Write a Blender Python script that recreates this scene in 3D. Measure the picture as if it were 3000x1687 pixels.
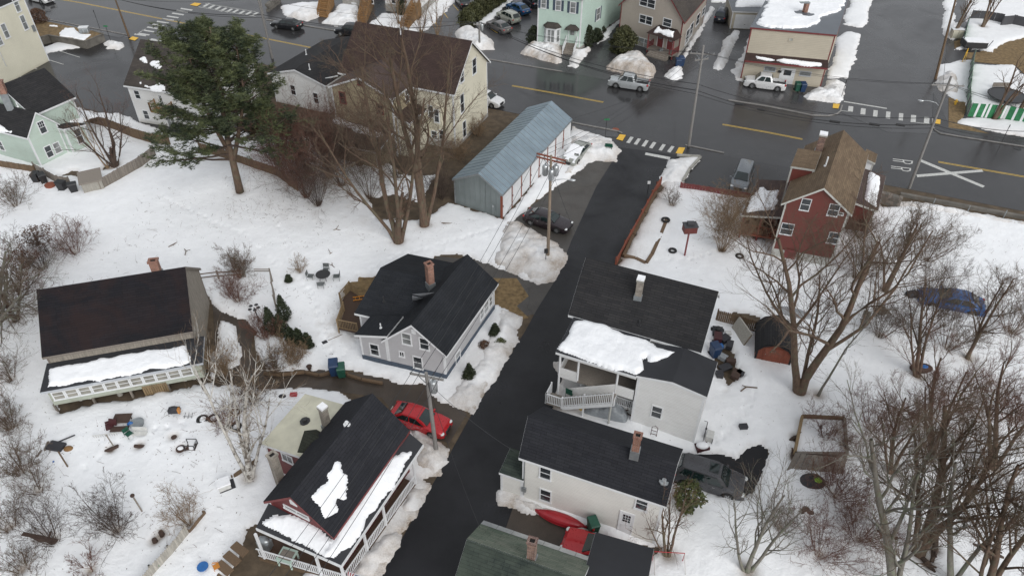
import bpy, math, random
import numpy as np
from mathutils import Vector
rng = np.random.default_rng(7); random.seed(7)
for o in list(bpy.data.objects): bpy.data.objects.remove(o)
scene = bpy.context.scene
COL = scene.collection
# ---------------- camera (solved from the vanishing points of walls and eaves) ----------------
CX, CY, FP, CAMH = 1500.0, 843.5, 2150.0, 41.0
_d = np.array([1480 - CX, -(3420 - CY), -FP]); _d /= np.linalg.norm(_d)
_u = -_d; _f = np.array([0, 0, -1.0]); _y = _f - _f.dot(_u) * _u; _y /= np.linalg.norm(_y)
RC = np.array([np.cross(_y, _u), _y, _u])
cam = bpy.data.cameras.new('camera'); camo = bpy.data.objects.new('camera', cam); COL.objects.link(camo)
camo.location = (0, 0, CAMH)
from mathutils import Matrix
camo.rotation_euler = Matrix([list(r) for r in RC]).to_euler()
cam.sensor_width = 36; cam.lens = 36 * FP / 3000; cam.clip_end = 6000; cam.clip_start = 0.5
scene.camera = camo
# ---------------- sky and sun: overcast ----------------
w = bpy.data.worlds.new('World'); scene.world = w; w.use_nodes = True
nt = w.node_tree; bg = nt.nodes['Background']
sky = nt.nodes.new('ShaderNodeTexSky'); sky.sky_type = 'NISHITA'; sky.sun_disc = False
SUN_EL, SUN_AZ = math.radians(33), math.radians(150)
sky.sun_elevation = SUN_EL; sky.sun_rotation = SUN_AZ; sky.air_density = 1.0; sky.dust_density = 4.0; sky.ozone_density = 1.0
hs = nt.nodes.new('ShaderNodeHueSaturation'); hs.inputs['Saturation'].default_value = 0.18
nt.links.new(sky.outputs[0], hs.inputs['Color']); mx = nt.nodes.new('ShaderNodeMix'); mx.data_type = 'RGBA'; mx.inputs[0].default_value = 0.7   # veil of even cloud over the clear sky
nt.links.new(hs.outputs[0], mx.inputs[6]); mx.inputs[7].default_value = (6.6, 6.9, 7.3, 1); nt.links.new(mx.outputs[2], bg.inputs['Color'])
bg.inputs['Strength'].default_value = 0.088
sl = bpy.data.lights.new('sun', 'SUN'); sl.energy = 1.5; sl.angle = math.radians(50); sl.color = (1, 0.985, 0.96)
so = bpy.data.objects.new('sun', sl); COL.objects.link(so)
so.rotation_euler = (math.pi / 2 - SUN_EL, 0, math.pi - SUN_AZ)
so.location = (0, 0, 80)
scene.view_settings.view_transform = 'Standard'; scene.view_settings.look = 'None'
scene.view_settings.exposure = 0.42; scene.view_settings.gamma = 1.0
# ---------------- projection of measured points onto real planes ----------------
def crop(ox, oy, k): return lambda x, y: (ox + x / k, oy + y / k)
v = crop(0, 0, 2576 / 3000)
K = 2.5787
a1, a2, a3, a4 = [crop(750 * i, 0, K) for i in range(4)]
b1, b2, b3, b4 = [crop(750 * i, 562, K) for i in range(4)]
c1, c2, c3, c4 = [crop(750 * i, 1124, 2.5733) for i in range(4)]
m1 = crop(0, 180, 3.6214); t1 = crop(780, 0, 5.6); t2 = crop(1220, 0, 7.1556); e4 = crop(820, 90, 3.7156)
r5 = crop(2120, 350, 3.2204); r6 = crop(2700, 0, 3.8133); s7 = crop(1600, 1020, 4.5288); l8 = crop(100, 1020, 3.8136)
EYE = np.array([0, 0, CAMH])
def ray(p): return RC @ np.array([p[0] - CX, -(p[1] - CY), -FP])
def G(p, z=0.0):
 r = ray(p); return EYE + r * ((z - CAMH) / r[2])
def PL(ps, z=0.0, f=v): return [G(f(*p), z)[:2] for p in ps]
def vert(xy, p):          # height of point above xy seen at pixel p
 r = ray(p); s = np.hypot(xy[0], xy[1]) / np.hypot(r[0], r[1]); return CAMH + r[2] * s
# ---------------- materials ----------------
MATS = {}
def nmat(name):
 m = bpy.data.materials.new(name); m.use_nodes = True; MATS[name] = m
 t = m.node_tree; return m, t, t.nodes['Principled BSDF']
def node(t, ty, **kw):
 n = t.nodes.new(ty)
 for k, x in kw.items():
  if k.startswith('i_'):
   n.inputs[k[2:].replace('_', ' ')].default_value = x
  else: setattr(n, k, x)
 return n
def ramp(t, src, stops):
 r = t.nodes.new('ShaderNodeValToRGB'); e = r.color_ramp.elements
 while len(e) < len(stops): e.new(0.5)
 for q, (pos, c) in zip(e, stops):
  q.position = pos; q.color = (*c, 1) if len(c) == 3 else c
 t.links.new(src, r.inputs[0]); return r
def mixc(t, fac, a, b, mode='MIX'):
 n = t.nodes.new('ShaderNodeMix'); n.data_type = 'RGBA'; n.blend_type = mode
 for i, x in ((0, fac), (6, a), (7, b)):
  if hasattr(x, 'type') and hasattr(x, 'is_linked'): t.links.new(x, n.inputs[i])
  else: n.inputs[i].default_value = (*x, 1) if isinstance(x, tuple) and len(x) == 3 else x
 return n.outputs[2]
def math_(t, op, a, b=None, c=None):
 n = t.nodes.new('ShaderNodeMath'); n.operation = op
 for i, x in enumerate((a, b, c)):
  if x is None: continue
  if hasattr(x, 'is_linked'): t.links.new(x, n.inputs[i])
  else: n.inputs[i].default_value = x
 return n.outputs[0]
def objpos(t):
 return t.nodes.new('ShaderNodeNewGeometry').outputs['Position']
def noise(t, vec, scale, detail=4, rough=0.6, dist=0):
 n = node(t, 'ShaderNodeTexNoise', i_Scale=scale, i_Detail=detail, i_Roughness=rough, i_Distortion=dist)
 t.links.new(vec, n.inputs['Vector']); return n.outputs['Fac']
def bump(t, bs, h, strength, dist=0.02):
 b = t.nodes.new('ShaderNodeBump'); b.inputs['Strength'].default_value = strength; b.inputs['Distance'].default_value = dist
 t.links.new(h, b.inputs['Height']); t.links.new(b.outputs[0], bs.inputs['Normal'])
def plain(name, c, rough=0.6, metal=0.0, var=0.15, scale=3.0, bmp=0.0, coat=0.0):
 m, t, b = nmat(name); p = objpos(t)
 n = noise(t, p, scale)
 lo = tuple(x * (1 - var) for x in c); hi = tuple(min(1, x * (1 + var)) for x in c)
 r = ramp(t, n, [(0.3, lo), (0.7, hi)]); t.links.new(r.outputs[0], b.inputs['Base Color'])
 b.inputs['Roughness'].default_value = rough; b.inputs['Metallic'].default_value = metal
 b.inputs['Coat Weight'].default_value = coat
 if bmp: bump(t, b, noise(t, p, scale * 8), bmp)
 return m
def siding(name, c, pitch=0.12, wear=0.12, wearc=(0.25, 0.2, 0.14), rough=0.6, line=0.55):
 m, t, b = nmat(name); p = objpos(t)
 s = t.nodes.new('ShaderNodeSeparateXYZ'); t.links.new(p, s.inputs[0])
 fr = math_(t, 'FRACT', math_(t, 'DIVIDE', s.outputs[2], pitch))
 ln = ramp(t, fr, [(0.0, (line,) * 3), (0.16, (1, 1, 1)), (0.9, (1, 1, 1)), (1.0, (0.97,) * 3)])
 mp = node(t, 'ShaderNodeMapping'); mp.inputs['Scale'].default_value = (1, 1, 5); t.links.new(p, mp.inputs[0])
 n = noise(t, mp.outputs[0], 0.9, 6, 0.65)
 base = mixc(t, ramp(t, n, [(0.45, (0, 0, 0)), (0.75, (wear,) * 3)]).outputs[0], c, wearc)
 n2 = noise(t, p, 0.35, 3); base = mixc(t, 1.0, base, ramp(t, n2, [(0.3, (0.88,) * 3), (0.7, (1.0,) * 3)]).outputs[0], 'MULTIPLY')
 grime = ramp(t, math_(t, 'ADD', s.outputs[2], math_(t, 'MULTIPLY', n, 1.2)), [(0.5, (0.72, 0.70, 0.66)), (1.0, (1, 1, 1))])
 base = mixc(t, 1.0, base, grime.outputs[0], 'MULTIPLY')
 base = mixc(t, 1.0, base, ln.outputs[0], 'MULTIPLY')
 t.links.new(base, b.inputs['Base Color']); b.inputs['Roughness'].default_value = rough
 bump(t, b, fr, 0.5, 0.02); return m
def shingle(name, c, c2, stain=None, rough=0.85, sx=0.9, sy=0.19, contrast=0.35, stamt=0.5, moss=None):
 m, t, b = nmat(name); uv = t.nodes.new('ShaderNodeUVMap').outputs[0]; p = objpos(t)
 br = node(t, 'ShaderNodeTexBrick', i_Scale=1.0); br.inputs['Brick Width'].default_value = sx; br.inputs['Row Height'].default_value = sy
 br.inputs['Mortar Size'].default_value = 0.012; br.inputs['Mortar Smooth'].default_value = 0.4; br.offset = 0.37
 br.inputs['Color1'].default_value = (*c, 1); br.inputs['Color2'].default_value = (*c2, 1)
 br.inputs['Mortar'].default_value = (*[x * contrast for x in c], 1)
 t.links.new(uv, br.inputs['Vector'])
 n = noise(t, p, 0.7, 6, 0.7); n2 = noise(t, p, 18, 3, 0.7)
 col = mixc(t, 1.0, br.outputs[0], ramp(t, n2, [(0.3, (0.75,) * 3), (0.7, (1.2,) * 3)]).outputs[0], 'MULTIPLY')
 col = mixc(t, 1.0, col, ramp(t, n, [(0.3, (0.78,) * 3), (0.7, (1.15,) * 3)]).outputs[0], 'MULTIPLY')
 if stain:
  mp = node(t, 'ShaderNodeMapping'); mp.inputs['Scale'].default_value = (0.35, 0.35, 0.35); t.links.new(p, mp.inputs[0])
  ns = noise(t, mp.outputs[0], 0.9, 7, 0.7, 0.8)
  col = mixc(t, ramp(t, ns, [(0.42, (0, 0, 0)), (0.62, (stamt,) * 3)]).outputs[0], col, stain)
 if moss:
  ns = noise(t, p, 2.2, 8, 0.75)
  col = mixc(t, ramp(t, ns, [(0.55, (0, 0, 0)), (0.7, (0.8,) * 3)]).outputs[0], col, moss)
 t.links.new(col, b.inputs['Base Color']); b.inputs['Roughness'].default_value = rough
 b.inputs['Specular IOR Level'].default_value = 0.25; bump(t, b, mixc(t, 0.5, br.outputs[0], n2), 0.5, 0.02); return m
def snowmat(name, tint=(0.87, 0.88, 0.895), dirt=True):
 m, t, b = nmat(name); p = objpos(t)
 n = noise(t, p, 1.3, 6, 0.6); base = ramp(t, n, [(0.3, tuple(x * 0.93 for x in tint)), (0.7, tint)]).outputs[0]
 if dirt:
  at = t.nodes.new('ShaderNodeAttribute'); at.attribute_name = 'dirt'
  n3 = noise(t, p, 2.6, 8, 0.72, 0.6)
  f = math_(t, 'MULTIPLY', at.outputs['Fac'], math_(t, 'ADD', 0.25, math_(t, 'MULTIPLY', n3, 1.35)))
  n4 = noise(t, p, 14, 6, 0.75)
  dc = ramp(t, n4, [(0.35, (0.22, 0.17, 0.13)), (0.65, (0.50, 0.44, 0.38))]).outputs[0]
  f2 = node(t, 'ShaderNodeClamp'); t.links.new(f, f2.inputs[0])
  base = mixc(t, f2.outputs[0], base, dc)
 t.links.new(base, b.inputs['Base Color']); b.inputs['Roughness'].default_value = 0.7
 n5 = noise(t, p, 3.0, 6, 0.65); n6 = noise(t, p, 22.0, 4, 0.7)
 bump(t, b, math_(t, 'ADD', n5, math_(t, 'MULTIPLY', n6, 0.25)), 0.55, 0.12); return m
def asphalt(name, c, rlo, rhi, wetscale=0.12, patch=0.15, cracks=0.3, tint=None):
 m, t, b = nmat(name); p = objpos(t)
 n = noise(t, p, wetscale, 5, 0.55, 0.6); n2 = noise(t, p, 30, 3, 0.7); n3 = noise(t, p, 0.5, 6, 0.65)
 col = ramp(t, n3, [(0.3, tuple(x * (1 - patch) for x in c)), (0.7, tuple(x * (1 + patch) for x in c))]).outputs[0]
 col = mixc(t, 1.0, col, ramp(t, n2, [(0.3, (0.7,) * 3), (0.7, (1.3,) * 3)]).outputs[0], 'MULTIPLY')
 if cracks:
  vo = node(t, 'ShaderNodeTexVoronoi', feature='DISTANCE_TO_EDGE'); vo.inputs['Scale'].default_value = 0.16
  pd = t.nodes.new('ShaderNodeVectorMath'); pd.operation = 'ADD'
  nc = node(t, 'ShaderNodeTexNoise', i_Scale=0.8, i_Detail=5.0); t.links.new(p, nc.inputs['Vector'])
  t.links.new(p, pd.inputs[0]); t.links.new(nc.outputs['Color'], pd.inputs[1]); t.links.new(pd.outputs[0], vo.inputs['Vector'])
  cr = ramp(t, vo.outputs['Distance'], [(0.0, (1 - cracks,) * 3), (0.007, (1, 1, 1))]).outputs[0]
  col = mixc(t, 1.0, col, cr, 'MULTIPLY')
 t.links.new(col, b.inputs['Base Color'])
 r = ramp(t, n, [(0.35, (rlo,) * 3), (0.65, (rhi,) * 3)]); t.links.new(r.outputs[0], b.inputs['Roughness'])
 b.inputs['Specular IOR Level'].default_value = 0.36 if name == 'street_new' else 0.5
 bump(t, b, n2, 0.12, 0.004); return m
def woodgrain(name, c, rough=0.8, var=0.35, vertical=True, scale=4):
 m, t, b = nmat(name); p = objpos(t); mp = node(t, 'ShaderNodeMapping')
 mp.inputs['Scale'].default_value = (4, 4, 0.5) if vertical else (0.7, 0.7, 6); t.links.new(p, mp.inputs[0])
 n = noise(t, mp.outputs[0], scale, 6, 0.7)
 oi = t.nodes.new('ShaderNodeObjectInfo').outputs['Random']
 col = ramp(t, n, [(0.25, tuple(x * (1 - var) for x in c)), (0.75, tuple(min(1, x * (1 + var)) for x in c))]).outputs[0]
 col = mixc(t, 1.0, col, ramp(t, oi, [(0, (0.82,) * 3), (1, (1.15,) * 3)]).outputs[0], 'MULTIPLY')
 t.links.new(col, b.inputs['Base Color']); b.inputs['Roughness'].default_value = rough; bump(t, b, n, 0.3, 0.01); return m
def brickmat(name, c, c2, mortar=(0.35, 0.32, 0.28)):
 m, t, b = nmat(name); uv = t.nodes.new('ShaderNodeUVMap').outputs[0]
 br = node(t, 'ShaderNodeTexBrick', i_Scale=1.0); br.inputs['Brick Width'].default_value = 0.22; br.inputs['Row Height'].default_value = 0.075
 br.inputs['Mortar Size'].default_value = 0.009
 br.inputs['Color1'].default_value = (*c, 1); br.inputs['Color2'].default_value = (*c2, 1); br.inputs['Mortar'].default_value = (*mortar, 1)
 t.links.new(uv, br.inputs['Vector']); n = noise(t, objpos(t), 3, 5)
 col = mixc(t, 1.0, br.outputs[0], ramp(t, n, [(0.3, (0.6,) * 3), (0.7, (1.1,) * 3)]).outputs[0], 'MULTIPLY')
 t.links.new(col, b.inputs['Base Color']); b.inputs['Roughness'].default_value = 0.85
 bump(t, b, br.outputs['Fac'], 0.4, -0.01); return m
def glassmat(name, c, rough=0.04, spec=0.5, coat=.5):
 m, t, b = nmat(name); n = noise(t, objpos(t), 1.2, 2)
 r = ramp(t, n, [(0.3, tuple(x * 0.6 for x in c)), (0.7, tuple(x * 1.4 for x in c))]); t.links.new(r.outputs[0], b.inputs['Base Color'])
 b.inputs['Roughness'].default_value = rough; b.inputs['IOR'].default_value = 1.52; b.inputs['Coat Weight'].default_value = 0.5; b.inputs['Coat Roughness'].default_value = 0.02
 return m
def metalroof(name, c, rust=0.0):
 m, t, b = nmat(name); p = objpos(t); uv = t.nodes.new('ShaderNodeUVMap').outputs[0]
 s = t.nodes.new('ShaderNodeSeparateXYZ'); t.links.new(uv, s.inputs[0])
 wv = math_(t, 'SINE', math_(t, 'MULTIPLY', s.outputs[0], 2 * math.pi / 0.2))
 n = noise(t, p, 0.6, 5, 0.6)
 col = ramp(t, n, [(0.3, tuple(x * 0.82 for x in c)), (0.7, tuple(x * 1.1 for x in c))]).outputs[0]
 col = mixc(t, 1.0, col, ramp(t, math_(t, 'MULTIPLY_ADD', wv, 0.5, 0.5), [(0.0, (0.72,) * 3), (0.6, (1.0,) * 3)]).outputs[0], 'MULTIPLY')
 if rust:
  mp = node(t, 'ShaderNodeMapping'); mp.inputs['Scale'].default_value = (1, 1, 1); t.links.new(uv, mp.inputs[0])
  n2 = noise(t, mp.outputs[0], 1.8, 6, 0.75)
  g = ramp(t, s.outputs[0], [(0.0, (1, 1, 1)), (1.0, (0, 0, 0))]);
  at = math_(t, 'MULTIPLY', ramp(t, n2, [(0.60, (0, 0, 0)), (0.66, (1, 1, 1))]).outputs[0], ramp(t, math_(t, 'DIVIDE', s.outputs[0], 20), [(0.68, (0, 0, 0)), (0.9, (rust,) * 3)]).outputs[0])
  col = mixc(t, at, col, (0.22, 0.10, 0.06))
 t.links.new(col, b.inputs['Base Color']); b.inputs['Roughness'].default_value = 0.45; b.inputs['Metallic'].default_value = 0.35
 bump(t, b, wv, 0.6, 0.02); return m
def leafmat(name, c1, c2, rough=0.7):
 m, t, b = nmat(name); at = t.nodes.new('ShaderNodeAttribute'); at.attribute_name = 'tone'
 r = ramp(t, at.outputs['Fac'], [(0.0, c1), (1.0, c2)]); t.links.new(r.outputs[0], b.inputs['Base Color'])
 b.inputs['Roughness'].default_value = rough; return m
def barkmat(name, c1, c2, stain=None):
 m, t, b = nmat(name); p = objpos(t); mp = node(t, 'ShaderNodeMapping'); mp.inputs['Scale'].default_value = (3, 3, 0.8); t.links.new(p, mp.inputs[0])
 n = noise(t, mp.outputs[0], 2.5, 6, 0.7)
 st = [(0.3, c1), (0.65, c2)]
 r = ramp(t, n, st); col = r.outputs[0]
 if stain: col = mixc(t, ramp(t, noise(t, p, 1.7, 6, 0.7), [(0.5, (0, 0, 0)), (0.6, (1, 1, 1))]).outputs[0], col, stain)
 t.links.new(col, b.inputs['Base Color']); b.inputs['Roughness'].default_value = 0.9; bump(t, b, n, 0.6, 0.03); return m
M = MATS
snowmat('snow'); snowmat('roof_snow', (0.87, 0.88, 0.90), dirt=False)
asphalt('wet_road', (0.032, 0.031, 0.032), 0.08, 0.26, 0.10)
asphalt('street_new', (0.011, 0.011, 0.013), 0.24, 0.58, 0.22, 0.35, 0)
asphalt('drive_old', (0.060, 0.054, 0.048), 0.35, 0.6, 0.3, 0.2, 0.35)
asphalt('wet_lot', (0.024, 0.023, 0.024), 0.12, 0.35, 0.12)
asphalt('muddy', (0.055, 0.042, 0.032), 0.35, 0.6, 0.4, 0.3, 0.0)
asphalt('north_asphalt', (0.052, 0.051, 0.053), 0.2, 0.38, 0.15, 0.15, 0.45)
plain('earth', (0.085, 0.062, 0.040), 0.9, var=0.4, scale=1.2, bmp=0.6)
plain('dead_grass', (0.17, 0.115, 0.055), 0.95, var=0.45, scale=2.5, bmp=0.8)
plain('paint_white', (0.48, 0.48, 0.46), 0.5, var=0.3, scale=7)
plain('paint_yellow', (0.55, 0.36, 0.06), 0.5, var=0.25, scale=5)
plain('kerb_stone', (0.22, 0.21, 0.20), 0.6, var=0.25, scale=2, bmp=0.3)
plain('concrete', (0.30, 0.29, 0.26), 0.8, var=0.25, scale=1.5, bmp=0.3)
plain('dark_concrete', (0.13, 0.12, 0.105), 0.8, var=0.35, scale=1.0, bmp=0.3)
plain('tactile_yellow', (0.70, 0.42, 0.05), 0.6, var=0.1)
plain('trim_white', (0.66, 0.67, 0.68), 0.5, var=0.07, scale=2)
plain('trim_grey', (0.40, 0.42, 0.45), 0.5, var=0.1)
plain('trim_red', (0.17, 0.035, 0.035), 0.55, var=0.15)
plain('trim_dark', (0.05, 0.05, 0.055), 0.6, var=0.15)
plain('found_blue', (0.055, 0.075, 0.105), 0.7, var=0.2)
plain('found_grey', (0.30, 0.29, 0.27), 0.8, var=0.25)
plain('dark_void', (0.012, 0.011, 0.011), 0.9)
glassmat('glass_dark', (0.028, 0.033, 0.038)); glassmat('glass_blind', (0.20, 0.21, 0.21), 0.08); glassmat('glass_pale', (0.42, 0.43, 0.40), 0.12)
glassmat('pane_tan', (0.22, 0.21, 0.18), 0.2); glassmat('car_glass', (0.008, 0.016, 0.016), 0.05)
siding('side_cream', (0.72, 0.68, 0.55), 0.13, 0.05); siding('side_cream2', (0.72, 0.69, 0.56), 0.13, 0.05)
siding('side_mint', (0.50, 0.60, 0.53), 0.11, 0.12); siding('side_mint2', (0.50, 0.63, 0.56), 0.12, 0.06)
siding('side_white', (0.74, 0.74, 0.73), 0.13, 0.08); siding('side_offwhite', (0.78, 0.78, 0.77), 0.14, 0.14)
siding('side_ivory', (0.77, 0.76, 0.72), 0.14, 0.10)
siding('side_grey', (0.49, 0.485, 0.50), 0.13, 0.10); siding('side_tan', (0.42, 0.37, 0.32), 0.10, 0.08)
siding('side_beige', (0.50, 0.45, 0.36), 0.22, 0.35, (0.62, 0.56, 0.45), line=0.6)
siding('side_red', (0.150, 0.036, 0.027), 0.12, 0.2, (0.10, 0.03, 0.03)); siding('side_darkred', (0.14, 0.022, 0.024), 0.12, 0.1)
siding('side_weather', (0.33, 0.31, 0.27), 0.14, 0.6, (0.23, 0.19, 0.14)); siding('side_porch', (0.40, 0.43, 0.36), 0.15, 0.7, (0.16, 0.12, 0.08), line=0.4)
siding('side_yellowed', (0.42, 0.36, 0.24), 0.12, 0.5, (0.20, 0.15, 0.09))
siding('side_blue', (0.42, 0.50, 0.58), 0.12, 0.05)
shingle('roof_black', (0.015, 0.017, 0.021), (0.021, 0.023, 0.027)); shingle('roof_charcoal', (0.022, 0.022, 0.024), (0.032, 0.031, 0.032))
shingle('roof_slate', (0.018, 0.019, 0.024), (0.025, 0.026, 0.031))
shingle('roof_brown', (0.070, 0.050, 0.045), (0.090, 0.064, 0.058)); shingle('roof_brown_new', (0.042, 0.027, 0.024), (0.055, 0.035, 0.031))
shingle('roof_darkbrown', (0.050, 0.044, 0.040), (0.068, 0.058, 0.053), stain=(0.09, 0.075, 0.06), stamt=0.3)
shingle('roof_barn', (0.008, 0.008, 0.011), (0.013, 0.012, 0.015), stain=(0.026, 0.013, 0.011), stamt=0.5)
shingle('roof_tan', (0.13, 0.093, 0.060), (0.18, 0.13, 0.085), stain=(0.10, 0.068, 0.045), stamt=0.5, contrast=0.45)
shingle('roof_green', (0.024, 0.033, 0.029), (0.038, 0.048, 0.042), stain=(0.10, 0.12, 0.09), stamt=0.35)
shingle('roof_green_skylit', (0.10, 0.13, 0.10), (0.16, 0.18, 0.14), stain=(0.22, 0.23, 0.19), stamt=0.5)  # paler copy of the green shingles, sky reflection put into the colour
shingle('roof_mossy', (0.030, 0.034, 0.026), (0.040, 0.042, 0.033), moss=(0.07, 0.075, 0.02))
plain('roll_roof', (0.020, 0.021, 0.025), 0.7, var=0.15, scale=0.8); plain('membrane', (0.09, 0.10, 0.115), 0.35, var=0.12, scale=0.6)
plain('pale_roof', (0.55, 0.53, 0.42), 0.6, var=0.15, scale=0.8, bmp=0.1)
metalroof('roof_metal', (0.26, 0.33, 0.38), 0.8); metalroof('wall_metal', (0.22, 0.25, 0.25)); metalroof('roof_metal_old', (0.20, 0.25, 0.27))
brickmat('brick', (0.23, 0.075, 0.045), (0.30, 0.12, 0.07)); brickmat('brick_grey', (0.30, 0.27, 0.23), (0.22, 0.19, 0.16)); brickmat('brick_dark', (0.11, 0.04, 0.035), (0.30, 0.17, 0.12))
woodgrain('wood_grey', (0.20, 0.175, 0.15)); woodgrain('wood_brown', (0.13, 0.085, 0.05)); woodgrain('wood_stain', (0.22, 0.12, 0.045))
woodgrain('deck_wood', (0.075, 0.045, 0.030)); woodgrain('rail_wood', (0.20, 0.14, 0.075)); woodgrain('wood_red', (0.20, 0.055, 0.030)); woodgrain('pole_wood', (0.21, 0.165, 0.125), vertical=True)
woodgrain('pole_grey', (0.22, 0.21, 0.20)); woodgrain('fence_pale', (0.36, 0.34, 0.30), var=0.3); woodgrain('rust_red', (0.20, 0.06, 0.035))
woodgrain('barn_board', (0.25, 0.225, 0.19), var=0.5, scale=2.5); woodgrain('old_white', (0.46, 0.46, 0.43), var=0.2)
plain('metal_grey', (0.30, 0.32, 0.33), 0.4, 0.6); plain('metal_dark', (0.03, 0.03, 0.032), 0.5); plain('steel_light', (0.5, 0.52, 0.53), 0.3, 0.7)
plain('wire_black', (0.02, 0.02, 0.022), 0.6)
# ---------------- mesh builder ----------------
class MB:
 def __init__(s): s.v = []; s.f = []; s.uv = []; s.mi = []
 def poly(s, pts, uv=None, mi=0):
  n = len(s.v); s.v += [tuple(map(float, p)) for p in pts]; s.f.append(tuple(range(n, n + len(pts))))
  s.uv += uv if uv is not None else [(0, 0)] * len(pts); s.mi.append(mi)
 def quad(s, a, b, c, d, mi=0, uv=None):
  if uv is None:
   a_, b_, d_ = map(np.asarray, (a, b, d)); L = np.linalg.norm(b_ - a_); W = np.linalg.norm(d_ - a_); uv = [(0, 0), (L, 0), (L, W), (0, W)]
  s.poly([a, b, c, d], uv, mi)
 def hexa(s, P, mi=0):  # P: 8 corners, bottom 4 ccw then top 4
  for q in ((3, 2, 1, 0), (4, 5, 6, 7), (0, 1, 5, 4), (1, 2, 6, 5), (2, 3, 7, 6), (3, 0, 4, 7)): s.quad(*[P[i] for i in q], mi=mi)
 def box(s, o, x, y, z, mi=0):  # origin corner + three edge vectors
  o, x, y, z = [np.asarray(q, float) for q in (o, x, y, z)]
  s.hexa([o, o + x, o + x + y, o + y, o + z, o + x + z, o + x + y + z, o + y + z], mi)
 def cbox(s, c, sx, sy, sz, ang=0, mi=0):  # centre-bottom box rotated in plan
  ca, sa = math.cos(ang), math.sin(ang); x = np.array([ca * sx, sa * sx, 0]); y = np.array([-sa * sy, ca * sy, 0])
  s.box(np.asarray(c, float) - x / 2 - y / 2, x, y, (0, 0, sz), mi)
 def beam(s, a, b, w, h=None, mi=0):
  a, b = np.asarray(a, float), np.asarray(b, float); h = h or w; d = b - a; L = np.linalg.norm(d)
  if L < 1e-6: return
  d /= L; up = np.array([0, 0, 1.0]) if abs(d[2]) < 0.95 else np.array([0, 1.0, 0])
  x = np.cross(d, up); x /= np.linalg.norm(x); y = np.cross(x, d)
  s.box(a - x * w / 2 - y * h / 2, x * w, y * h, b - a, mi)
 def tube(s, pts, rs, n=8, mi=0, cap=True):
  pts = [np.asarray(p, float) for p in pts]
  if not hasattr(rs, '__len__'): rs = [rs] * len(pts)
  rings = []
  for i, p in enumerate(pts):
   d = pts[min(i + 1, len(pts) - 1)] - pts[max(i - 1, 0)]; d /= (np.linalg.norm(d) + 1e-9)
   up = np.array([0, 0, 1.0]) if abs(d[2]) < 0.9 else np.array([1.0, 0, 0])
   x = np.cross(d, up); x /= np.linalg.norm(x); y = np.cross(d, x)
   rings.append([p + rs[i] * (x * math.cos(2 * math.pi * k / n) + y * math.sin(2 * math.pi * k / n)) for k in range(n)])
  base = len(s.v)
  for r in rings: s.v += [tuple(q) for q in r]
  for i in range(len(pts) - 1):
   for k in range(n):
    a = base + i * n + k; b = base + i * n + (k + 1) % n
    s.f.append((a, b, b + n, a + n)); s.uv += [(0, 0)] * 4; s.mi.append(mi)
  if cap:
   for i, rv in ((0, 1), (len(pts) - 1, -1)):
    s.f.append(tuple(base + i * n + k for k in range(n))[::rv]); s.uv += [(0, 0)] * n; s.mi.append(mi)
 def cyl(s, c, r, h, n=12, r2=None, mi=0):
  c = np.asarray(c, float); s.tube([c, c + (0, 0, h)], [r, r if r2 is None else r2], n, mi)
 def ell(s, c, rx, ry, rz, n=8, m=5, mi=0, ang=0):
  base = len(s.v); ca, sa = math.cos(ang), math.sin(ang)
  for j in range(m + 1):
   th = math.pi * j / m
   for k in range(n):
    ph = 2 * math.pi * k / n; x = rx * math.sin(th) * math.cos(ph); y = ry * math.sin(th) * math.sin(ph)
    s.v.append((c[0] + x * ca - y * sa, c[1] + x * sa + y * ca, c[2] + rz * math.cos(th)))
  for j in range(m):
   for k in range(n):
    a = base + j * n + k; b = base + j * n + (k + 1) % n
    s.f.append((a, b, b + n, a + n)[::-1]); s.uv += [(0, 0)] * 4; s.mi.append(mi)
 def mesh(s, name, mats, smooth=False):
  me = bpy.data.meshes.new(name); me.from_pydata(s.v, [], s.f)
  l = me.uv_layers.new(name='UVMap'); l.data.foreach_set('uv', np.array(s.uv, float).ravel())
  mats = mats if isinstance(mats, (list, tuple)) else [mats]
  for m in mats: me.materials.append(M[m] if isinstance(m, str) else m)
  if len(mats) > 1: me.polygons.foreach_set('material_index', s.mi)
  if smooth: me.polygons.foreach_set('use_smooth', [True] * len(me.polygons))
  me.update(); return me
 def build(s, name, mats, parent=None, smooth=False, loc=None, rz=0):
  return link(name, s.mesh(name, mats, smooth), parent, loc, rz)
def link(name, me, parent=None, loc=None, rz=0):
 o = bpy.data.objects.new(name, me); COL.objects.link(o)
 if parent is not None: o.parent = parent
 if loc is not None: o.location = tuple(map(float, loc))
 if rz: o.rotation_euler = (0, 0, rz)
 return o
def tag(o, label=None, cat=None, group=None, kind=None):
 if label: o['label'] = label
 if cat: o['category'] = cat
 if group: o['group'] = group
 if kind: o['kind'] = kind
 return o
def thing(name, label, cat, loc=(0, 0, 0), rz=0, group=None):
 return tag(link(name, None, None, loc, rz), label, cat, group)
def fix(o):  # make normals consistent
 import bmesh
 bm = bmesh.new(); bm.from_mesh(o.data); bmesh.ops.recalc_face_normals(bm, faces=bm.faces); bm.to_mesh(o.data); bm.free(); return o
def copy_tree(o, parent=None):
 c = o.copy(); COL.objects.link(c)
 if parent is not None: c.parent = parent
 for ch in [x for x in bpy.data.objects if x.parent == o]: copy_tree(ch, c)
 return c
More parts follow.
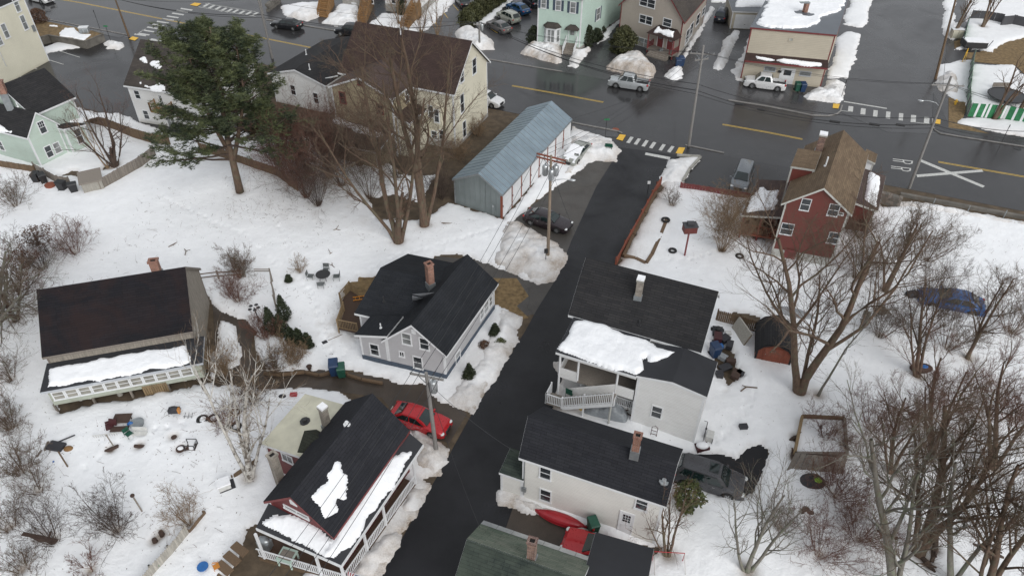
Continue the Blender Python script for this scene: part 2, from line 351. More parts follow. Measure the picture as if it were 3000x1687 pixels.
# ---------------- noise and snow ----------------
_lat = rng.random((256, 256))
def vnoise(x, y, s):
 x = x / s + 100.3; y = y / s + 57.7; xi = np.floor(x).astype(int); yi = np.floor(y).astype(int); fx = x - xi; fy = y - yi
 fx = fx * fx * (3 - 2 * fx); fy = fy * fy * (3 - 2 * fy); L = lambda a, b: _lat[a % 256, b % 256]
 return (L(xi, yi) * (1 - fx) + L(xi + 1, yi) * fx) * (1 - fy) + (L(xi, yi + 1) * (1 - fx) + L(xi + 1, yi + 1) * fx) * fy - 0.5
def fbm(x, y, s, o=4, g=0.5):
 r = 0; a = 1
 for i in range(o): r = r + a * vnoise(x + 13.7 * i, y - 9.1 * i, s); s = s / 2.03; a *= g
 return r
def sdf(X, Y, poly):
 P = np.array(poly, float); d = np.full(X.shape, 1e9); inside = np.zeros(X.shape, bool)
 for i in range(len(P)):
  ax, ay = P[i]; bx, by = P[(i + 1) % len(P)]; ex, ey = bx - ax, by - ay; L = ex * ex + ey * ey + 1e-9
  tt = np.clip(((X - ax) * ex + (Y - ay) * ey) / L, 0, 1)
  d = np.minimum(d, (X - ax - ex * tt) ** 2 + (Y - ay - ey * tt) ** 2)
  c = ((ay > Y) != (by > Y)) & (X < ex * (Y - ay) / (by - ay + 1e-12) + ax); inside ^= c
 d = np.sqrt(d); return np.where(inside, d, -d)
def gridmesh(name, P, keep, mats, attrs=None, parent=None):
 H, W = P.shape[:2]; idx = -np.ones((H, W), int); q = keep[:-1, :-1] | keep[1:, :-1] | keep[:-1, 1:] | keep[1:, 1:]
 use = np.zeros((H, W), bool); use[:-1, :-1] |= q; use[1:, :-1] |= q; use[:-1, 1:] |= q; use[1:, 1:] |= q
 idx[use] = np.arange(use.sum()); a = idx[:-1, :-1][q]; b = idx[:-1, 1:][q]; c = idx[1:, 1:][q]; d = idx[1:, :-1][q]
 F = np.stack([a, b, c, d], 1); V = P[use]
 me = bpy.data.meshes.new(name); me.vertices.add(len(V)); me.vertices.foreach_set('co', V.ravel())
 me.loops.add(F.size); me.loops.foreach_set('vertex_index', F.ravel()); me.polygons.add(len(F))
 me.polygons.foreach_set('loop_start', np.arange(len(F)) * 4); me.polygons.foreach_set('loop_total', np.full(len(F), 4))
 me.polygons.foreach_set('use_smooth', np.ones(len(F), bool))
 for k, A in (attrs or {}).items():
  at = me.attributes.new(k, 'FLOAT', 'POINT'); at.data.foreach_set('value', A[use].astype(np.float32))
 me.materials.append(M[mats]); me.update(); me.validate()
 return link(name, me, parent)
def bank(name, ps, h, dirt, label, f=v, res=0.16, edge=0.7, rag=0.35, rough=0.22, group='ploughed snow banks', z0=0.02):
 poly = np.array([G(f(*p))[:2] for p in ps]); lo = poly.min(0) - 0.6; hi = poly.max(0) + 0.6
 c = (lo + hi) / 2
 X, Y = np.meshgrid(np.arange(lo[0], hi[0], res), np.arange(lo[1], hi[1], res)); s = sdf(X, Y, poly) + rag * fbm(X, Y, 0.9) + 0.12 * fbm(X, Y, 0.3)
 n = fbm(X, Y, 1.6) * rough * 2 + np.abs(fbm(X + 31, Y, 0.8)) * rough * 1.6 - np.abs(fbm(X, Y + 17, 0.4)) * rough * 1.3
 hh = np.where(s > 0, h * (1 - np.exp(-s / edge)) * (1 + n / max(h, 0.3)) , -0.1 + 0 * s) + z0
 hh = np.where(s > 0, np.maximum(hh, z0 + 0.01), -0.08)
 dd = np.clip(dirt * (1.15 - 0.5 * np.clip(s / 1.2, 0, 1)) + 0.9 * dirt * fbm(X, Y, 1.4), 0, 1)
 P = np.stack([X - c[0], Y - c[1], hh], -1)
 o = gridmesh(name, P, s > 0, 'snow', {'dirt': dd}); o.location = (c[0], c[1], 0); return tag(o, label, 'snow bank', group)
def roofsnow(name, parent, poly3, h=0.13, res=0.09, edge=0.35, rag=0.3, up=True, mat='roof_snow'):
 """snow lying on a roof plane; poly3: 3D outline points on that plane"""
 P3 = np.array(poly3, float); o = P3.mean(0); q = P3 - o; _, _, vt = np.linalg.svd(q); n = vt[2]; n = n if n[2] > 0 else -n
 x = np.cross((0, 1.0, 0), n); x /= np.linalg.norm(x); y = np.cross(n, x)
 poly = np.stack([q @ x, q @ y], 1); lo = poly.min(0) - 0.4; hi = poly.max(0) + 0.4
 X, Y = np.meshgrid(np.arange(lo[0], hi[0], res), np.arange(lo[1], hi[1], res)); s = sdf(X, Y, poly) + rag * fbm(X + o[0], Y + o[1], 0.8)
 hh = np.where(s > 0, h * np.sqrt(np.clip(1 - (1 - np.clip(s / edge, 0, 1)) ** 2, 0, 1)) * (1 + 0.5 * fbm(X + o[0], Y, 1.5)) + 0.01, -0.04)
 P = X[..., None] * x + Y[..., None] * y + hh[..., None] * n + o
 return gridmesh(name, P, s > 0, mat, {'dirt': 0 * s}, parent)
WK = set()
# ======================= SETTING =======================
def sheet(name, ps, z, mat, f=None, world=False, kind='structure', label=None, cat=None, parent=None):
 pts = ps if world else [G(f(*p) if f else p)[:2] for p in ps]
 mb = MB(); P = [(p[0], p[1], z) for p in pts]
 a = sum(P[i][0] * P[(i + 1) % len(P)][1] - P[(i + 1) % len(P)][0] * P[i][1] for i in range(len(P)))
 if a < 0: P = P[::-1]
 mb.poly(P, [(p[0], p[1]) for p in P]); o = mb.build(name, mat, parent)
 return tag(o, label, cat, kind=kind)
sheet('ground', [(-1800, -600), (1800, -600), (1800, 2600), (-1800, 2600)], 0.0, 'earth', world=True)
S_EDGE = [v(-400, -52), v(95, 47), v(335, 99), v(1000, 228), v(1430, 312), v(1560, 340), v(1733, 375), v(1870, 402), v(2240, 468), v(2575, 532), v(3300, 675)]
N_EDGE = [v(-400, -210), v(100, -100), v(480, 12), v(670, 52), v(757, 62), v(851, 80), v(1288, 162), v(1415, 182), v(1932, 270), v(2082, 293), v(2365, 336), v(2575, 370), v(3300, 490)]
far = [(170, 250), (-190, 250)]
north = [G(p)[:2] for p in N_EDGE]
sheet('north_pavement', [(-170, 110)] + north + [(150, 40), (260, 300), (-260, 300)], 0.008, 'north_asphalt', world=True)
MAIN = S_EDGE + N_EDGE[::-1]
sheet('main_road', MAIN, 0.020, 'wet_road')
sheet('parking_lot', [(-500, -80), (95, 40), (335, 92), (560, 140), (700, 330), (560, 345), (420, 335), (250, 283), (150, 258), (-100, 330), (-500, 360)], 0.012, 'wet_lot', v)
sheet('road_apron', [(1440, 308), (1560, 335), (1733, 370), (1870, 397), (2010, 425), (1990, 505), (1850, 492), (1712, 463), (1757, 398), (1685, 402), (1560, 388), (1500, 400), (1430, 340)], 0.016, 'wet_lot', v)
sheet('side_street', [(1563, 372), (1720, 392), (1692, 415), (1650, 470), (1545, 665), (1470, 790), (1400, 1010), (1300, 1250), (1240, 1420), (1150, 1700), (700, 2000), (940, 1460), (985, 1400), (1110, 1180), (1185, 1045), (1320, 835), (1350, 780), (1400, 700), (1440, 600), (1500, 470)], 0.026, 'street_new', v)
sheet('old_shoulder', [(1500, 395), (1572, 380), (1510, 455), (1445, 595), (1400, 690), (1330, 600), (1285, 560), (1400, 470)], 0.014, 'drive_old', v)
sheet('house_driveway', [(1100, 645), (1200, 655), (1400, 705), (1345, 790), (1322, 795), (1240, 765), (1040, 700)], 0.015, 'drive_old', v)
sheet('lower_driveway', [(600, 930), (690, 935), (840, 930), (1000, 955), (1065, 965), (1175, 1040), (1130, 1115), (1030, 1085), (960, 1000), (850, 985), (700, 980), (600, 975), (530, 985), (540, 900)], 0.017, 'muddy', v)
sheet('mud_path', [(535, 765), (600, 795), (640, 815), (632, 880), (652, 940), (600, 962), (535, 960), (540, 840)], 0.013, 'muddy', v)
sheet('narrow_driveway', [(1250, 1275), (1330, 1270), (1520, 1330), (1500, 1430), (1480, 1520), (1120, 1500), (1200, 1290)], 0.018, 'muddy', v)
sheet('thawed_patch', [(1690, 1130), (1850, 1140), (1890, 1105), (1930, 1110), (1935, 1210), (1905, 1255), (1860, 1260), (1690, 1225)], 0.011, 'street_new', v)
# north street running uphill
sheet('north_street', [a4(570, 770), a4(610, 600), a4(700, 300), a4(790, 0), a4(900, -500), a4(1310, -500), a4(1300, 0), a4(1285, 250), a4(1240, 650), a4(1240, 960), a4(1300, 1015), a4(900, 1000), a4(540, 850)], 0.030, 'north_asphalt')
def strip(name, ps, w, z0, z1, mat, closed=False, label=None, parent=None, kind='structure', f=None):
 P = [G(f(*p) if f else p)[:2] if len(p) == 2 and not isinstance(p, np.ndarray) else np.asarray(p)[:2] for p in ps]
 mb = MB(); n = len(P); m = n if closed else n - 1
 D = []
 for i in range(n):
  a = P[i - 1] if (i > 0 or closed) else P[i]; b = P[(i + 1) % n] if (i < n - 1 or closed) else P[i]
  d = b - a; d = d / np.linalg.norm(d); D.append(np.array([-d[1], d[0]]) * w / 2)
 for i in range(m):
  j = (i + 1) % n
  q = [P[i] - D[i], P[j] - D[j], P[j] + D[j], P[i] + D[i]]
  mb.hexa([(*x, z0) for x in q] + [(*x, z1) for x in q])
 o = mb.build(name, mat, parent); fix(o)
 if kind: o['kind'] = kind
 return o
strip('kerb', [(455, 930), (620, 962), (795, 995), (830, 1010)], 0.16, 0, 0.13, 'kerb_stone', f=a3)
strip('kerb', [(1308, 1100), (1400, 1118), (1470, 1133), (1600, 1160)], 0.16, 0, 0.12, 'kerb_stone', f=a3)
strip('kerb', [(-250, 440), (-100, 465), (30, 487), (200, 515), (380, 545)], 0.16, 0, 0.11, 'kerb_stone', f=a3)
strip('kerb', [(-300, 760), (0, 808), (200, 848), (330, 875), (450, 880), (520, 865), (545, 845), (560, 800)], 0.16, 0, 0.13, 'kerb_stone', f=a4)
strip('kerb', [(1240, 900), (1240, 960), (1262, 990), (1300, 1012), (1500, 1045), (1932, 1112), (2500, 1200)], 0.16, 0, 0.13, 'kerb_stone', f=a4)
strip('kerb', [(0, 330), (100, 345), (570, 420), (1180, 520), (1700, 620)], 0.16, 0, 0.12, 'kerb_stone', f=t1)
strip('kerb', [(-200, 30), (240, 128), (560, 190), (780, 232), (960, 268)], 0.16, 0, 0.11, 'kerb_stone', f=a1)
sheet('sidewalk', [(455, 938), (795, 1000), (800, 1040), (700, 1035), (455, 990)], 0.034, 'north_asphalt', a3)
sheet('sidewalk', [(1240, 960), (1300, 1015), (1500, 1048), (2500, 1205), (2500, 1090), (1480, 955), (1360, 930), (1250, 700)], 0.038, 'wet_lot', a4)
sheet('sidewalk', [(-200, 35), (240, 132), (560, 193), (780, 235), (960, 270), (900, 290), (780, 262), (560, 215), (240, 150), (-200, 55)], 0.034, 'north_asphalt', a1)
# lane markings
def dbl(ps, f, gap=0.11, w=0.10, mat='paint_yellow', z=0.0245):
 P = np.array([G(f(*p))[:2] for p in ps]); d = P[-1] - P[0]; d /= np.linalg.norm(d); n = np.array([-d[1], d[0]])
 for s in (-1, 1):
  Q = P + n * s * gap; mb = MB()
  for i in range(len(Q) - 1):
   mb.quad(*[(*q, z) for q in (Q[i] - n * w / 2, Q[i + 1] - n * w / 2, Q[i + 1] + n * w / 2, Q[i] + n * w / 2)])
  o = mb.build('lane_line', mat); fix_up(o); o['kind'] = 'structure'
def fix_up(o):
 me = o.data
 if me.polygons and me.polygons[0].normal.z < 0: me.flip_normals()
dbl([(-500, -150), (-100, -90), (600, 22), (1170, 135), (1500, 200)], a1); dbl([(-400, 200), (0, 280), (400, 360), (900, 450)], a2)
dbl([(0, 650), (350, 712), (690, 775)], a3); dbl([(1590, 942), (1934, 1003), (2194, 1054)], a3); dbl([(1285, 1225), (1932, 1337), (2600, 1455)], a4)
def line(ps, w, f, mat='paint_white', z=0.0245, name='road_line'):
 P = np.array([G(f(*p))[:2] for p in ps]); mb = MB()
 for i in range(len(P) - 1):
  d = P[i + 1] - P[i]; d /= np.linalg.norm(d); n = np.array([-d[1], d[0]]) * w / 2
  mb.quad(*[(*q, z) for q in (P[i] - n, P[i + 1] - n, P[i + 1] + n, P[i] + n)])
 o = mb.build(name, mat); fix_up(o); o['kind'] = 'structure'; return o
def qsheet(name, qs, f, mat, z):
 o = sheet(name, qs, z, mat, f); return o
for q in ([(862, 1080), (895, 1035), (920, 1040), (888, 1086)], [(918, 1092), (950, 1048), (975, 1053), (943, 1098)], [(977, 1106), (1010, 1060), (1033, 1066), (1003, 1112)],
   [(1035, 1118), (1066, 1074), (1091, 1080), (1060, 1126)], [(1106, 1136), (1138, 1090), (1162, 1096), (1132, 1142)], [(1170, 1148), (1204, 1104), (1228, 1110), (1196, 1156)], [(1003, 1172), (1010, 1155), (1197, 1190), (1190, 1209)]):
 qsheet('crosswalk_bar', q, a3, 'paint_white', 0.032)
for cx_, cy_, ww, hh in ((624, 828, 19, 24), (718, 845, 19, 25), (811, 860, 17, 26), (907, 873, 17, 28), (1004, 886, 17, 29), (1098, 900, 20, 29), (1198, 915, 21, 28)):
 qsheet('crosswalk_bar', [(cx_ - ww - 2, cy_ + hh - 4), (cx_ - ww + 3, cy_ - hh), (cx_ + ww + 1, cy_ - hh + 4), (cx_ + ww - 3, cy_ + hh)], a4, 'paint_white', 0.037)
line([(572, 770), (897, 823)], 0.3, a4, z=0.037, name='stop_line'); line([(545, 838), (640, 850)], 0.12, a4, z=0.037); line([(1118, 928), (1225, 942)], 0.12, a4, z=0.037)
for x, y in ((1410, 75), (1377, 90), (1345, 110), (1305, 132), (1268, 152), (1230, 172), (1195, 193), (1155, 215), (1120, 238), (1085, 262), (1060, 268)):
 qsheet('crosswalk_bar', [(x - 48, y - 3), (x - 40, y - 12), (x + 48, y + 2), (x + 40, y + 10)], a1, 'paint_white', 0.0245)
line([(1030, 262), (1100, 222)], 0.14, a1)
for x, y in ((1560, 42), (1602, 53), (1645, 66), (1688, 76), (1732, 83), (1777, 89), (1825, 98), (1875, 105), (1925, 110)):
 qsheet('crosswalk_bar', [(x - 32, y + 10), (x + 14, y - 15), (x + 32, y - 11), (x - 12, y + 15)], a1, 'paint_white', 0.0245)
line([(1550, 30), (1932, 92)], 0.12, a1); line([(1500, 55), (1932, 128)], 0.12, a1)
line([(1130, 302), (1240, 320)], 0.9, a1);
for q in ([(787, 1055), (815, 1018), (860, 1025), (835, 1068)], [(1235, 1162), (1260, 1117), (1308, 1120), (1285, 1167)]): qsheet('tactile_plate', q, a3, 'tactile_yellow', 0.06)
for q in ([(487, 820), (492, 787), (543, 790), (530, 825)], [(1250, 935), (1258, 903), (1303, 908), (1300, 942)]): qsheet('tactile_plate', q, a4, 'tactile_yellow', 0.06)
for q in ([(1435, 42), (1470, 25), (1522, 32), (1490, 52)], [(975, 300), (1000, 280), (1048, 290), (1020, 312)]): qsheet('tactile_plate', q, a1, 'tactile_yellow', 0.06)
# railroad crossing legend: X and R R
for q in ([(1145, 1222), (1158, 1207), (1638, 1407), (1622, 1420)],): qsheet('crossing_x_mark', q, a4, 'paint_white', 0.0245)
qsheet('crossing_x_mark', [(1120, 1322), (1615, 1283), (1627, 1300), (1128, 1341)], a4, 'paint_white', 0.0285)
def letterR(x, y):
 def q(i, j): return G(a4(x + i, y + j))[:2]
 mb = MB()
 def st(pts, w, z):
  for i in range(len(pts) - 1):
   A, B = q(*pts[i]), q(*pts[i + 1]); d = B - A; L = np.linalg.norm(d); d /= L; n = np.array([-d[1], d[0]]) * w / 2; e = d * w * 0.3
   c = [A - n - e, B - n + e, B + n + e, A + n - e]; mb.quad(*[(*k, z + i * 0.0004) for k in c])
 st([(0, 0), (145, 17)], 0.16, 0.0245)
 st([(143, 17), (140, 33), (120, 38), (90, 33), (78, 24), (78, 12)], 0.15, 0.0250)
 st([(80, 24), (72, 22), (0, 14)], 0.15, 0.0275)
 o = mb.build('road_letter_r', 'paint_white'); o['kind'] = 'structure'
letterR(946, 1203); letterR(932, 1258)
for a, b in (((160, 480), (280, 525)), ((290, 430), (480, 490)), ((440, 385), (605, 437)), ((40, 545), (160, 583)), ((-20, 570), (165, 478))): line([a, b], 0.11, a1, name='parking_line')
for a, b in (((770, 105), (880, 230)), ((550, 240), (660, 390)), ((375, 440), (450, 580)), ((1540, 600), (1700, 700))): line([a, b], 0.10, t2, 'paint_yellow', 0.013, 'parking_line')
def disc(name, c, r, z, mat, f, n=16):
 p = G(f(*c)); mb = MB(); mb.poly([(p[0] + r * math.cos(k * 2 * math.pi / n), p[1] + r * math.sin(k * 2 * math.pi / n), z) for k in range(n)]); o = mb.build(name, mat); o['kind'] = 'structure'; return o
disc('manhole_cover', (783, 980), 0.42, 0.0245, 'rust_red', a3); disc('manhole_cover', (1885, 1125), 0.4, 0.0445, 'metal_dark', a4)
# bare turf
for q, f in (([(300, 1095), (500, 1135), (485, 1260), (440, 1380), (620, 1449), (760, 1500), (300, 1430)], r6), ([(850, 500), (1000, 420), (1500, 420), (1500, 900), (1144, 830), (1050, 740), (700, 710), (540, 690), (490, 670), (490, 590), (640, 590)], r6), ([(360, 470), (440, 440), (440, 545), (370, 550)], r6)):
 sheet('turf_patch', q, 0.042, 'dead_grass', f)
sheet('turf_patch', [(860, 712), (905, 690), (960, 690), (960, 760), (880, 760)], 0.019, 'dead_grass', v); sheet('turf_patch', [(1240, 700), (1300, 700), (1330, 745), (1300, 770), (1330, 800), (1290, 810), (1240, 770)], 0.019, 'dead_grass', v)
sheet('turf_patch', [(1120, 400), (1180, 420), (1240, 300), (1260, 320), (1150, 470), (1130, 510), (1080, 560), (940, 560), (920, 480)], 0.019, 'earth', v)
# ---- snow cover ----
def W2(ps, f=v): return np.array([G(f(*p))[:2] for p in ps])
SNOW = [W2([(-700, 360), (-100, 330), (150, 262), (250, 285), (300, 285), (430, 335), (480, 345), (560, 325), (700, 345), (830, 350), (960, 400), (1010, 440), (1120, 440), (1135, 510), (1268, 556), (1425, 345), (1440, 318), (1535, 350), (1560, 380), (1550, 408), (1495, 405), (1400, 470), (1330, 520), (1285, 560), (1340, 580), (1425, 640), (1425, 670), (1390, 708), (1350, 715), (1250, 672), (1160, 640), (1090, 640), (1045, 690), (950, 800), (1000, 900), (1250, 770), (1318, 800), (1190, 1042), (1105, 1012), (1063, 968), (1000, 957), (850, 925), (690, 935), (652, 912), (642, 830), (610, 802), (552, 790), (550, 806), (596, 818), (606, 850), (612, 895), (608, 925), (575, 925), (548, 905), (540, 960), (600, 975), (810, 982), (850, 990), (1000, 1100), (1030, 1080), (1128, 1130), (1105, 1195), (1045, 1200), (1078, 1225), (1050, 1300), (1010, 1345), (950, 1480), (800, 1700), (-900, 1800), (-1500, 600)]),
 W2([(1680, 402), (1757, 398), (1716, 462), (1850, 492), (1990, 505), (2200, 500), (2260, 505), (2300, 510), (2400, 525), (2576, 562), (3100, 680), (3400, 1900), (1400, 1900), (1640, 1400), (1660, 1380), (1480, 1345), (1380, 1300), (1262, 1262), (1255, 1235), (1330, 1200), (1395, 1010), (1390, 990), (1440, 900), (1470, 760), (1552, 672), (1664, 472)]),
 W2([(705, 18), (760, 8), (830, 5), (820, 30), (795, 45), (770, 52), (720, 42)]), W2([(855, 12), (900, 14), (905, 40), (897, 77), (850, 70), (812, 58)]), W2([(960, 35), (1045, 38), (1055, 60), (1035, 92), (930, 74), (925, 66)]),
 W2([(1075, 75), (1130, 20), (1165, -10), (1110, -20), (1060, 40), (1040, 85)]), W2([(1198, 68), (1225, 60), (1275, 15), (1290, 0), (1275, -8), (1215, 45), (1192, 60)]),
 W2([(625, 340), (690, 250), (790, 110), (835, 90), (835, 140), (720, 290), (660, 340)], a3), W2([(565, 185), (640, -60), (800, -60), (760, 130), (728, 218)], a4), W2([(455, 590), (530, 270), (600, 245), (698, 262), (690, 340), (605, 597)], a4),
 W2([(1330, -40), (1420, -40), (1400, 190), (1440, 170), (1475, 260), (1385, 300), (1320, 265)], a4), W2([(1300, 500), (1440, 465), (1545, 460), (1505, 775), (1425, 765), (1290, 660), (1270, 620)], a4),
 W2([(1510, -300), (2600, -300), (2500, 330), (1932, 290), (1800, 330), (1690, 395), (1500, 375), (1410, 378), (1480, 330), (1490, 180)], a4), W2([(1545, 490), (1850, 500), (1932, 570), (2500, 760), (2500, 1000), (1932, 840), (1540, 800), (1500, 800)], a4),
 W2([(1435, 935), (1485, 890), (1932, 920), (2600, 1010), (2600, 1120), (1932, 1045), (1650, 995)], a4), W2([(1500, -60), (1720, -60), (1690, 25), (1500, 20)], a3),
 W2([(165, 465), (300, 370), (450, 325), (680, 325), (690, 345), (400, 395), (220, 462)], a1)]
BARE = [W2([(1690, 1145), (1850, 1150), (1885, 1120), (1922, 1112), (1925, 1205), (1895, 1250), (1860, 1250), (1690, 1215)]),
 W2([(870, 720), (905, 695), (960, 690), (960, 900), (900, 840), (860, 770)]), W2([(1120, 420), (1240, 300), (1262, 320), (1135, 505), (1120, 520), (1060, 555), (950, 552), (930, 500), (990, 490), (1060, 510), (1090, 450)]),
 W2([(1930, 1050), (1860, 1090), (1720, 1449), (1700, 1700), (2100, 1700), (2500, 1100)], c1),
 W2([(640, 1215), (760, 1160), (820, 1165), (1000, 1205), (1050, 1180), (1180, 1120), (1190, 1060), (1150, 1060), (1100, 1150), (940, 1260), (780, 1230)], m1),
 W2([(520, 740), (560, 790), (545, 860), (530, 960), (330, 1000), (150, 1040), (150, 1010), (500, 950)]),
 W2([(1490, 1170), (1600, 1180), (1660, 1230), (1730, 1380), (1620, 1500), (1560, 1350)], b3),
 W2([(1640, 970), (1800, 1010), (1870, 950), (1790, 930), (1660, 905)], b3),
 W2([(1215, 520), (1310, 520), (1300, 610), (1340, 560), (1180, 565), (1310, 520)], v) if 0 else W2([(2215, 480), (2290, 490), (2300, 520), (2215, 520)]),
 W2([(1320, 560), (1430, 590), (1420, 615), (1350, 600), (1300, 570)])]
nu, nv = 760, 520
vv = np.cumsum(np.linspace(0.13, 0.36, nv)); vv = 17 + vv / vv[-1] * 125
X, Y = np.meshgrid(np.linspace(-1, 1, nu), vv); X = X * (14 + 0.78 * Y)
ss = np.full(X.shape, -1e9)
for P in SNOW: ss = np.maximum(ss, sdf(X, Y, P))
for P in BARE: ss = np.minimum(ss, -sdf(X, Y, P))
mainP = np.array([G(p)[:2] for p in MAIN]); sideP = W2([(1563, 372), (1692, 415), (1545, 665), (1470, 760), (1400, 1010), (1300, 1250), (1150, 1500), (940, 1460), (1110, 1180), (1185, 1045), (1350, 780), (1440, 600)])
dR = np.minimum(np.abs(sdf(X, Y, mainP)), np.abs(sdf(X, Y, sideP)))
s2 = ss + 0.55 * fbm(X, Y, 1.8) + 0.22 * fbm(X, Y, 0.5)
H = 0.24 * (1 - np.exp(-np.clip(s2, 0, 9) / 0.35)) * (1 + 0.5 * fbm(X, Y, 5)) + 0.10 * fbm(X, Y, 3.5, 3) * np.clip(s2, 0, 1) + 0.05 * np.abs(fbm(X, Y, 0.8, 3)) * np.clip(s2, 0, 1) + 0.25 * np.clip(fbm(X + 40, Y, 14, 2), 0, 1) * np.clip(s2 / 3, 0, 1)
for tr_ in ([(700, 560), (760, 700), (820, 830), (850, 920)], [(850, 915), (900, 860), (860, 820), (900, 770)], [(640, 1120), (560, 1060), (420, 1080), (300, 1120), (200, 1200)], [(660, 1300), (600, 1380), (560, 1449)], [(1860, 1230), (1960, 1180), (2010, 1100)], [(1840, 900), (1900, 990), (1830, 1090), (1790, 1130)], [(1900, 560), (1800, 640), (1730, 660), (1640, 660)], [(1300, 560), (1180, 600), (1000, 650), (900, 700)], [(400, 500), (620, 600), (700, 680)]):
 P = W2(tr_)
 for a, b in zip(P[:-1], P[1:]):
  n_ = int(np.linalg.norm(b - a) / .42)
  for k in range(n_):
   q = a + (b - a) * k / n_ + rng.normal(size=2) * .10 + np.array([.12, 0]) * (-1) ** k; j0 = np.searchsorted(vv, q[1] - .7); j1 = np.searchsorted(vv, q[1] + .7)
   H[j0:j1] -= .11 * np.exp(-((X[j0:j1] - q[0]) ** 2 + (Y[j0:j1] - q[1]) ** 2) / .022)
H = np.where(s2 > 0, np.maximum(H, 0) + 0.045, -0.07)
D = np.clip(0.75 * np.exp(-dR / 1.6) + 0.35 * fbm(X, Y, 2.2) * np.exp(-dR / 5), 0, 1) + np.clip(0.25 - s2 / 1.5, 0, 0.25) + np.where(Y > 68, 0.08, 0)
tr = W2([(930, 480), (720, 420), (640, 440), (700, 560), (960, 600), (1130, 560)]); D = np.clip(D + 0.30 * np.clip(sdf(X, Y, tr) / 3 + 0.6, 0, 1) * (0.3 + np.clip(fbm(X, Y, 1.0), 0, 1)), 0, 1)
D = np.clip(D + 0.5 * np.exp(-np.hypot(X - G(v(860, 820))[0], Y - G(v(860, 820))[1]) ** 2 / 4) * np.clip(0.5 + 2 * fbm(X, Y, 0.6), 0, 1), 0, 1)
o = gridmesh('snow_cover', np.stack([X, Y, H], -1), s2 > 0, 'snow', {'dirt': D}); o['kind'] = 'structure'
SNOWZ = 0.25
# ---- ploughed banks ----
bank('snow_bank', [(1268, 556), (1300, 560), (1360, 590), (1400, 612), (1428, 640), (1420, 668), (1390, 705), (1350, 712), (1240, 668), (1250, 620)], 0.75, 0.75, 'wide dirty snow bank around the base of the street lamp pole')
bank('snow_bank', [(1255, 775), (1318, 798), (1300, 860), (1250, 950), (1190, 1040), (1120, 1010), (1190, 920)], 0.65, 0.5, 'long snow bank beside the grey house along the side street')
bank('snow_bank', [(1030, 1082), (1060, 1085), (1128, 1130), (1120, 1165), (1100, 1193), (1040, 1182), (1035, 1120)], 0.8, 0.65, 'dirty snow mound around the transformer pole near the red sedan')
bank('snow_bank', [(1035, 1222), (1075, 1228), (1068, 1260), (1040, 1300), (1010, 1302), (1000, 1280)], 0.75, 0.6, 'short snow mound beside the middle of the porch railing')
bank('snow_bank', [(995, 1335), (1010, 1345), (990, 1400), (945, 1470), (860, 1470), (900, 1400), (960, 1345)], 0.7, 0.55, 'lowest snow bank next to the porch flag')
bank('snow_bank', [(1425, 345), (1470, 345), (1535, 350), (1560, 380), (1550, 408), (1500, 405), (1470, 415), (1440, 440), (1410, 450), (1440, 380)], 0.7, 0.55, 'rounded snow bank at the street corner by the crosswalk')
bank('snow_bank', [(1256, 1240), (1300, 1250), (1400, 1285), (1490, 1335), (1470, 1348), (1380, 1305), (1262, 1262)], 0.45, 0.6, 'thin dirty snow bank along the cream house and red canoe', res=0.12, edge=0.35, rag=0.2)
bank('snow_bank', [(1145, 85), (1180, 66), (1240, 105), (1243, 125), (1190, 130), (1150, 102)], 1.1, 0.5, 'snow heap behind the wooden pole at the parking lot')
bank('snow_bank', [(65, 410), (130, 335), (380, 345), (378, 470), (340, 485), (200, 450)], 1.0, 0.75, 'brown snow heap left of the steps of the green house', a3)
bank('snow_bank', [(430, 505), (450, 392), (600, 368), (560, 430), (480, 515)], 0.8, 0.4, 'white snow heap right of the steps of the green house', a3)
bank('snow_bank', [(698, 525), (780, 450), (880, 425), (1000, 440), (1090, 540), (1045, 600), (880, 570)], 1.5, 1.0, 'large sandy brown snow heap behind the silver pickup', a3)
bank('snow_bank', [(1160, 580), (1180, 530), (1260, 515), (1310, 440), (1380, 330), (1530, 70), (1500, 50), (1330, 330), (1290, 430), (1285, 600), (1220, 615)], 0.7, 0.3, 'snow heap by the blue bins and the red front porch', a3)
bank('snow_bank', [(1512, 520), (1560, 420), (1600, 310), (1680, 230), (1718, 240), (1700, 300), (1600, 520), (1560, 538)], 0.6, 0.35, 'narrow snow ridge between two driveways', a3)
bank('snow_bank', [(1660, 540), (1740, 420), (1800, 270), (1835, 225), (1810, 400), (1750, 620), (1690, 610)], 0.5, 0.35, 'thin snow ridge left of the beige building', a3)
bank('snow_bank', [(270, 730), (370, 665), (425, 680), (430, 610), (540, 610), (585, 640), (575, 760), (520, 785), (300, 752)], 0.7, 0.35, 'snow heap at the corner right of the white pickup', a4)
bank('snow_bank', [(1280, 590), (1350, 550), (1420, 580), (1460, 660), (1430, 720), (1300, 690), (1270, 640)], 0.9, 0.6, 'grey snow heap under the crossarm of the leaning pole', a4)
bank('snow_bank', [(790, 330), (830, 308), (930, 325), (945, 350), (900, 380), (810, 375)], 0.6, 0.4, 'small snow mound around the green street sign post', a1)
bank('snow_bank', [(1330, 270), (1335, 200), (1400, 195), (1440, 170), (1470, 240), (1440, 290), (1400, 310)], 0.6, 0.35, 'snow heap beside the beige utility cabinet', a4)
bank('snow_bank', [(720, 45), (760, 20), (800, 20), (818, 30), (795, 48), (770, 55)], 0.7, 0.45, 'snow heap left of the first wooden stairs')
bank('snow_bank', [(860, 30), (895, 22), (903, 45), (895, 78), (850, 70), (815, 60)], 0.8, 0.35, 'snow heap between the first and second wooden stairs')
bank('snow_bank', [(1680, 402), (1757, 400), (1716, 462), (1690, 468), (1655, 462)], 0.5, 0.25, 'snow heap inside the kerbed planter at the street corner')
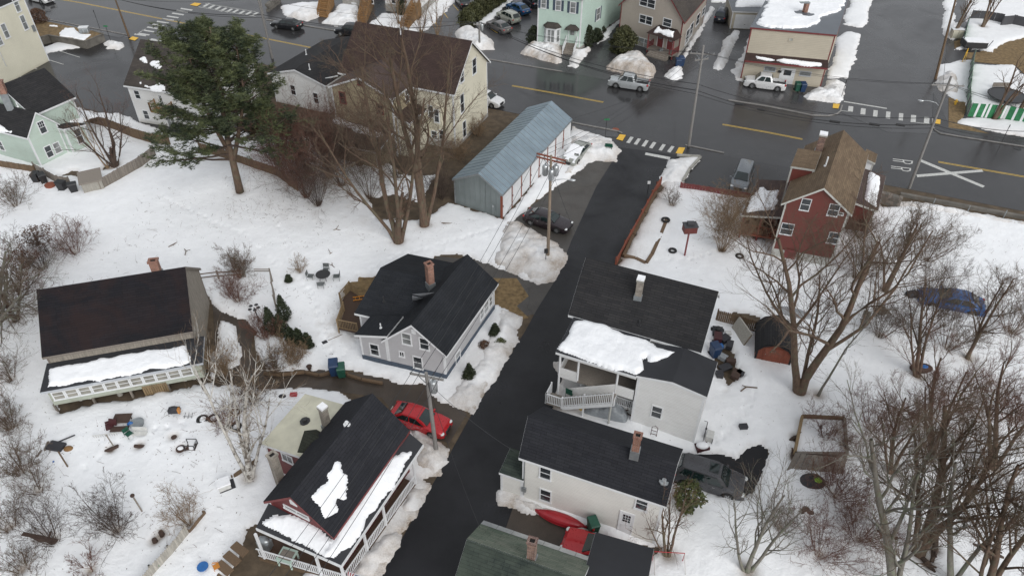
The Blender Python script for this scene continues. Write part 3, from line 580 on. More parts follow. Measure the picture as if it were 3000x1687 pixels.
bank('snow_bank', [(2215, 505), (2300, 508), (2400, 525), (2576, 560), (2700, 590), (2700, 610), (2576, 580), (2400, 548), (2260, 525)], 0.5, 0.5, 'long thin snow ridge behind the low roadside wall')
bank('snow_bank', [(1392, 912), (1440, 905), (1440, 940), (1400, 950)], 0.6, 0.7, 'small dirty snow clump under the corner of the snowy porch roof')
# ======================= BUILDINGS =======================
class Vol: pass
class House:
 def __init__(s, name, label, p0, p1, z, p2=None, cat='house', wall='side_white', roof='roof_black', trim='trim_white', zb=0.0, flipV=False):
  s.O = G(p0, z)[:2]; U = G(p1, z)[:2] - s.O; s.Lu = np.linalg.norm(U); s.U = U / s.Lu
  if p2 is not None:
   V = G(p2, z)[:2] - s.O; s.Lv = np.linalg.norm(V); s.V = V / s.Lv
  else:
   s.V = np.array([-s.U[1], s.U[0]]); s.V = -s.V if flipV else s.V; s.Lv = 6.0
  s.z = z; s.wall = wall; s.roof = roof; s.trim = trim; s.zb = zb
  s.root = thing(name, label, cat, (s.O[0], s.O[1], 0)); WK.add(s.root.name); s.vols = []
 def at(s, u, vv_, z=0.0): q = s.O + s.U * u + s.V * vv_; return np.array([q[0], q[1], z])
 def uv(s, xy): return np.linalg.solve(np.stack([s.U, s.V], 1), np.asarray(xy)[:2] - s.O)
 def pu(s, p, u):
  r = ray(p); A = s.O + s.U * u; n = np.array([-s.V[1], s.V[0]]); t = (A @ n) / (r[:2] @ n); P = EYE + r * t; return s.uv(P)[1], P[2]
 def pv(s, p, w_):
  r = ray(p); A = s.O + s.V * w_; n = np.array([-s.U[1], s.U[0]]); t = (A @ n) / (r[:2] @ n); P = EYE + r * t; return s.uv(P)[0], P[2]
 def vol(s, l0, l1, prof, axis='u', ov=0.28, og=0.22, wall=None, roof=None, trim=None, zb=None, th=0.13, found=None, fh=0.5, noroof=False, name='wall', slabs=True, corner=True):
  """ridge along axis; prof = roof profile across it [(t, z)]"""
  wall = wall or s.wall; roof = roof or s.roof; trim = trim or s.trim; zb = s.zb if zb is None else zb
  at = (lambda l, t, z: s.at(l, t, z)) if axis == 'u' else (lambda l, t, z: s.at(t, l, z))
  prof = sorted(prof); t0, t1 = prof[0][0], prof[-1][0]; l0, l1 = min(l0, l1), max(l0, l1)
  zz = lambda t: float(np.interp(t, [q[0] for q in prof], [q[1] for q in prof]))
  V_ = Vol(); V_.prof = prof; V_.l = (l0, l1); V_.at = at; V_.axis = axis; V_.h = s
  if not noroof:
   mb = MB(); uo = 0
   for (ta, za), (tb, zb_) in zip(prof[:-1], prof[1:]):
    w_ = math.hypot(tb - ta, zb_ - za)
    top = [at(l0, ta, za), at(l1, ta, za), at(l1, tb, zb_), at(l0, tb, zb_)]; bot = [q - np.array([0, 0, th]) for q in top]
    rev = za > zb_
    vv0, vv1 = (w_, 0) if rev else (0, w_)
    mb.quad(*top, uv=[(0, vv0 + uo), (l1 - l0, vv0 + uo), (l1 - l0, vv1 + uo), (0, vv1 + uo)])
    mb.quad(bot[3], bot[2], bot[1], bot[0])
    for i in range(4):
     j = (i + 1) % 4; mb.quad(bot[i], bot[j], top[j], top[i])
   ro = mb.build('roof', roof, s.root); V_.roof = fix(ro)
   # rake and eave boards
   tb_ = MB()
   for L_, sg in ((l0, -1), (l1, 1)):
    for (ta, za), (tb2, zb2) in zip(prof[:-1], prof[1:]):
     a, b = at(L_ + sg * 0.012, ta, za - 0.03), at(L_ + sg * 0.012, tb2, zb2 - 0.03); a2_, b2_ = at(L_ - sg * 0.03, ta, za - 0.03), at(L_ - sg * 0.03, tb2, zb2 - 0.03)
     dz = np.array([0, 0, -0.20]); tb_.hexa([a + dz, b + dz, b2_ + dz, a2_ + dz, a, b, b2_, a2_])
   for T_, Z_, sg in ((t0, prof[0][1], -1), (t1, prof[-1][1], 1)):
    a, b = at(l0, T_ + sg * 0.014, Z_ - 0.02), at(l1, T_ + sg * 0.014, Z_ - 0.02); a2_, b2_ = at(l0, T_ - sg * 0.03, Z_ - 0.02), at(l1, T_ - sg * 0.03, Z_ - 0.02)
    dz = np.array([0, 0, -0.19]); tb_.hexa([a + dz, b + dz, b2_ + dz, a2_ + dz, a, b, b2_, a2_])
   fix(tb_.build('fascia', trim, s.root))
  a0, a1_, b0, b1_ = l0 + og, l1 - og, t0 + ov, t1 - ov
  V_.b = (a0, a1_, b0, b1_); V_.zb = zb
  if not (wall == 'none'):
   mb = MB(); pr = [(b0, zz(b0) - th)] + [(t, z - th) for t, z in prof if b0 < t < b1_] + [(b1_, zz(b1_) - th)]
   for L_ in (a0, a1_):
    mb.poly([at(L_, b0, zb), at(L_, b1_, zb)] + [at(L_, t, z) for t, z in pr[::-1]])
   mb.quad(at(a0, b0, zb), at(a1_, b0, zb), at(a1_, b0, pr[0][1]), at(a0, b0, pr[0][1]))
   mb.quad(at(a0, b1_, zb), at(a1_, b1_, zb), at(a1_, b1_, pr[-1][1]), at(a0, b1_, pr[-1][1]))
   for (ta, za), (tb, zb_) in zip(pr[:-1], pr[1:]): mb.quad(at(a0, ta, za), at(a1_, ta, za), at(a1_, tb, zb_), at(a0, tb, zb_))
   V_.wall = fix(mb.build(name, wall, s.root))
   if corner:
    cw = 0.13; e = 0.018
    for L_, sl_ in ((a0, 1), (a1_, -1)):
     for T_, st_, Z_ in ((b0, 1, pr[0][1]), (b1_, -1, pr[-1][1])):
      mb = MB(); mb.hexa([at(L_ - sl_ * e, T_ - st_ * e, zb), at(L_ + sl_ * cw, T_ - st_ * e, zb), at(L_ + sl_ * cw, T_ + st_ * 0.01, zb), at(L_ - sl_ * e, T_ + st_ * 0.01, zb)] + [at(L_ - sl_ * e, T_ - st_ * e, Z_ - 0.05), at(L_ + sl_ * cw, T_ - st_ * e, Z_ - 0.05), at(L_ + sl_ * cw, T_ + st_ * 0.01, Z_ - 0.05), at(L_ - sl_ * e, T_ + st_ * 0.01, Z_ - 0.05)])
      mb.hexa([at(L_ - sl_ * e * .9, T_ + st_ * .01, zb), at(L_ + sl_ * 0.01, T_ + st_ * .01, zb), at(L_ + sl_ * 0.01, T_ + st_ * cw, zb), at(L_ - sl_ * e * .9, T_ + st_ * cw, zb)] + [at(L_ - sl_ * e * .9, T_ + st_ * .01, Z_ - 0.06), at(L_ + sl_ * 0.01, T_ + st_ * .01, Z_ - 0.06), at(L_ + sl_ * 0.01, T_ + st_ * cw, Z_ - 0.06), at(L_ - sl_ * e * .9, T_ + st_ * cw, Z_ - 0.06)])
      fix(mb.build('corner_board', trim, s.root))
   if found:
    mb = MB(); e = 0.03
    q = [at(a0 - e, b0 - e, zb - .02), at(a1_ + e, b0 - e, zb - .02), at(a1_ + e, b1_ + e, zb - .02), at(a0 - e, b1_ + e, zb - .02)]
    mb.hexa(q + [p + np.array([0, 0, fh]) for p in q]); fix(mb.build('foundation', found, s.root))
  pl = lambda A, B: (A, B)
  V_.w = {'l0': (at(a0, b0, 0), at(a0, b1_, 0)), 'l1': (at(a1_, b0, 0), at(a1_, b1_, 0)), 't0': (at(a0, b0, 0), at(a1_, b0, 0)), 't1': (at(a0, b1_, 0), at(a1_, b1_, 0))}
  s.vols.append(V_); return V_
_link0 = link
def link(name, me, parent=None, loc=None, rz=0):
 o = _link0(name, me, parent, loc, rz)
 if parent is not None and parent.name in WK: o.matrix_parent_inverse = Matrix.Translation(-Vector(parent.location))
 return o
def basis(w_):
 A, B = w_; d = (B - A)[:2]; L = np.linalg.norm(d); d = d / L; n = np.array([d[1], -d[0]])
 if n @ (EYE[:2] - A[:2]) < 0: n = -n
 return A[:2], d, n, L
def wpix(w_, p):
 A, d, n, L = basis(w_); r = ray(p); t = (A @ n) / (r[:2] @ n); P = EYE + r * t; return (P[:2] - A) @ d, P[2]
def wbox(mb, A, d, n, s0, s1, z0, z1, n0, n1, mi=0):
 P = lambda s_, z_, k: (*(A + d * s_ + n * k), z_)
 mb.hexa([P(s0, z0, n0), P(s1, z0, n0), P(s1, z0, n1), P(s0, z0, n1), P(s0, z1, n0), P(s1, z1, n0), P(s1, z1, n1), P(s0, z1, n1)], mi)
def win(h, w_, tl=None, br=None, rect=None, style='dh', pane='glass_dark', frame='trim_white', shut=None, cw=0.09, inner=None, name='window', label=None):
 A, d, n, L = basis(w_)
 if rect is None:
  (sa, za), (sb, zb) = wpix(w_, tl), wpix(w_, br); s0, s1, z0, z1 = min(sa, sb), max(sa, sb), min(za, zb), max(za, zb)
 else: s0, s1, z0, z1 = rect
 if style in ('dh', 'grid', 'double') and tl is not None:
  mw = 1.5 if style == 'double' else .82; c_ = (s0 + s1) / 2; hw = max(s1 - s0, mw) / 2; s0, s1 = c_ - hw, c_ + hw
  if z1 - z0 < 1.1: c_ = (z0 + z1) / 2; z0, z1 = c_ - .6, c_ + .6
 root = h.root if hasattr(h, 'root') else h
 mb = MB(); B_ = lambda *a, **k: wbox(mb, A, d, n, *a, **k)
 B_(s0, s0 + cw, z0, z1, -0.02, 0.045); B_(s1 - cw, s1, z0, z1, -0.02, 0.045); B_(s0 + cw, s1 - cw, z1 - cw, z1, -0.02, 0.047); B_(s0 - 0.02, s1 + 0.02, z0 - 0.05, z0 + cw * 0.8, -0.02, 0.075)
 a, b, c, e = s0 + cw, s1 - cw, z0 + cw * 0.8, z1 - cw; zm = (c + e) / 2
 k = 0.035
 if style in ('dh', 'grid'): B_(a, b, zm - 0.022, zm + 0.022, -0.01, 0.035)
 if style == 'slider': B_((a + b) / 2 - 0.025, (a + b) / 2 + 0.025, c, e, -0.01, 0.035)
 if style == 'double':
  B_((a + b) / 2 - 0.05, (a + b) / 2 + 0.05, c, e, -0.01, 0.04); B_(a, (a + b) / 2 - 0.05, zm - 0.02, zm + 0.02, -0.01, 0.035); B_((a + b) / 2 + 0.05, b, zm - 0.02, zm + 0.02, -0.01, 0.035)
 if style == 'grid':
  for j in (1, 2): x = a + (b - a) * j / 3; B_(x - 0.012, x + 0.012, zm + 0.02, e, -0.01, 0.03)
  z_ = (zm + e) / 2; B_(a, b, z_ - 0.012, z_ + 0.012, -0.01, 0.031)
 o = fix(mb.build(name, frame, root))
 if label: o['label'] = label
 pn = MB(); wbox(pn, A, d, n, a - 0.01, b + 0.01, c - 0.01, e + 0.01, -0.02, 0.012); fix(pn.build('pane', pane, o))
 if shut:
  for q0, q1 in ((s0 - 0.36, s0 - 0.02), (s1 + 0.02, s1 + 0.36)):
   sb_ = MB(); wbox(sb_, A, d, n, q0, q1, z0, z1, -0.01, 0.03)
   for kk in range(12): zq = z0 + 0.05 + (z1 - z0 - 0.1) * kk / 12; wbox(sb_, A, d, n, q0 + 0.04, q1 - 0.04, zq, zq + 0.04, 0.025, 0.045)
   fix(sb_.build('shutter', shut, o))
 return o
def door(h, w_, tl, br, mat='trim_white', frame='trim_white', glass=True, rect=None, knob=True, gmat='glass_dark', grid=False):
 A, d, n, L = basis(w_)
 if rect is None:
  (sa, za), (sb, zb) = wpix(w_, tl), wpix(w_, br); s0, s1, z0, z1 = min(sa, sb), max(sa, sb), min(za, zb), max(za, zb)
 else: s0, s1, z0, z1 = rect
 root = h.root if hasattr(h, 'root') else h
 mb = MB(); wbox(mb, A, d, n, s0 + 0.08, s1 - 0.08, z0, z1 - 0.08, -0.01, 0.03)
 for (a, b, c, e) in ((0.2, 0.8, 0.08, 0.42),): wbox(mb, A, d, n, s0 + (s1 - s0) * a, s0 + (s1 - s0) * b, z0 + (z1 - z0) * c, z0 + (z1 - z0) * e, 0.02, 0.042)
 o = fix(mb.build('door', mat, root))
 fr_ = MB(); wbox(fr_, A, d, n, s0, s0 + 0.08, z0, z1, -0.01, 0.05); wbox(fr_, A, d, n, s1 - 0.08, s1, z0, z1, -0.01, 0.05); wbox(fr_, A, d, n, s0 + 0.08, s1 - 0.08, z1 - 0.08, z1, -0.01, 0.052); fix(fr_.build('frame', frame, o))
 if glass:
  g = MB(); wbox(g, A, d, n, s0 + (s1 - s0) * 0.25, s0 + (s1 - s0) * 0.75, z0 + (z1 - z0) * 0.55, z0 + (z1 - z0) * 0.88, 0.0, 0.04); fix(g.build('pane', gmat, o))
  if grid:
   g = MB()
   for j in (1, 2): x = s0 + (s1 - s0) * (0.25 + 0.5 * j / 3); wbox(g, A, d, n, x - 0.012, x + 0.012, z0 + (z1 - z0) * 0.55, z0 + (z1 - z0) * 0.88, 0.03, 0.05); zq = z0 + (z1 - z0) * (0.55 + 0.11 * j); wbox(g, A, d, n, s0 + (s1 - s0) * 0.25, s0 + (s1 - s0) * 0.75, zq - 0.012, zq + 0.012, 0.03, 0.051)
   fix(g.build('glazing_bar', frame, o))
 if knob:
  kx = s0 + 0.15; P = A + d * kx + n * 0.06; k = MB(); k.ell((P[0], P[1], z0 + 0.95), 0.035, 0.035, 0.035, 6, 4); k.build('handle', 'metal_grey', o)
 return o
def roofhit(V_, p, seg=None):
 """where the ray through pixel p meets the roof of a volume"""
 best = None; r = ray(p)
 for i, ((ta, za), (tb, zb)) in enumerate(zip(V_.prof[:-1], V_.prof[1:])):
  if seg is not None and i != seg: continue
  P0, P1, P2 = V_.at(0, ta, za), V_.at(1, ta, za), V_.at(0, tb, zb); n = np.cross(P1 - P0, P2 - P0); dn = r @ n
  if abs(dn) < 1e-9: continue
  t = ((P0 - EYE) @ n) / dn; P = EYE + r * t; q = V_.h.uv(P); tt = q[1] if V_.axis == 'u' else q[0]
  if seg is not None or (min(ta, tb) - 0.3 <= tt <= max(ta, tb) + 0.3 and t > 0):
   if best is None or t < best[0]: best = (t, P)
 if best is None:
  return min((abs((q_[1] if V_.axis == 'u' else q_[0]) - (V_.prof[i][0] + V_.prof[i + 1][0]) / 2), i, P_) for i in range(len(V_.prof) - 1) for P_ in [roofhit(V_, p, i)] for q_ in [V_.h.uv(P_)])[2] if seg is None else P
 return best[1]
def rsnow(hs_, V_, ps, f, seg=None, **k):
 return roofsnow("roof_snow", hs_.root, [roofhit(V_, f(*p), seg) for p in ps], **k)
def chimney(h, base, w_, d_, ztop, mat='brick', cap=True, ang=0, zb=None, flash=True, snow=False, hollow=True):
 x, y = base[:2]; zb = (base[2] - 0.6) if zb is None else zb; mb = MB(); ca, sa = math.cos(ang), math.sin(ang)
 C = [np.array([x + sx * w_ / 2 * ca - sy * d_ / 2 * sa, y + sx * w_ / 2 * sa + sy * d_ / 2 * ca]) for sx, sy in ((-1, -1), (1, -1), (1, 1), (-1, 1))]
 for i in range(4):
  a, b = C[i], C[(i + 1) % 4]; L = np.linalg.norm(b - a); mb.poly([(*a, zb), (*b, zb), (*b, ztop), (*a, ztop)], [(0, zb), (L, zb), (L, ztop), (0, ztop)])
 mb.poly([(*c, ztop - 0.02) for c in C]); o = mb.build('chimney', mat, h.root)
 if cap:
  c = MB(); e = 0.06; ex = lambda k, ee: [np.array([x, y]) + (q - np.array([x, y])) * (1 + ee) for q in C][k]
  for i in range(4):
   j = (i + 1) % 4; a, b = ex(i, 0.22), ex(j, 0.22); a_, b_ = ex(i, -0.35), ex(j, -0.35)
   c.hexa([(*a, ztop - .03), (*b, ztop - .03), (*b_, ztop - .03), (*a_, ztop - .03), (*a, ztop + 0.1), (*b, ztop + 0.1), (*b_, ztop + 0.1), (*a_, ztop + 0.1)])
  fix(c.build('chimney_cap', mat if not snow else 'concrete', o))
  c = MB(); c.cbox((x, y, ztop - 0.02), w_ * 0.6, d_ * 0.6, 0.03, ang); c.build('flue_opening', 'dark_void', o)
 if snow:
  c = MB(); c.cbox((x, y, ztop + 0.1), w_ * 1.15, d_ * 1.15, 0.14, ang); c.build('snow_cap', 'roof_snow', o)
 if flash:
  c = MB(); c.cbox((x, y, zb), w_ + 0.12, d_ + 0.12, base[2] - zb + 0.12, ang); c.build('flashing', 'metal_grey', o)
 return o
def vent(h, P, hh=0.5, r=0.05, mat='trim_white', name='vent_pipe'):
 mb = MB(); mb.cyl((P[0], P[1], P[2] - 0.1), r, hh + 0.1, 8); o = mb.build(name, mat, h.root)
 c = MB(); c.cyl((P[0], P[1], P[2] - 0.05), r * 2.2, 0.09, 8); c.build('collar', mat, o); return o
def railing(parent, A, B, z0, z1, mat='trim_white', sp=0.13, post=True, bw=0.035, z0b=None, top=0.07, pickets=True):
 """A,B xy; z at A z0..z1; z0b = deck z at B for stairs"""
 A, B = np.asarray(A)[:2], np.asarray(B)[:2]; L = np.linalg.norm(B - A); d = (B - A) / L; z0b = z0 if z0b is None else z0b; hh = z1 - z0
 mb = MB(); mb.beam((*A, z1), (*B, z0b + hh), top, 0.045); fix(mb.build('handrail', mat, parent)); mb = MB(); mb.beam((*A, z0 + 0.1), (*B, z0b + 0.1), 0.05, 0.045); fix(mb.build('bottom_rail', mat, parent))
 if pickets:
  n = max(2, int(L / sp)); me = None; mb = MB(); mb.box((-bw / 2, -bw / 2, 0.1), (bw, 0, 0), (0, bw, 0), (0, 0, hh - 0.1)); me = mb.mesh('baluster', mat); ang = math.atan2(d[1], d[0])
  for i in range(1, n):
   t = i / n; q = A + (B - A) * t; o = link('baluster', me, parent); zz = z0 + (z0b - z0) * t
   o.matrix_parent_inverse = o.matrix_parent_inverse @ Matrix.Identity(4)
   o.location = (q[0], q[1], zz); o.rotation_euler = (0, 0, ang)
 if post:
  for q, zq in ((A, z0), (B, z0b)):
   mb = MB(); mb.cbox((*q, zq - 0.05), 0.1, 0.1, hh + 0.15, math.atan2(d[1], d[0])); fix(mb.build('railing_post', mat, parent))
def post(parent, xy, z0, z1, w_=0.11, mat='trim_white', ang=0, name='post'):
 mb = MB(); mb.cbox((xy[0], xy[1], z0), w_, w_, z1 - z0, ang); return mb.build(name, mat, parent)
# ---- grey house beside the street ----
h = House('grey_house', 'light grey clapboard house with black roof, brick chimney and wooden deck', b2(1440, 1240), b2(742, 1078), 2.95, b2(1832, 690), wall='side_grey', roof='roof_black')
ua, za = h.pv(b2(1170, 1003), 0); uj, zj = h.pv(b2(975, 1095), 0); vE = h.uv(G(b2(850, 925), 2.95))[1]
A = h.vol(0, h.Lv, [(0, 2.95), (ua, za), (2 * ua, 2.95)], 'v', found='found_blue', fh=0.75)
uE = h.Lu
B = h.vol(0, vE, [(uj - 0.15, zj + 0.13), (uE, 2.95)], 'v', found='found_blue', fh=0.75, ov=0.25)
Lw, vw0 = h.uv(G(b2(742, 915), 2.9)); vap, zap = h.pu(b2(940, 572), Lw)
C_ = h.vol(ua, Lw, [(vw0, 2.9), (vap, zap), (2 * vap - vw0, 2.9)], 'u', found='found_blue', fh=0.7)
F_ = A.w['l0']
for tl, br, st, pa in (((1103, 1066), (1172, 1152), 'dh', 'glass_blind'), ((1237, 1105), (1306, 1188), 'dh', 'glass_dark'), ((862, 1140), (930, 1240), 'dh', 'glass_dark'), ((1077, 1197), (1127, 1250), 'slider', 'glass_dark'), ((1188, 1235), (1258, 1340), 'dh', 'glass_dark')):
 win(h, F_ if tl[0] > 1000 else B.w['l0'], b2(*tl), b2(*br), style=st, pane=pa)
win(h, A.w['t0'], b2(1503, 1232), b2(1545, 1265), style='dh', pane='glass_blind')
RW = A.w['t0']
for a, b in (((1692, 945), (1722, 985)), ((1722, 910), (1758, 955)), ((1760, 868), (1785, 900))):
 (s0, z0), (s1, z1) = wpix(RW, b2(*a)), wpix(RW, b2(*b)); win(h, RW, rect=(min(s0, s1), max(s0, s1), 1.15, 2.25), style='dh', pane='glass_blind')
win(h, C_.w['l1'] if C_.l[1] == max(C_.l) else C_.w['l0'], b2(785, 945), b2(832, 1010), style='fixed', pane='glass_pale')
mb = MB(); s0, z0 = wpix(F_, b2(1190, 1055)); aA, d_, n_, _ = basis(F_); wbox(mb, aA, d_, n_, s0 - .17, s0 + .17, z0 - .22, z0 + .2, 0, .03); fix(mb.build('gable_vent', 'trim_white', h.root))
P = roofhit(A, b2(1320, 690)) if False else h.at(*h.uv(G(b2(1318, 692), 4.5)), 4.5)
chimney(h, P, 0.5, 0.5, vert(P, b2(1325, 545)), 'brick', snow=False, ang=0.6, zb=3.2)
q = [roofhit(A, b2(*p)) for p in ((1180, 785), (1183, 836), (1262, 803))]; mb = MB(); up = np.array([0, 0, .02])
g0 = roofhit(A, b2(1350, 760)); top = q[0] * 0.5 + q[1] * 0.5
mb.poly([q[0] + up, q[1] + up, q[2] + up]); mb.poly([q[0] + up * 8, q[2] + up * 8, g0 + up]);
fix(mb.build('cricket_gable', 'trim_grey', h.root))
vent(h, roofhit(A, b2(943, 1028)) if False else roofhit(B, b2(943, 1028), 0), 0.45)
P = h.at(*h.uv(G(b2(965, 820), 4.3)), 4.2); vent(h, P, 0.5, mat='metal_dark')
# white meter boxes and trim at front-right base
GRAY = h
# wooden deck: a thing of its own
dk = thing('wooden_deck', 'brown wooden deck with curved railing left of the grey house', 'deck', (*G(b2(700, 900), 0)[:2], 0)); WK.add(dk.name)
dz = 0.75
DP = [G(b2(*p), dz)[:2] for p in ((712, 745), (640, 830), (668, 900), (622, 1030), (770, 1060), (905, 1050), (905, 760), (780, 790))]
mb = MB(); Pz = [(*p, dz) for p in DP]; mb.poly(Pz); mb.poly([(p[0], p[1], dz - .15) for p in Pz][::-1])
for i in range(len(Pz)):
 a, b = Pz[i], Pz[(i + 1) % len(Pz)]; mb.quad((a[0], a[1], dz - .15), (b[0], b[1], dz - .15), b, a)
fix(mb.build('deck_floor', 'deck_wood', dk))
for p in DP[:5]: post(dk, p, 0, dz + 1.0, 0.1, 'rail_wood', name='railing_post')
for a, b in zip(DP[:4], DP[1:5]): railing(dk, a, b, dz, dz + 0.95, 'rail_wood', 0.14, post=False, bw=0.04)
railing(dk, DP[0], DP[-1], dz, dz + 0.95, 'rail_wood', 0.14, post=False, bw=0.04)
# ---- weathered barn with sun porch ----
h = House('weathered_barn', 'weathered clapboard barn with rust streaked black roof and snowy glazed lean-to', b1(1455, 1052), b1(315, 1250), 3.6, b1(1515, 575), cat='barn', wall='barn_board', roof='roof_barn', trim='wood_grey')
va, za = h.pu(b1(1400, 565), 0)
A = h.vol(0, h.Lu, [(0, 3.6), (va, za), (h.Lv, 3.6)], 'u', ov=0.2, og=0.15); BARN = h
# lean-to
zl = 2.5; uL, vL = h.uv(G(l8(65, 485), zl)); uR, vR = h.uv(G(l8(1880, 165), zl))
vF = (vL + vR) / 2
Lt = h.vol(uR, uL, [(vF, zl), (0.22, 2.78)], 'u', ov=0.28, og=0.25, wall='side_porch', roof='roll_roof', trim='trim_grey', zb=.75, corner=False)
rsnow(h, Lt, [(135, 445), (165, 225), (600, 160), (900, 95), (1400, 15), (1560, -10), (1700, -25), (1735, 150), (1650, 190), (1300, 245), (700, 350), (350, 420)], l8, 0, h=0.17, edge=0.4)
w_ = Lt.w['t0']; n = 11
s0, zt = wpix(w_, l8(165, 480)); sN, _ = wpix(w_, l8(1760, 215)); sA, sB = min(s0, sN), max(s0, sN); dS = (sB - sA) / n
za_, zb_ = wpix(w_, l8(470, 440))[1], wpix(w_, l8(525, 560))[1]
for i in range(n): win(h, w_, rect=(sA + dS * i, sA + dS * (i + 1) - 0.02, max(1.25, zb_), min(2.3, za_)), style='dh', pane='pane_tan', frame='trim_white', cw=0.085)
for k in range(5): P = h.at(uR + 0.4 + (uL - uR - 0.6) * k / 4, vF + 0.35); post(h.root, P, 0, .8, 0.13, 'wood_grey')
P = h.at(uL - 0.3, vF + 0.3); mb = MB(); mb.cyl((*(h.at(uL - 4.3, vF + 0.9)[:2]), 0), 0.2, 1.0, 12); mb.build('concrete_pier', 'concrete', h.root)
o_ = MB(); q0, q1 = h.at(uL - 6.2, vF + 0.25), h.at(uL - 7.9, vF + 0.25)
for k in range(11): t = k / 11; P = q0 + (q1 - q0) * t; mb = MB(); mb.cbox((P[0], P[1], 0.05), 0.13, 0.03, 0.95, math.atan2(*(q1 - q0)[1::-1])); mb.build('plank', 'rail_wood', h.root)
mb = MB(); q0, q1 = h.at(uL - 0.6, vF + 1.2, 0), h.at(uR + 0.3, vF + 1.2, 0); mb.beam(q0 + (0, 0, .5), q1 + (0, 0, .5), 0.05, 1.0); mb.build('crawlspace_shade_panel', 'dark_void', h.root)  # near-black panel stands in for the shade under the raised lean-to
P = h.at(*h.uv(G(b1(1190, 610), 6.4)), 6.4); chimney(h, P, 0.6, 0.5, vert(P, b1(1165, 520)), 'brick', ang=0.2, zb=5.4)
# ---- dark red house with wrap-around porch ----
h = House('red_porch_house', 'dark red house with black roof and wrap-around porch covered in snow', c2(585, 1160), c2(55, 885), 4.3, c2(1160, 350), wall='side_darkred', roof='roof_slate', trim='trim_red')
ua, za = h.pv(c2(255, 850), 0); RED = h
A = h.vol(0, h.Lv, [(0, 4.3), (ua, za), (h.Lu, 4.3)], 'v', ov=0.25, og=0.3)
zp = 3.15; q0 = h.uv(G(c2(640, 1362), zp)); q1 = h.uv(G(c2(0, 1080), zp)); q2 = h.uv(G(c2(1260, 455), zp)); uO, vO, vB, uI = q0[0], q0[1], q2[1], q1[0]
zi = 3.75
# right porch roof and front porch roof meet in a hip
mb = MB(); h_ = h
def slab(mb, pts, th=0.12):
 P = [np.asarray(p, float) for p in pts]; L = np.linalg.norm(P[1] - P[0]); W_ = np.linalg.norm(P[2] - P[1])
 mb.poly(P, [(0, 0), (L, 0), (L, W_), (0, W_)][:len(P)]); Q = [p - np.array([0, 0, th]) for p in P]; mb.poly(Q[::-1])
 for i in range(len(P)): j = (i + 1) % len(P); mb.quad(Q[i], Q[j], P[j], P[i])
Rr = [h.at(uO, vO, zp), h.at(uO, vB, zp), h.at(0.25, vB, zi), h.at(0.25, 0.28, zi)]; slab(mb, Rr)
vI = q1[1]; Fr_ = [h.at(uI, vI, zp), h.at(uO, vO, zp), h.at(0.25, 0.28, zi), h.at(uI, 0.28, zi)]; slab(mb, Fr_)
fix(mb.build('porch_roof', 'roll_roof', h.root))
tb_ = MB(); e = 0.02
for a, b in ((h.at(uI, vI - e, zp - .22), h.at(uO - e, vO - e, zp - .22)), (h.at(uO - e, vO - e, zp - .22), h.at(uO - e, vB, zp - .22))): tb_.beam(a + (0, 0, .06), b + (0, 0, .06), 0.06, 0.24)
fix(tb_.build('porch_fascia', 'trim_white', h.root))
def onpl(pl3, p):
 P0, P1, P2 = pl3[:3]; n = np.cross(P1 - P0, P2 - P0); r = ray(p); return EYE + r * (((P0 - EYE) @ n) / (r @ n))
roofsnow('roof_snow', h.root, [onpl(Rr, c2(*p)) for p in ((1183, 490), (1180, 530), (1090, 680), (960, 880), (830, 1040), (740, 1180), (640, 1255), (570, 1300), (540, 1290), (590, 1165), (660, 1060), (760, 900), (880, 720), (1000, 590), (1100, 510))], h=0.15, edge=0.45)
roofsnow('roof_snow', h.root, [onpl(Fr_, c2(*p)) for p in ((60, 1040), (110, 990), (230, 985), (340, 1030), (530, 1130), (600, 1170), (620, 1250), (570, 1300), (500, 1290), (350, 1210), (180, 1135))], h=0.15, edge=0.45)
rsnow(h, A, [(435, 840), (500, 740), (545, 660), (590, 615), (625, 600), (650, 690), (695, 780), (660, 860), (610, 890), (600, 950), (520, 990), (490, 900)], c2, 0, h=0.09, edge=0.3, rag=0.45)
zf = 0.4
CF, CL, CB = h.at(-.38, -.34), h.at(5.27, -1.42), h.at(-.66, 7.3)
zv = np.array([0, 0, zf])
mb = MB(); slab(mb, [CF + zv, CB + zv, h.at(0.2, 7.3, zf), h.at(0.2, 0.3, zf)]); slab(mb, [CL + zv, CF + zv, h.at(0.2, 0.3, zf), h.at(5.27, 0.3, zf)]); fix(mb.build('porch_floor', 'deck_wood', h.root))
mb = MB(); mb.beam(CF + zv * .4, CB + zv * .4, .05, zf * .8); mb.beam(CF + zv * .4, CL + zv * .4, .05, zf * .8); fix(mb.build('porch_skirt', 'wood_brown', h.root))
aN = math.atan2(h.V[1], h.V[0])
PU = [CF + (CB - CF) * t for t in (0, .29, .55, 1)]; QU = [CF + (CL - CF) * t for t in (0, .27, .93)]
for L_ in (PU, [CF, CL]):
 for a, b in zip(L_[:-1], L_[1:]): railing(h.root, a, b, zf, zf + 0.85, post=False, sp=0.14, bw=0.045)
for P in PU + QU[1:]: post(h.root, P, zf, zp - .12, .13, 'trim_white', aN)
win(h, A.w['l0'], c2(205, 900), c2(405, 1025), style='slider', pane='glass_dark')
mb = MB(); s0, z0 = wpix(A.w['l0'], c2(280, 888)); aA, d_, n_, _ = basis(A.w['l0']); wbox(mb, aA, d_, n_, s0 - .25, s0 + .25, z0 - .3, z0 + .25, 0, .04); fix(mb.build('gable_vent', 'trim_white', h.root))
door(h, A.w['t0'], None, None, rect=(1.0, 1.9, 0.6, 2.6)); win(h, A.w['t0'], rect=(3.2, 4.0, 1.2, 2.4)); win(h, A.w['l0'], rect=(1.2, 2.0, 1.2, 2.4))
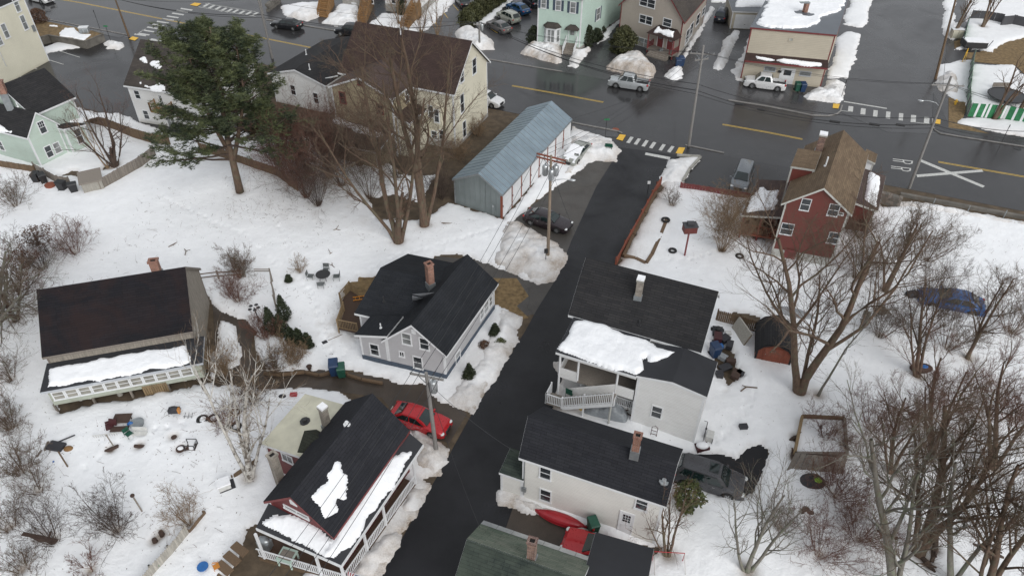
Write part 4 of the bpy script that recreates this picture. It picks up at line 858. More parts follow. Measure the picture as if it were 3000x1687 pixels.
# ivory addition behind
uA, vA = h.uv(G(c2(90, 475), 3.0)); uB, vB2 = h.uv(G(c2(330, 560), 3.0))
for nm in (0,):
 Pz = [onpl([np.array([0, 0, 3.3]), np.array([1, 0, 3.3]), np.array([0, 1, 3.3])], c2(*p)) for p in ((90, 475), (370, 75), (660, 165), (500, 345), (330, 560))]
 u0, v0 = h.uv(G(c2(90, 475), 3.0)); u1, v1 = h.uv(G(c2(370, 75), 3.0)); u2 = h.Lu - 0.4
Bv = h.vol(v0, v1, [(u2 - 0.2, 3.9), (max(u0, u1), 3.0)], 'v', wall='side_darkred', roof='pale_roof', trim='trim_white', ov=.15, og=.15)
win(h, Bv.w['l0'], c2(185, 510), c2(290, 610), style='slider')
Dm = h.vol(h.Lu * .55, h.uv(G(c2(300, 500), 3.9))[0], [(h.uv(G(c2(300, 520), 3.5))[1], 3.6), (h.uv(G(c2(390, 385), 4.3))[1], 4.6), (h.uv(G(c2(390, 385), 4.3))[1] * 2 - h.uv(G(c2(300, 520), 3.5))[1], 3.6)], 'u', roof='roof_mossy', ov=.15, og=.15)
P = h.at(*h.uv(G(c2(535, 320), 4.0)), 4.0); chimney(h, P, 0.42, 0.42, vert(P, c2(500, 185)), 'brick_grey', ang=.9, zb=2.5, snow=True)
P = h.at(*h.uv(G(c2(185, 735), 3.6)), 3.6); chimney(h, P, 0.48, 0.42, vert(P, c2(130, 535)), 'brick_grey', ang=.9, zb=0.0, flash=False)
vent(h, roofhit(A, c2(685, 305), 1), .25, .1); vent(h, np.array([*G(c2(372, 290), 3.3)[:2], 3.4]), .25, .16, 'metal_dark', 'roof_vent')
# ---- white house with snowy porch roof and outside stairs ----
h = House('white_stairs_house', 'white two storey house with outside stairs and thick snow on porch roof', b3(1430, 1215), b3(425, 928), 5.5, wall='side_offwhite', roof='roof_charcoal', flipV=True); STA = h
va, za = h.pu(b3(1562, 752), 0); vb_, zb2 = h.pu(b3(510, 500), h.Lu)
sgn = 1 if va > 0 else -1
A = h.vol(0, h.Lu, [(0, 5.5), (va, za), (2 * va, 5.5)], 'u', og=.3)
P = h.at(*h.uv(G(b3(955, 790), 6.4)), 6.4); P = roofhit(A, b3(955, 785)); chimney(h, P, 0.45, 0.45, vert(P, b3(970, 665)), 'brick_grey', ang=-.35, snow=True)
vent(h, roofhit(A, b3(962, 1000)), .35, .07, 'metal_dark')
zP = 5.2; uPL, vPL = h.uv(G(s7(125, 55), zP)); uPR, vPR = h.uv(G(s7(1195, 365), zP)); uBR, vBR = h.uv(G(s7(2140, 635), zP))
vP = (vPL + vPR) / 2
Pr = h.vol(uPR, uPL, [(vP, zP), (-0.02 * sgn, 5.45)] , 'u', wall='none', roof='roll_roof', trim='trim_white')
rsnow(h, Pr, [(335, 1185), (400, 1130), (475, 985), (560, 975), (700, 1010), (850, 1085), (1010, 1120), (1100, 1180), (1250, 1215), (1200, 1245), (1090, 1285), (1040, 1280), (1020, 1250), (985, 1260), (975, 1290), (990, 1340), (935, 1378), (700, 1320), (500, 1250)], b3, 0, h=0.26, edge=0.4, rag=0.16)
# two-storey box with a low gable facing the camera
uk, zk = h.pv(s7(1680, 445), (vPR + vBR) / 2)
zr = h.pv(s7(2140, 635), vBR)[1]
vF = (vPR + vBR) / 2
Bx = h.vol(vF, 0 - .1, [(uBR, 5.2), (uk, zk), (uPR, 5.2)], 'v', wall='side_offwhite', roof='roll_roof', ov=.1, og=.1)
win(h, Bx.w['l0'], s7(1415, 770), s7(1520, 915), style='dh')
# porch structure
vf = vP + .3; z1, z2 = 2.75, 0.35
uL_, uR_ = uPL - .25, uPR
mb = MB(); slab(mb, [h.at(uR_, vf, z1), h.at(uL_, vf, z1), h.at(uL_, .2, z1), h.at(uR_, .2, z1)], .2); fix(mb.build('upper_deck', 'wood_grey', h.root))
mb = MB(); slab(mb, [h.at(uR_, -0.1, 1.5), h.at(uL_, -.1, 1.5), h.at(uL_, .2, 1.5), h.at(uR_, .2, 1.5)], 1.5)
mb = MB(); mb.beam(h.at(uR_, vf + 1.3, 1.0), h.at(uL_, vf + 1.3, 1.0), .1, 2.0); fix(mb.build('porch_back_wall', 'side_offwhite', h.root))
mb = MB(); mb.beam(h.at(uR_, vf, zP - .3), h.at(uL_, vf, zP - .3), .1, .55); mb.beam(h.at(uL_, vf, zP - .25), h.at(uL_, 0, zP - .1), .1, .5); fix(mb.build('porch_header', 'side_offwhite', h.root))
us = [uL_, uL_ + (uR_ - uL_) * .25, uL_ + (uR_ - uL_) * .765]
for u in us: post(h.root, h.at(u, vf), 0.1 if u != us[1] else z1, zP - .3, .12, 'trim_white', 0.3)
post(h.root, h.at(uL_ + (uR_ - uL_) * .41, vf - .9), 0, 2.6, .12, 'trim_white', .3); post(h.root, h.at(uL_ + (uR_ - uL_) * .765, vf - .9), 0, 2.9, .12, 'old_white', .3)
# solid half walls of the upper porch
mb = MB();
for qa, qb in ((h.at(uL_, vf, z1 + .3), h.at(us[1], vf, z1 + .3)), (h.at(us[2], vf, z1 + .3), h.at(uR_, vf, z1 + .3)), (h.at(uL_ - .05, vf + .05, z1 + .3), h.at(uL_ - .05, 0, z1 + .3))): mb = MB(); mb.beam(qa, qb, .08, .92); fix(mb.build('half_wall', 'side_offwhite', h.root))
# stairs going down to the left in front
sa, sb = h.at(uL_ + (uR_ - uL_) * .78, vf - .55), h.at(uL_ + (uR_ - uL_) * .13, vf - .55); zt, zbm = z1, 0.75
mb = MB(); N_ = 13
for k in range(N_):
 t = (k + .5) / N_; P = sa + (sb - sa) * t; m = MB(); m.cbox((P[0], P[1], zt + (zbm - zt) * t - .03), .3, 1.0, .045, math.atan2(*(sb - sa)[1::-1])); m.build('stair_tread', 'wood_grey', h.root)
perp = np.array([*h.V, 0]) * .5
m = MB()
for sg in (-1, 1): m.beam(sa + perp * sg + (0, 0, zt - .15), sb + perp * sg + (0, 0, zbm - .15), .05, .3)
fix(m.build('stringer', 'trim_white', h.root))
railing(h.root, (sb - perp)[:2], (sa - perp)[:2], zbm, zbm + .95, z0b=zt, post=True, sp=.13, bw=.045)
mb = MB(); mb.poly([sb + perp + (0, 0, zbm), sa + perp + (0, 0, zt), sa + perp + (0, 0, zt + .95), sb + perp + (0, 0, zbm + .95)]); fix(mb.build('stair_panel', 'side_offwhite', h.root))
# landing with railing at street end
le, lw = h.at(uPL - .3 + .6, vf - 1.1), h.at(uPL + (uR_ - uPL) * .13, vf - 1.1)
mb = MB(); slab(mb, [h.at(uL_ + .5, vf - 1.15, .75), h.at(uL_ + (uR_ - uL_) * .13, vf - 1.15, .75), h.at(uL_ + (uR_ - uL_) * .13, vf - .05, .75), h.at(uL_ + .5, vf - .05, .75)], .12); fix(mb.build('landing', 'wood_grey', h.root))
railing(h.root, h.at(uL_ + .5, vf - 1.15), h.at(uL_ + (uR_ - uL_) * .13, vf - 1.15), .75, 1.7, bw=.045)
railing(h.root, h.at(uL_ + .5, vf - 1.15), h.at(uL_ + .5, vf - .05), .75, 1.7, bw=.045)
# lower porch rail behind
railing(h.root, h.at(us[1] - .2, vf + .35), h.at(uR_, vf + .35), 1.15, 2.0, bw=.045)
mb = MB(); mb.beam(h.at(us[1], vf + .5, .55), h.at(uR_, vf + .5, .55), .06, 1.1); fix(mb.build('lower_porch_wall', 'side_offwhite', h.root))
# ---- ivory two-storey house ----
h = House('ivory_house', 'long ivory clapboard two storey house with black roof and brick chimney', c3(1165, 925), c3(50, 555), 4.5, c3(1290, 490), wall='side_ivory', roof='roof_slate'); IVO = h
va, za = h.pu(c3(1252, 592), 0); vb_, zb2 = h.pu(c3(130, 243), h.Lu)
A = h.vol(0, h.Lu, [(0, 4.5), ((va + vb_) / 2, (za + zb2) / 2), (h.Lv, 4.5)], 'u', ov=.22, og=.2)
for tl, br in (((213, 618), (290, 725)), ((210, 780), (295, 898)), ((942, 862), (1015, 945))): win(h, A.w['t0'], c3(*tl), c3(*br), pane='glass_dark')
(s0, z0), (s1, z1) = wpix(A.w['t0'], c3(810, 985)), wpix(A.w['t0'], c3(900, 1140)); door(h, A.w['t0'], None, None, rect=(min(s0, s1), max(s0, s1), .25, 2.4), grid=True)
P = roofhit(A, c3(930, 500)); chimney(h, P, 0.42, 0.42, vert(P, c3(942, 390)), 'brick', ang=-.3)
vent(h, roofhit(A, c3(1145, 735)), .18, .13, 'steel_light', 'roof_vent')
mb = MB(); A0, d0, n0, _ = basis(A.w['t0']); s0, _ = wpix(A.w['t0'], c3(95, 700)); mb.beam((*(A0 + d0 * s0 + n0 * .05), .6), (*(A0 + d0 * s0 + n0 * .05), 4.3), .05); wbox(mb, A0, d0, n0, s0 - .15, s0 + .15, 1.0, 1.4, 0, .12); fix(mb.build('electric_conduit', 'metal_grey', h.root))
E1 = h.vol(h.Lu - .3, h.Lu + 1.35, [(.1, 2.2), (2.0, 2.45)], 'u', ov=.1, og=.08, roof='roof_green', name='entry_wall')
# ---- green roofed house at the bottom edge ----
h = House('green_roof_house', 'house with mottled green shingle roof and brick chimney at the bottom edge', c2(1715, 1030), c3(570, 1300), 3.0, wall='side_offwhite', roof='roof_green', flipV=False); GRN = h
if h.at(0, 1)[1] > h.at(0, 0)[1]: h.V = -h.V
va, za = h.pu(c2(1590, 1165), 0)
za = min(max(za, 4.2), 5.6); va = h.pu(c2(1590, 1165), 0)[0]
A = h.vol(0, h.Lu + .3, [(0, 3.0), (va, za)], 'u', wall='none', roof='roof_green_skylit', trim='trim_white')  # far slope, its sky sheen comes from the paler shingle colour
A2 = h.vol(0, h.Lu + .3, [(va, za), (2 * va, 3.0)], 'u', wall='none', roof='roof_green', trim='trim_white')
h.vol(0, h.Lu + .3, [(0, 2.98), (va, za - .02), (2 * va, 2.98)], 'u', noroof=True)
mb = MB()
n = 7
for k in range(n):
 a, b = (h.Lu + .3) * k / n + .012, (h.Lu + .3) * (k + 1) / n - .012; sl_ = (za - 3.0) / va; m = MB(); q = [h.at(a, -.02, 3.03 - .02 * sl_), h.at(b, -.02, 3.03 - .02 * sl_), h.at(b, .42, 3.03 + .42 * sl_), h.at(a, .42, 3.03 + .42 * sl_)]; slab(m, q, .02); m.build('eave_panel', 'steel_light', h.root)
P = roofhit(A, c3(148, 1310)); chimney(h, P, 0.45, 0.4, vert(P, c3(148, 1185)), 'brick_dark', ang=-.3)
h2 = House('slate_roof_shed', 'shed with smooth dark slate grey roof at the bottom edge', c3(630, 1115), c3(1070, 1240), 3.1, wall='side_offwhite', roof='roll_roof', cat='shed')
if h2.at(0, 1)[1] > h2.at(0, 0)[1]: h2.V = -h2.V
h2.vol(0, h2.Lu, [(0, 3.1), (4.5, 4.0)], 'u', wall='none')
for u_ in (.3, h2.Lu - .3): post(h2.root, h2.at(u_, .4), 0, 3.0, .14, 'wood_grey'); post(h2.root, h2.at(u_, 4.2), 0, 3.8, .14, 'wood_grey')
# ---- metal garage ----
h = House('metal_garage', 'long corrugated metal garage with blue grey roof and white doors', v(1264, 490), v(1440, 300), 2.85, v(1137, 450), cat='garage', wall='wall_metal', roof='roof_metal', trim='trim_grey'); GAR = h
va, za = h.pu(v(1203, 436), 0)
A = h.vol(0, h.Lu, [(0, 2.85), (va, za), (h.Lv, 2.85)], 'u', ov=.15, og=.1, trim='metal_grey')
mb = MB(); A0, d0, n0, L0 = basis(A.w['t0']); wbox(mb, A0, d0, n0, 0, L0, 0, 2.7, 0, .02); fix(mb.build('front_wall', 'side_white', h.root))
nd = 8
for k in range(nd):
 a, b = L0 * k / nd, L0 * (k + 1) / nd; m = MB(); wbox(m, A0, d0, n0, a + .12, b - .02, .05, 2.45, .02, .05)
 for zz_ in (0.65, 1.25, 1.85): wbox(m, A0, d0, n0, a + .12, b - .02, zz_, zz_ + .03, .05, .062)
 dd = fix(m.build('garage_door', 'trim_white', h.root)); m = MB(); wbox(m, A0, d0, n0, a + .2, a + .28, 1.2, 1.4, .05, .08); fix(m.build('handle', 'metal_dark', dd))
 m = MB(); wbox(m, A0, d0, n0, a - .06, a + .1, 0, 2.65, .02, .09); fix(m.build('door_post', 'wood_red', h.root))
# gable corner posts and electric box
m = MB(); A1, d1, n1, L1 = basis(A.w['l0']); s_, z_ = wpix(A.w['l0'], b2(1793, 105)); wbox(m, A1, d1, n1, s_ - .08, s_ + .08, z_ - .12, z_ + .1, 0, .1); wbox(m, A1, d1, n1, s_ + .03, s_ + .06, 0.1, z_ - .1, 0, .03); fix(m.build('electric_meter', 'steel_light', h.root))
m = MB(); wbox(m, A1, d1, n1, -.04, .08, 0, 2.6, 0.0, .1); fix(m.build('corner_post', 'wood_red', h.root))
# vertical sheet ribs on the gable wall
for k in range(1, int(L1 / .6)):
 z_ = float(np.interp(k * .6 + .15, [0, va, h.Lv], [2.85, za, 2.85])) - .16; m = MB(); wbox(m, A1, d1, n1, k * .6, k * .6 + .035, 0.05, z_, 0, .03); fix(m.build('sheet_rib', 'wall_metal', h.root))
for sg in range(2):
 t0_, t1_, z0_, z1_ = (0, va, 2.85, za) if sg == 0 else (va, h.Lv, za, 2.85)
 m = MB();
 for k in range(int(h.Lu / .8)):
  u = .4 + k * .8; m2 = MB(); m2.beam(h.at(u, t0_, z0_ + .015), h.at(u, t1_, z1_ + .015), .05, .03)
  fix(m2.build('roof_seam', 'roof_metal_old' if sg else 'metal_grey', h.root))
# ---- large cream house with brown roof ----
h = House('cream_apartment_house', 'tall cream house with brown shingle roof and rear wing beside the metal garage', e4(1900, 700), e4(2310, 325), 6.8, e4(1640, 650), wall='side_cream', roof='roof_brown_new'); CRM = h
va_, za = h.pv(e4(2095, 112), 0)
vfar = 14.5
A = h.vol(0, vfar, [(0, 6.8), (va_, za), (2 * va_, 6.8)], 'v', og=.35, ov=.35, found='found_grey', fh=.5)
print('cream', h.Lu, va_, za, h.at(va_, vfar, za))
R = A.w['l0']
for tl, br, st in (((2090, 320), (2140, 455), 'dh'), ((1955, 462), (2005, 545), 'dh'), ((1958, 708), (2008, 872), 'dh'), ((1985, 1000), (2030, 1140), 'dh')): win(h, R, e4(*tl), e4(*br), style=st, pane='glass_dark')
T = A.w['t0']
for tl, br in (((1625, 810), (1672, 950)), ((1735, 1075), (1800, 1200)), ((1662, 1085), (1700, 1190))): win(h, T, e4(*tl), e4(*br))
# bay window
bl, br_ = wpix(T, e4(1690, 870))[0], wpix(T, e4(1775, 870))[0]
m = MB(); A0, d0, n0, _ = basis(T); wbox(m, A0, d0, n0, min(bl, br_), max(bl, br_), 2.9, 5.1, 0, .5); fix(m.build('bay_window', 'side_cream', h.root))
sB = (A0 + d0 * min(bl, br_) + n0 * .5, A0 + d0 * max(bl, br_) + n0 * .5); win(h, (np.array([*sB[0], 0]), np.array([*sB[1], 0])), rect=(.2, max(.9, abs(bl - br_) - .2), 3.2, 4.8))
m = MB(); wbox(m, A0, d0, n0, 0, 3.4, 0, 1.0, .0, .06); fix(m.build('skirting', 'found_grey', h.root))
# rear wing (gable towards the pine)
w = House('tmp', 'x', e4(1220, 745), e4(520, 605), 7.0, e4(1650, 430)); bpy.data.objects.remove(w.root); w.root = h.root
w.wall = 'side_yellowed'; w.roof = 'roof_brown'; w.zb = 0
wa, wz = w.pv(e4(850, 508), 0)
Wg = w.vol(0, w.Lv, [(0, 7.0), (wa, wz), (w.Lu, 7.0)], 'v', og=.25, ov=.2, name='wing_wall')
win(w, Wg.w['l0'], e4(838, 535), e4(905, 602), style='fixed', frame='trim_red'); win(w, Wg.w['l0'], e4(645, 660), e4(722, 800), frame='trim_red'); win(w, Wg.w['l0'], e4(1062, 800), e4(1120, 905), frame='trim_red')
S_ = Wg.w['t0']
for tl, br in (((1360, 635), (1405, 765)), ((1415, 600), (1460, 730)), ((1470, 560), (1515, 690))): win(w, S_, e4(*tl), e4(*br))
# lower strip roof along wing and rear lean-to
lo = w.vol(.5, w.Lv - .2, [(-1.5, 4.3), (0.25, 4.9)], 'v', ov=.1, roof='roof_brown_new', wall='side_cream2', name='wing_wall')
for tl, br in (((1470, 945), (1515, 1030)),): win(w, lo.w['t0'], e4(*tl), e4(*br))
po = w.vol(.2, w.Lu + .3, [(-3.4, 2.4), (0, 3.3)], 'u', ov=.2, roof='roof_darkbrown', wall='side_yellowed', name='porch_wall')
rsnow(w, po, [(560, 1010), (610, 945), (800, 1010), (1140, 1130), (1150, 1165), (1000, 1150), (760, 1070)], e4, 0, h=.15, edge=.15, rag=.3)
# white shed dormer on the left side of main roof and gabled dormer on near slope
vent(h, roofhit(Wg, e4(1118, 210)) if 0 else h.at(va_ * .9, 8.5, za - .6), .8, .07)
# dormer near slope
mz = h.at(0, 0, 0)
Dv = None if 1 else h.vol(.6, va_, [(4.5, 8.2), (5.6, 9.2), (6.7, 8.2)], 'u', ov=.12, og=.1, wall='side_cream', name='dormer_wall')
# ---- white gabled house with charcoal roof ----
h = House('white_gable_house', 'white clapboard house with dark grey roof between the pine and the cream house', e4(500, 600), e4(755, 432), 3.8, wall='side_white', roof='roof_charcoal')
va_, za = h.pu(e4(155, 422), 0);
if va_ < 0: h.V = -h.V; va_ = -va_
Lr = 0
r_ = [h.pu(e4(575, 30), u) for u in np.linspace(3, 25, 45)]; us_ = np.linspace(3, 25, 45); k = int(np.argmin([abs(q[1] - za) for q in r_])); Lr = us_[k]
A = h.vol(0, min(Lr, 18), [(0, 3.8), (va_, za), (2 * va_, 3.8)], 'u', og=.25)
win(h, A.w['l0'], e4(362, 670), e4(425, 800)); win(h, A.w['l0'], e4(110, 585), e4(180, 710))
for p in ((288, 265), (325, 425)): vent(h, roofhit(A, e4(*p)), .7, .06)
P = roofhit(A, e4(560, 520)); m = MB(); m.beam(P + (-.7, -.3, .08), P + (.7, .5, .08), .12); m.build('gutter_pipe', 'trim_white', h.root)
# ---- white apartment house behind the pine ----
h = House('white_apartment', 'white apartment block with balcony and dark brown roof left of the tall pine', a1(930, 645), a1(1250, 692), 4.7, wall='side_white', roof='roof_darkbrown')
va_, za = h.pu(a1(1060, 297), 0);
if va_ < 0: h.V = -h.V; va_ = -va_
print('apt', va_, za)
A = h.vol(0, 11.5, [(0, 4.7), (va_, za), (2 * va_, 4.7)], 'u', og=.25)
T = A.w['t0']
for tl, br in (((1005, 678), (1070, 752)), ((1075, 830), (1135, 905))): win(h, T, a1(*tl), a1(*br))
win(h, T, a1(1250, 880), a1(1345, 985), style='slider', pane='glass_blind'); win(h, T, a1(1445, 935), a1(1495, 1010), style='slider', pane='glass_blind'); win(h, T, a1(1190, 715), a1(1245, 800), style='slider')
A0, d0, n0, L0 = basis(T); s0, z0 = wpix(T, a1(1200, 860));
m = MB(); wbox(m, A0, d0, n0, s0, s0 + 2.3, 2.2, 2.35, 0, 1.1); fix(m.build('balcony', 'wood_stain', h.root))
q = [A0 + d0 * s0 + n0 * .05, A0 + d0 * s0 + n0 * 1.05, A0 + d0 * (s0 + 2.3) + n0 * 1.05, A0 + d0 * (s0 + 2.3) + n0 * .05]
for a, b in zip(q[:-1], q[1:]): railing(h.root, a, b, 2.35, 3.3, 'wood_stain', .13)
rsnow(h, A, [(1065, 450), (1090, 440), (1130, 465), (1190, 470), (1225, 500), (1215, 540), (1160, 500), (1080, 490)], a1, 0, h=.1, edge=.1, rag=.5)
rsnow(h, A, [(1050, 635), (1065, 625), (1120, 650), (1190, 630), (1260, 660), (1250, 690), (1150, 680)], a1, 0, h=.1, edge=.1, rag=.4)
# ---- mint green house on the left ----
h = House('mint_green_house', 'mint green house with black roofs and brick chimney at left edge behind wooden fence', m1(285, 815), m1(0, 742), 3.7, wall='side_mint', roof='roof_charcoal')
if h.at(0, 1)[0] < h.at(0, 0)[0]: h.V = -h.V
# gable wall direction measured from its base line
g0, g1 = h.O, G(m1(652, 648), 3.7)[:2]; V = g1 - g0; h.V = V / np.linalg.norm(V)
va_, za = h.pu(m1(372, 537), 0)
A = h.vol(0, 12, [(0, 3.7), (va_, za), (2 * va_, 3.7)], 'u', ov=.2, og=.15)
L = A.w['l0']
win(h, L, m1(400, 640), m1(490, 755), style='grid'); win(h, L, m1(470, 905), m1(565, 1005)),
win(h, L, m1(560, 870), m1(650, 960), pane='glass_blind')
rsnow(h, A, [(-60, 640), (0, 680), (70, 730), (115, 750), (60, 752), (-60, 740)], m1, 0, h=.15, edge=.15)
win(h, A.w['t0'], m1(-20, 860), m1(40, 925))
# side porch room
uP, vP_ = h.uv(G(m1(690, 755), 2.7)); u2, v2 = h.uv(G(m1(880, 665), 2.7))
Pq = h.vol(-.3 + uP, uP + 5.2, [(2 * va_ - .3, 3.3), (v2 + .1, 2.7)], 'u', ov=.15, og=.15);
win(h, Pq.w['l0'], m1(790, 720), m1(885, 860), pane='glass_dark')
rsnow(h, Pq, [(545, 605), (700, 545), (810, 510), (1000, 560), (1030, 580), (850, 650), (700, 640)], m1, 0, h=.2)
# rear main block
uR, vR = h.uv(G(m1(800, 378), 5.2)); uL, vL = h.uv(G(m1(480, 538), 5.2)); va2 = h.pv(m1(470, 68), vR - .0)
Rr_ = h.vol(vR, 2.0, [(uR, 5.2), (va2[0], va2[1]), (2 * va2[0] - uR, 5.2)], 'v', og=.2, ov=.2)
P = h.at(*h.uv(G(m1(50, 350), 7.2)), 7.2); chimney(h, P, .6, .6, vert(P, m1(0, 215)), 'brick', ang=.3, zb=5.5)
vent(h, h.at(*h.uv(G(m1(185, 470), 6.5)), 6.4), .5, .05)
# ---- cream apartment at top left ----
h = House('cream_corner_building', 'cream building with white framed windows at top left corner of photo', a1(190, 0), a1(-400, 260), 8.2, wall='side_cream2', roof='roof_charcoal', cat='building')
if h.at(0, 1)[1] < h.at(0, 0)[1]: h.V = -h.V
A = h.vol(0, 11, [(0, 8.6), (4, 9.6), (8, 8.6)], 'u', ov=.05, og=.05)
T = A.w['t0']
for tl, br in (((100, -10), (152, 90)), ((150, 120), (212, 222)), ((5, 185), (72, 285)), ((-20, 270), (12, 345))): win(h, T, a1(*tl), a1(*br), pane='glass_blind')
door(h, T, a1(-5, 385), a1(45, 505), grid=True)
A0, d0, n0, _ = basis(T); s_, z_ = wpix(T, a1(250, 215)); m = MB(); wbox(m, A0, d0, n0, s_ - .2, s_ + .2, z_ - .4, z_ + .4, 0, .15); fix(m.build('electric_meter', 'metal_grey', h.root))
# raised lawn with retaining wall
rl = thing('retaining_wall', 'dark retaining wall around a raised brown lawn beside the top left building', 'wall', (*G(a1(400, 330))[:2], 0)); WK.add(rl.name)
LP = [G(a1(*p), 1.1)[:2] for p in ((60, 345), (365, 268), (640, 315), (780, 258), (700, 235), (290, 150), (150, 160), (40, 250))]
mb = MB(); Pz = [(*p, 1.1) for p in LP]; mb.poly(Pz); m = MB()
for i in range(len(Pz)): a, b = Pz[i], Pz[(i + 1) % len(Pz)]; m.quad((a[0], a[1], 0), (b[0], b[1], 0), b, a)
fix(m.build('wall_face', 'dark_concrete', rl)); l_ = mb.build('lawn', 'dead_grass', rl); fix_up(l_)
for i in range(0, 4):
 a, b = np.array(Pz[i]), np.array(Pz[i + 1]); m = MB(); m.beam(a + (0, 0, .04), b + (0, 0, .04), .22, .1); m.build('coping', 'dark_concrete', rl)
roofsnow('lawn_snow', rl, [[*G(a1(*p), 1.11)] for p in ((440, 270), (490, 215), (560, 215), (610, 262), (690, 262), (630, 305), (540, 290))], h=.12, rag=.4)
roofsnow('lawn_snow', rl, [[*G(a1(*p), 1.11)] for p in ((370, 190), (430, 195), (430, 205), (370, 200))], h=.08, rag=.3)
eb = thing('utility_cabinet', 'pale grey electric cabinet at the end of the retaining wall', 'cabinet', (*G(a1(665, 305), 0)[:2], 0)); m = MB(); m.cbox((0, 0, 0), 1.2, .7, 1.9, .2); fix(m.build('body', 'steel_light', eb)); m = MB(); m.cbox((0, 0, 1.9), 1.3, .8, .06, .2); m.build('lid', 'trim_white', eb)
for k in (-.3, .3): m = MB(); m.cbox((k, -.38 + k * .2, .1), .5, .03, 1.6, .2); m.build('door', 'metal_grey', eb)
# ---- mint victorian ----
h = House('mint_victorian_house', 'pale green house with dark shutters, bay window and small entry roof at top centre', a3(530, 20), a3(178, -40), 7.0, wall='side_mint2', roof='roof_charcoal', zb=0)
b0, b1_ = G(a3(510, 372), .3)[:2], G(a3(185, 330), .3)[:2]; h.O = b0; U = b1_ - b0; h.Lu = np.linalg.norm(U); h.U = U / h.Lu; Vv = G(a3(835, 130), .3)[:2] - b0; h.V = Vv / np.linalg.norm(Vv)
h.root.location = (b0[0], b0[1], 0)
A = h.vol(-.2, h.Lu + .2, [(-.2, 7.4), (np.linalg.norm(Vv) / 2, 8.6), (np.linalg.norm(Vv) + .3, 7.4)], 'u', ov=.25, og=.25, found='found_grey', fh=.5)
T = A.w['t0']
for tl, br in (((220, -10), (258, 68)), ((330, 0), (370, 85)), ((440, 12), (482, 105))): win(h, T, a3(*tl), a3(*br), shut='found_blue', pane='glass_blind')
win(h, A.w['l0'], a3(640, 70), a3(662, 145), shut='found_blue', pane='glass_blind')
s0, _ = wpix(T, a3(245, 200)); s1, _ = wpix(T, a3(368, 200)); A0, d0, n0, _ = basis(T); s0, s1 = min(s0, s1), max(s0, s1)
m = MB(); P_ = lambda s_, n_, z: (*(A0 + d0 * s_ + n0 * n_), z)
pr = [(s0, 0), (s0 + .5, .75), (s1 - .5, .75), (s1, 0)]
for a, b in zip(pr[:-1], pr[1:]): m.quad(P_(*a, .2), P_(*b, .2), P_(*b, 3.05), P_(*a, 3.05))
fix(m.build('bay_window', 'trim_white', h.root)); m = MB(); pr2 = [(s0 - .2, 0), (s0 + .4, .95), (s1 - .4, .95), (s1 + .2, 0)]; tp = [(s0 + .4, 0), (s0 + .7, .25), (s1 - .7, .25), (s1 - .4, 0)]
for i in range(3): m.quad(P_(*pr2[i], 3.05), P_(*pr2[i + 1], 3.05), P_(*tp[i + 1], 3.6), P_(*tp[i], 3.6))
m.poly([P_(*q, 3.04) for q in pr2][::-1]); m.poly([P_(*q, 3.6) for q in tp]); fix(m.build('bay_roof', 'roof_darkbrown', h.root))
for a, b in zip(pr[:-1], pr[1:]):
 A_, B_ = np.array(P_(*a, 0)), np.array(P_(*b, 0)); L_ = np.linalg.norm(B_ - A_); win(h, (A_, B_), rect=(.12, L_ - .12, 1.0, 2.85), pane='glass_blind', style='double' if L_ > 1.2 else 'dh')
sd, _ = wpix(T, a3(457, 240)); m = MB()
for sg in (-1, 1): m.beam((*(A0 + d0 * (sd + sg * .75) + n0 * .4), 3.3), (*(A0 + d0 * (sd + sg * .75) + n0 * .1), 2.7), .1)
m = MB(); w1 = [(sd - 1, 0), (sd - 1, .9), (sd + 1, .9), (sd + 1, 0)]; w2 = [(sd - .4, 0), (sd - .4, .3), (sd + .4, .3), (sd + .4, 0)]
for i in range(3): m.quad(P_(*w1[i], 3.1), P_(*w1[i + 1], 3.1), P_(*w2[i + 1], 3.6), P_(*w2[i], 3.6))
m.poly([P_(*q, 3.6) for q in w2]); m.poly([P_(*q, 3.08) for q in w1][::-1]); fix(m.build('entry_roof', 'roof_darkbrown', h.root))
door(h, T, None, None, rect=(sd - .6, sd + .6, 1.0, 3.05), mat='side_mint2', gmat='glass_blind')
for k in range(6): m = MB(); wbox(m, A0, d0, n0, sd - .75, sd + .75, 0, 1.0 - k * .17, .3 * k, .3 * k + .31 if k else 1.0 if 0 else .31); m.build('step', 'wood_grey', h.root)
for sg in (-1, 1):
 a = A0 + d0 * (sd + sg * .8) + n0 * .05; b = A0 + d0 * (sd + sg * .8) + n0 * 1.95; railing(h.root, b, a, .1, 1.05, z0b=1.0, sp=.14)
m = MB(); s_, z_ = wpix(T, a3(545, 75));
# ---- tan house with red trim ----
h = House('tan_house', 'tan clapboard house with dark red trim and a red entry porch', a3(1305, 175), a3(805, 38), 5.0, wall='side_tan', roof='roof_darkbrown', trim='trim_red')
h.V = np.array([-h.U[1], h.U[0]]);
if h.at(0, 1)[1] < h.at(0, 0)[1]: h.V = -h.V
Vd = G(a3(1500, 20), 5.0)[:2] - h.O;
b0, b1_ = G(a3(1290, 440), .2)[:2], G(a3(1480, 195), .2)[:2]; h.V = (b1_ - b0) / np.linalg.norm(b1_ - b0)
A = h.vol(0, 14, [(0, 5.0), (h.Lu / 2, 5.0 + h.Lu * .52), (h.Lu, 5.0)], 'v', ov=.35, og=.35, found='found_grey', fh=.5)
T = A.w['l0']
for tl, br, st in (((968, -15), (1080, 60), 'double'), ((965, 112), (1058, 190), 'double'), ((1145, 132), (1202, 212), 'dh'), ((935, 272), (1060, 378), 'double')): win(h, T, a3(*tl), a3(*br), style=st, pane='glass_blind' if st == 'double' and tl[1] > 200 else 'glass_dark')
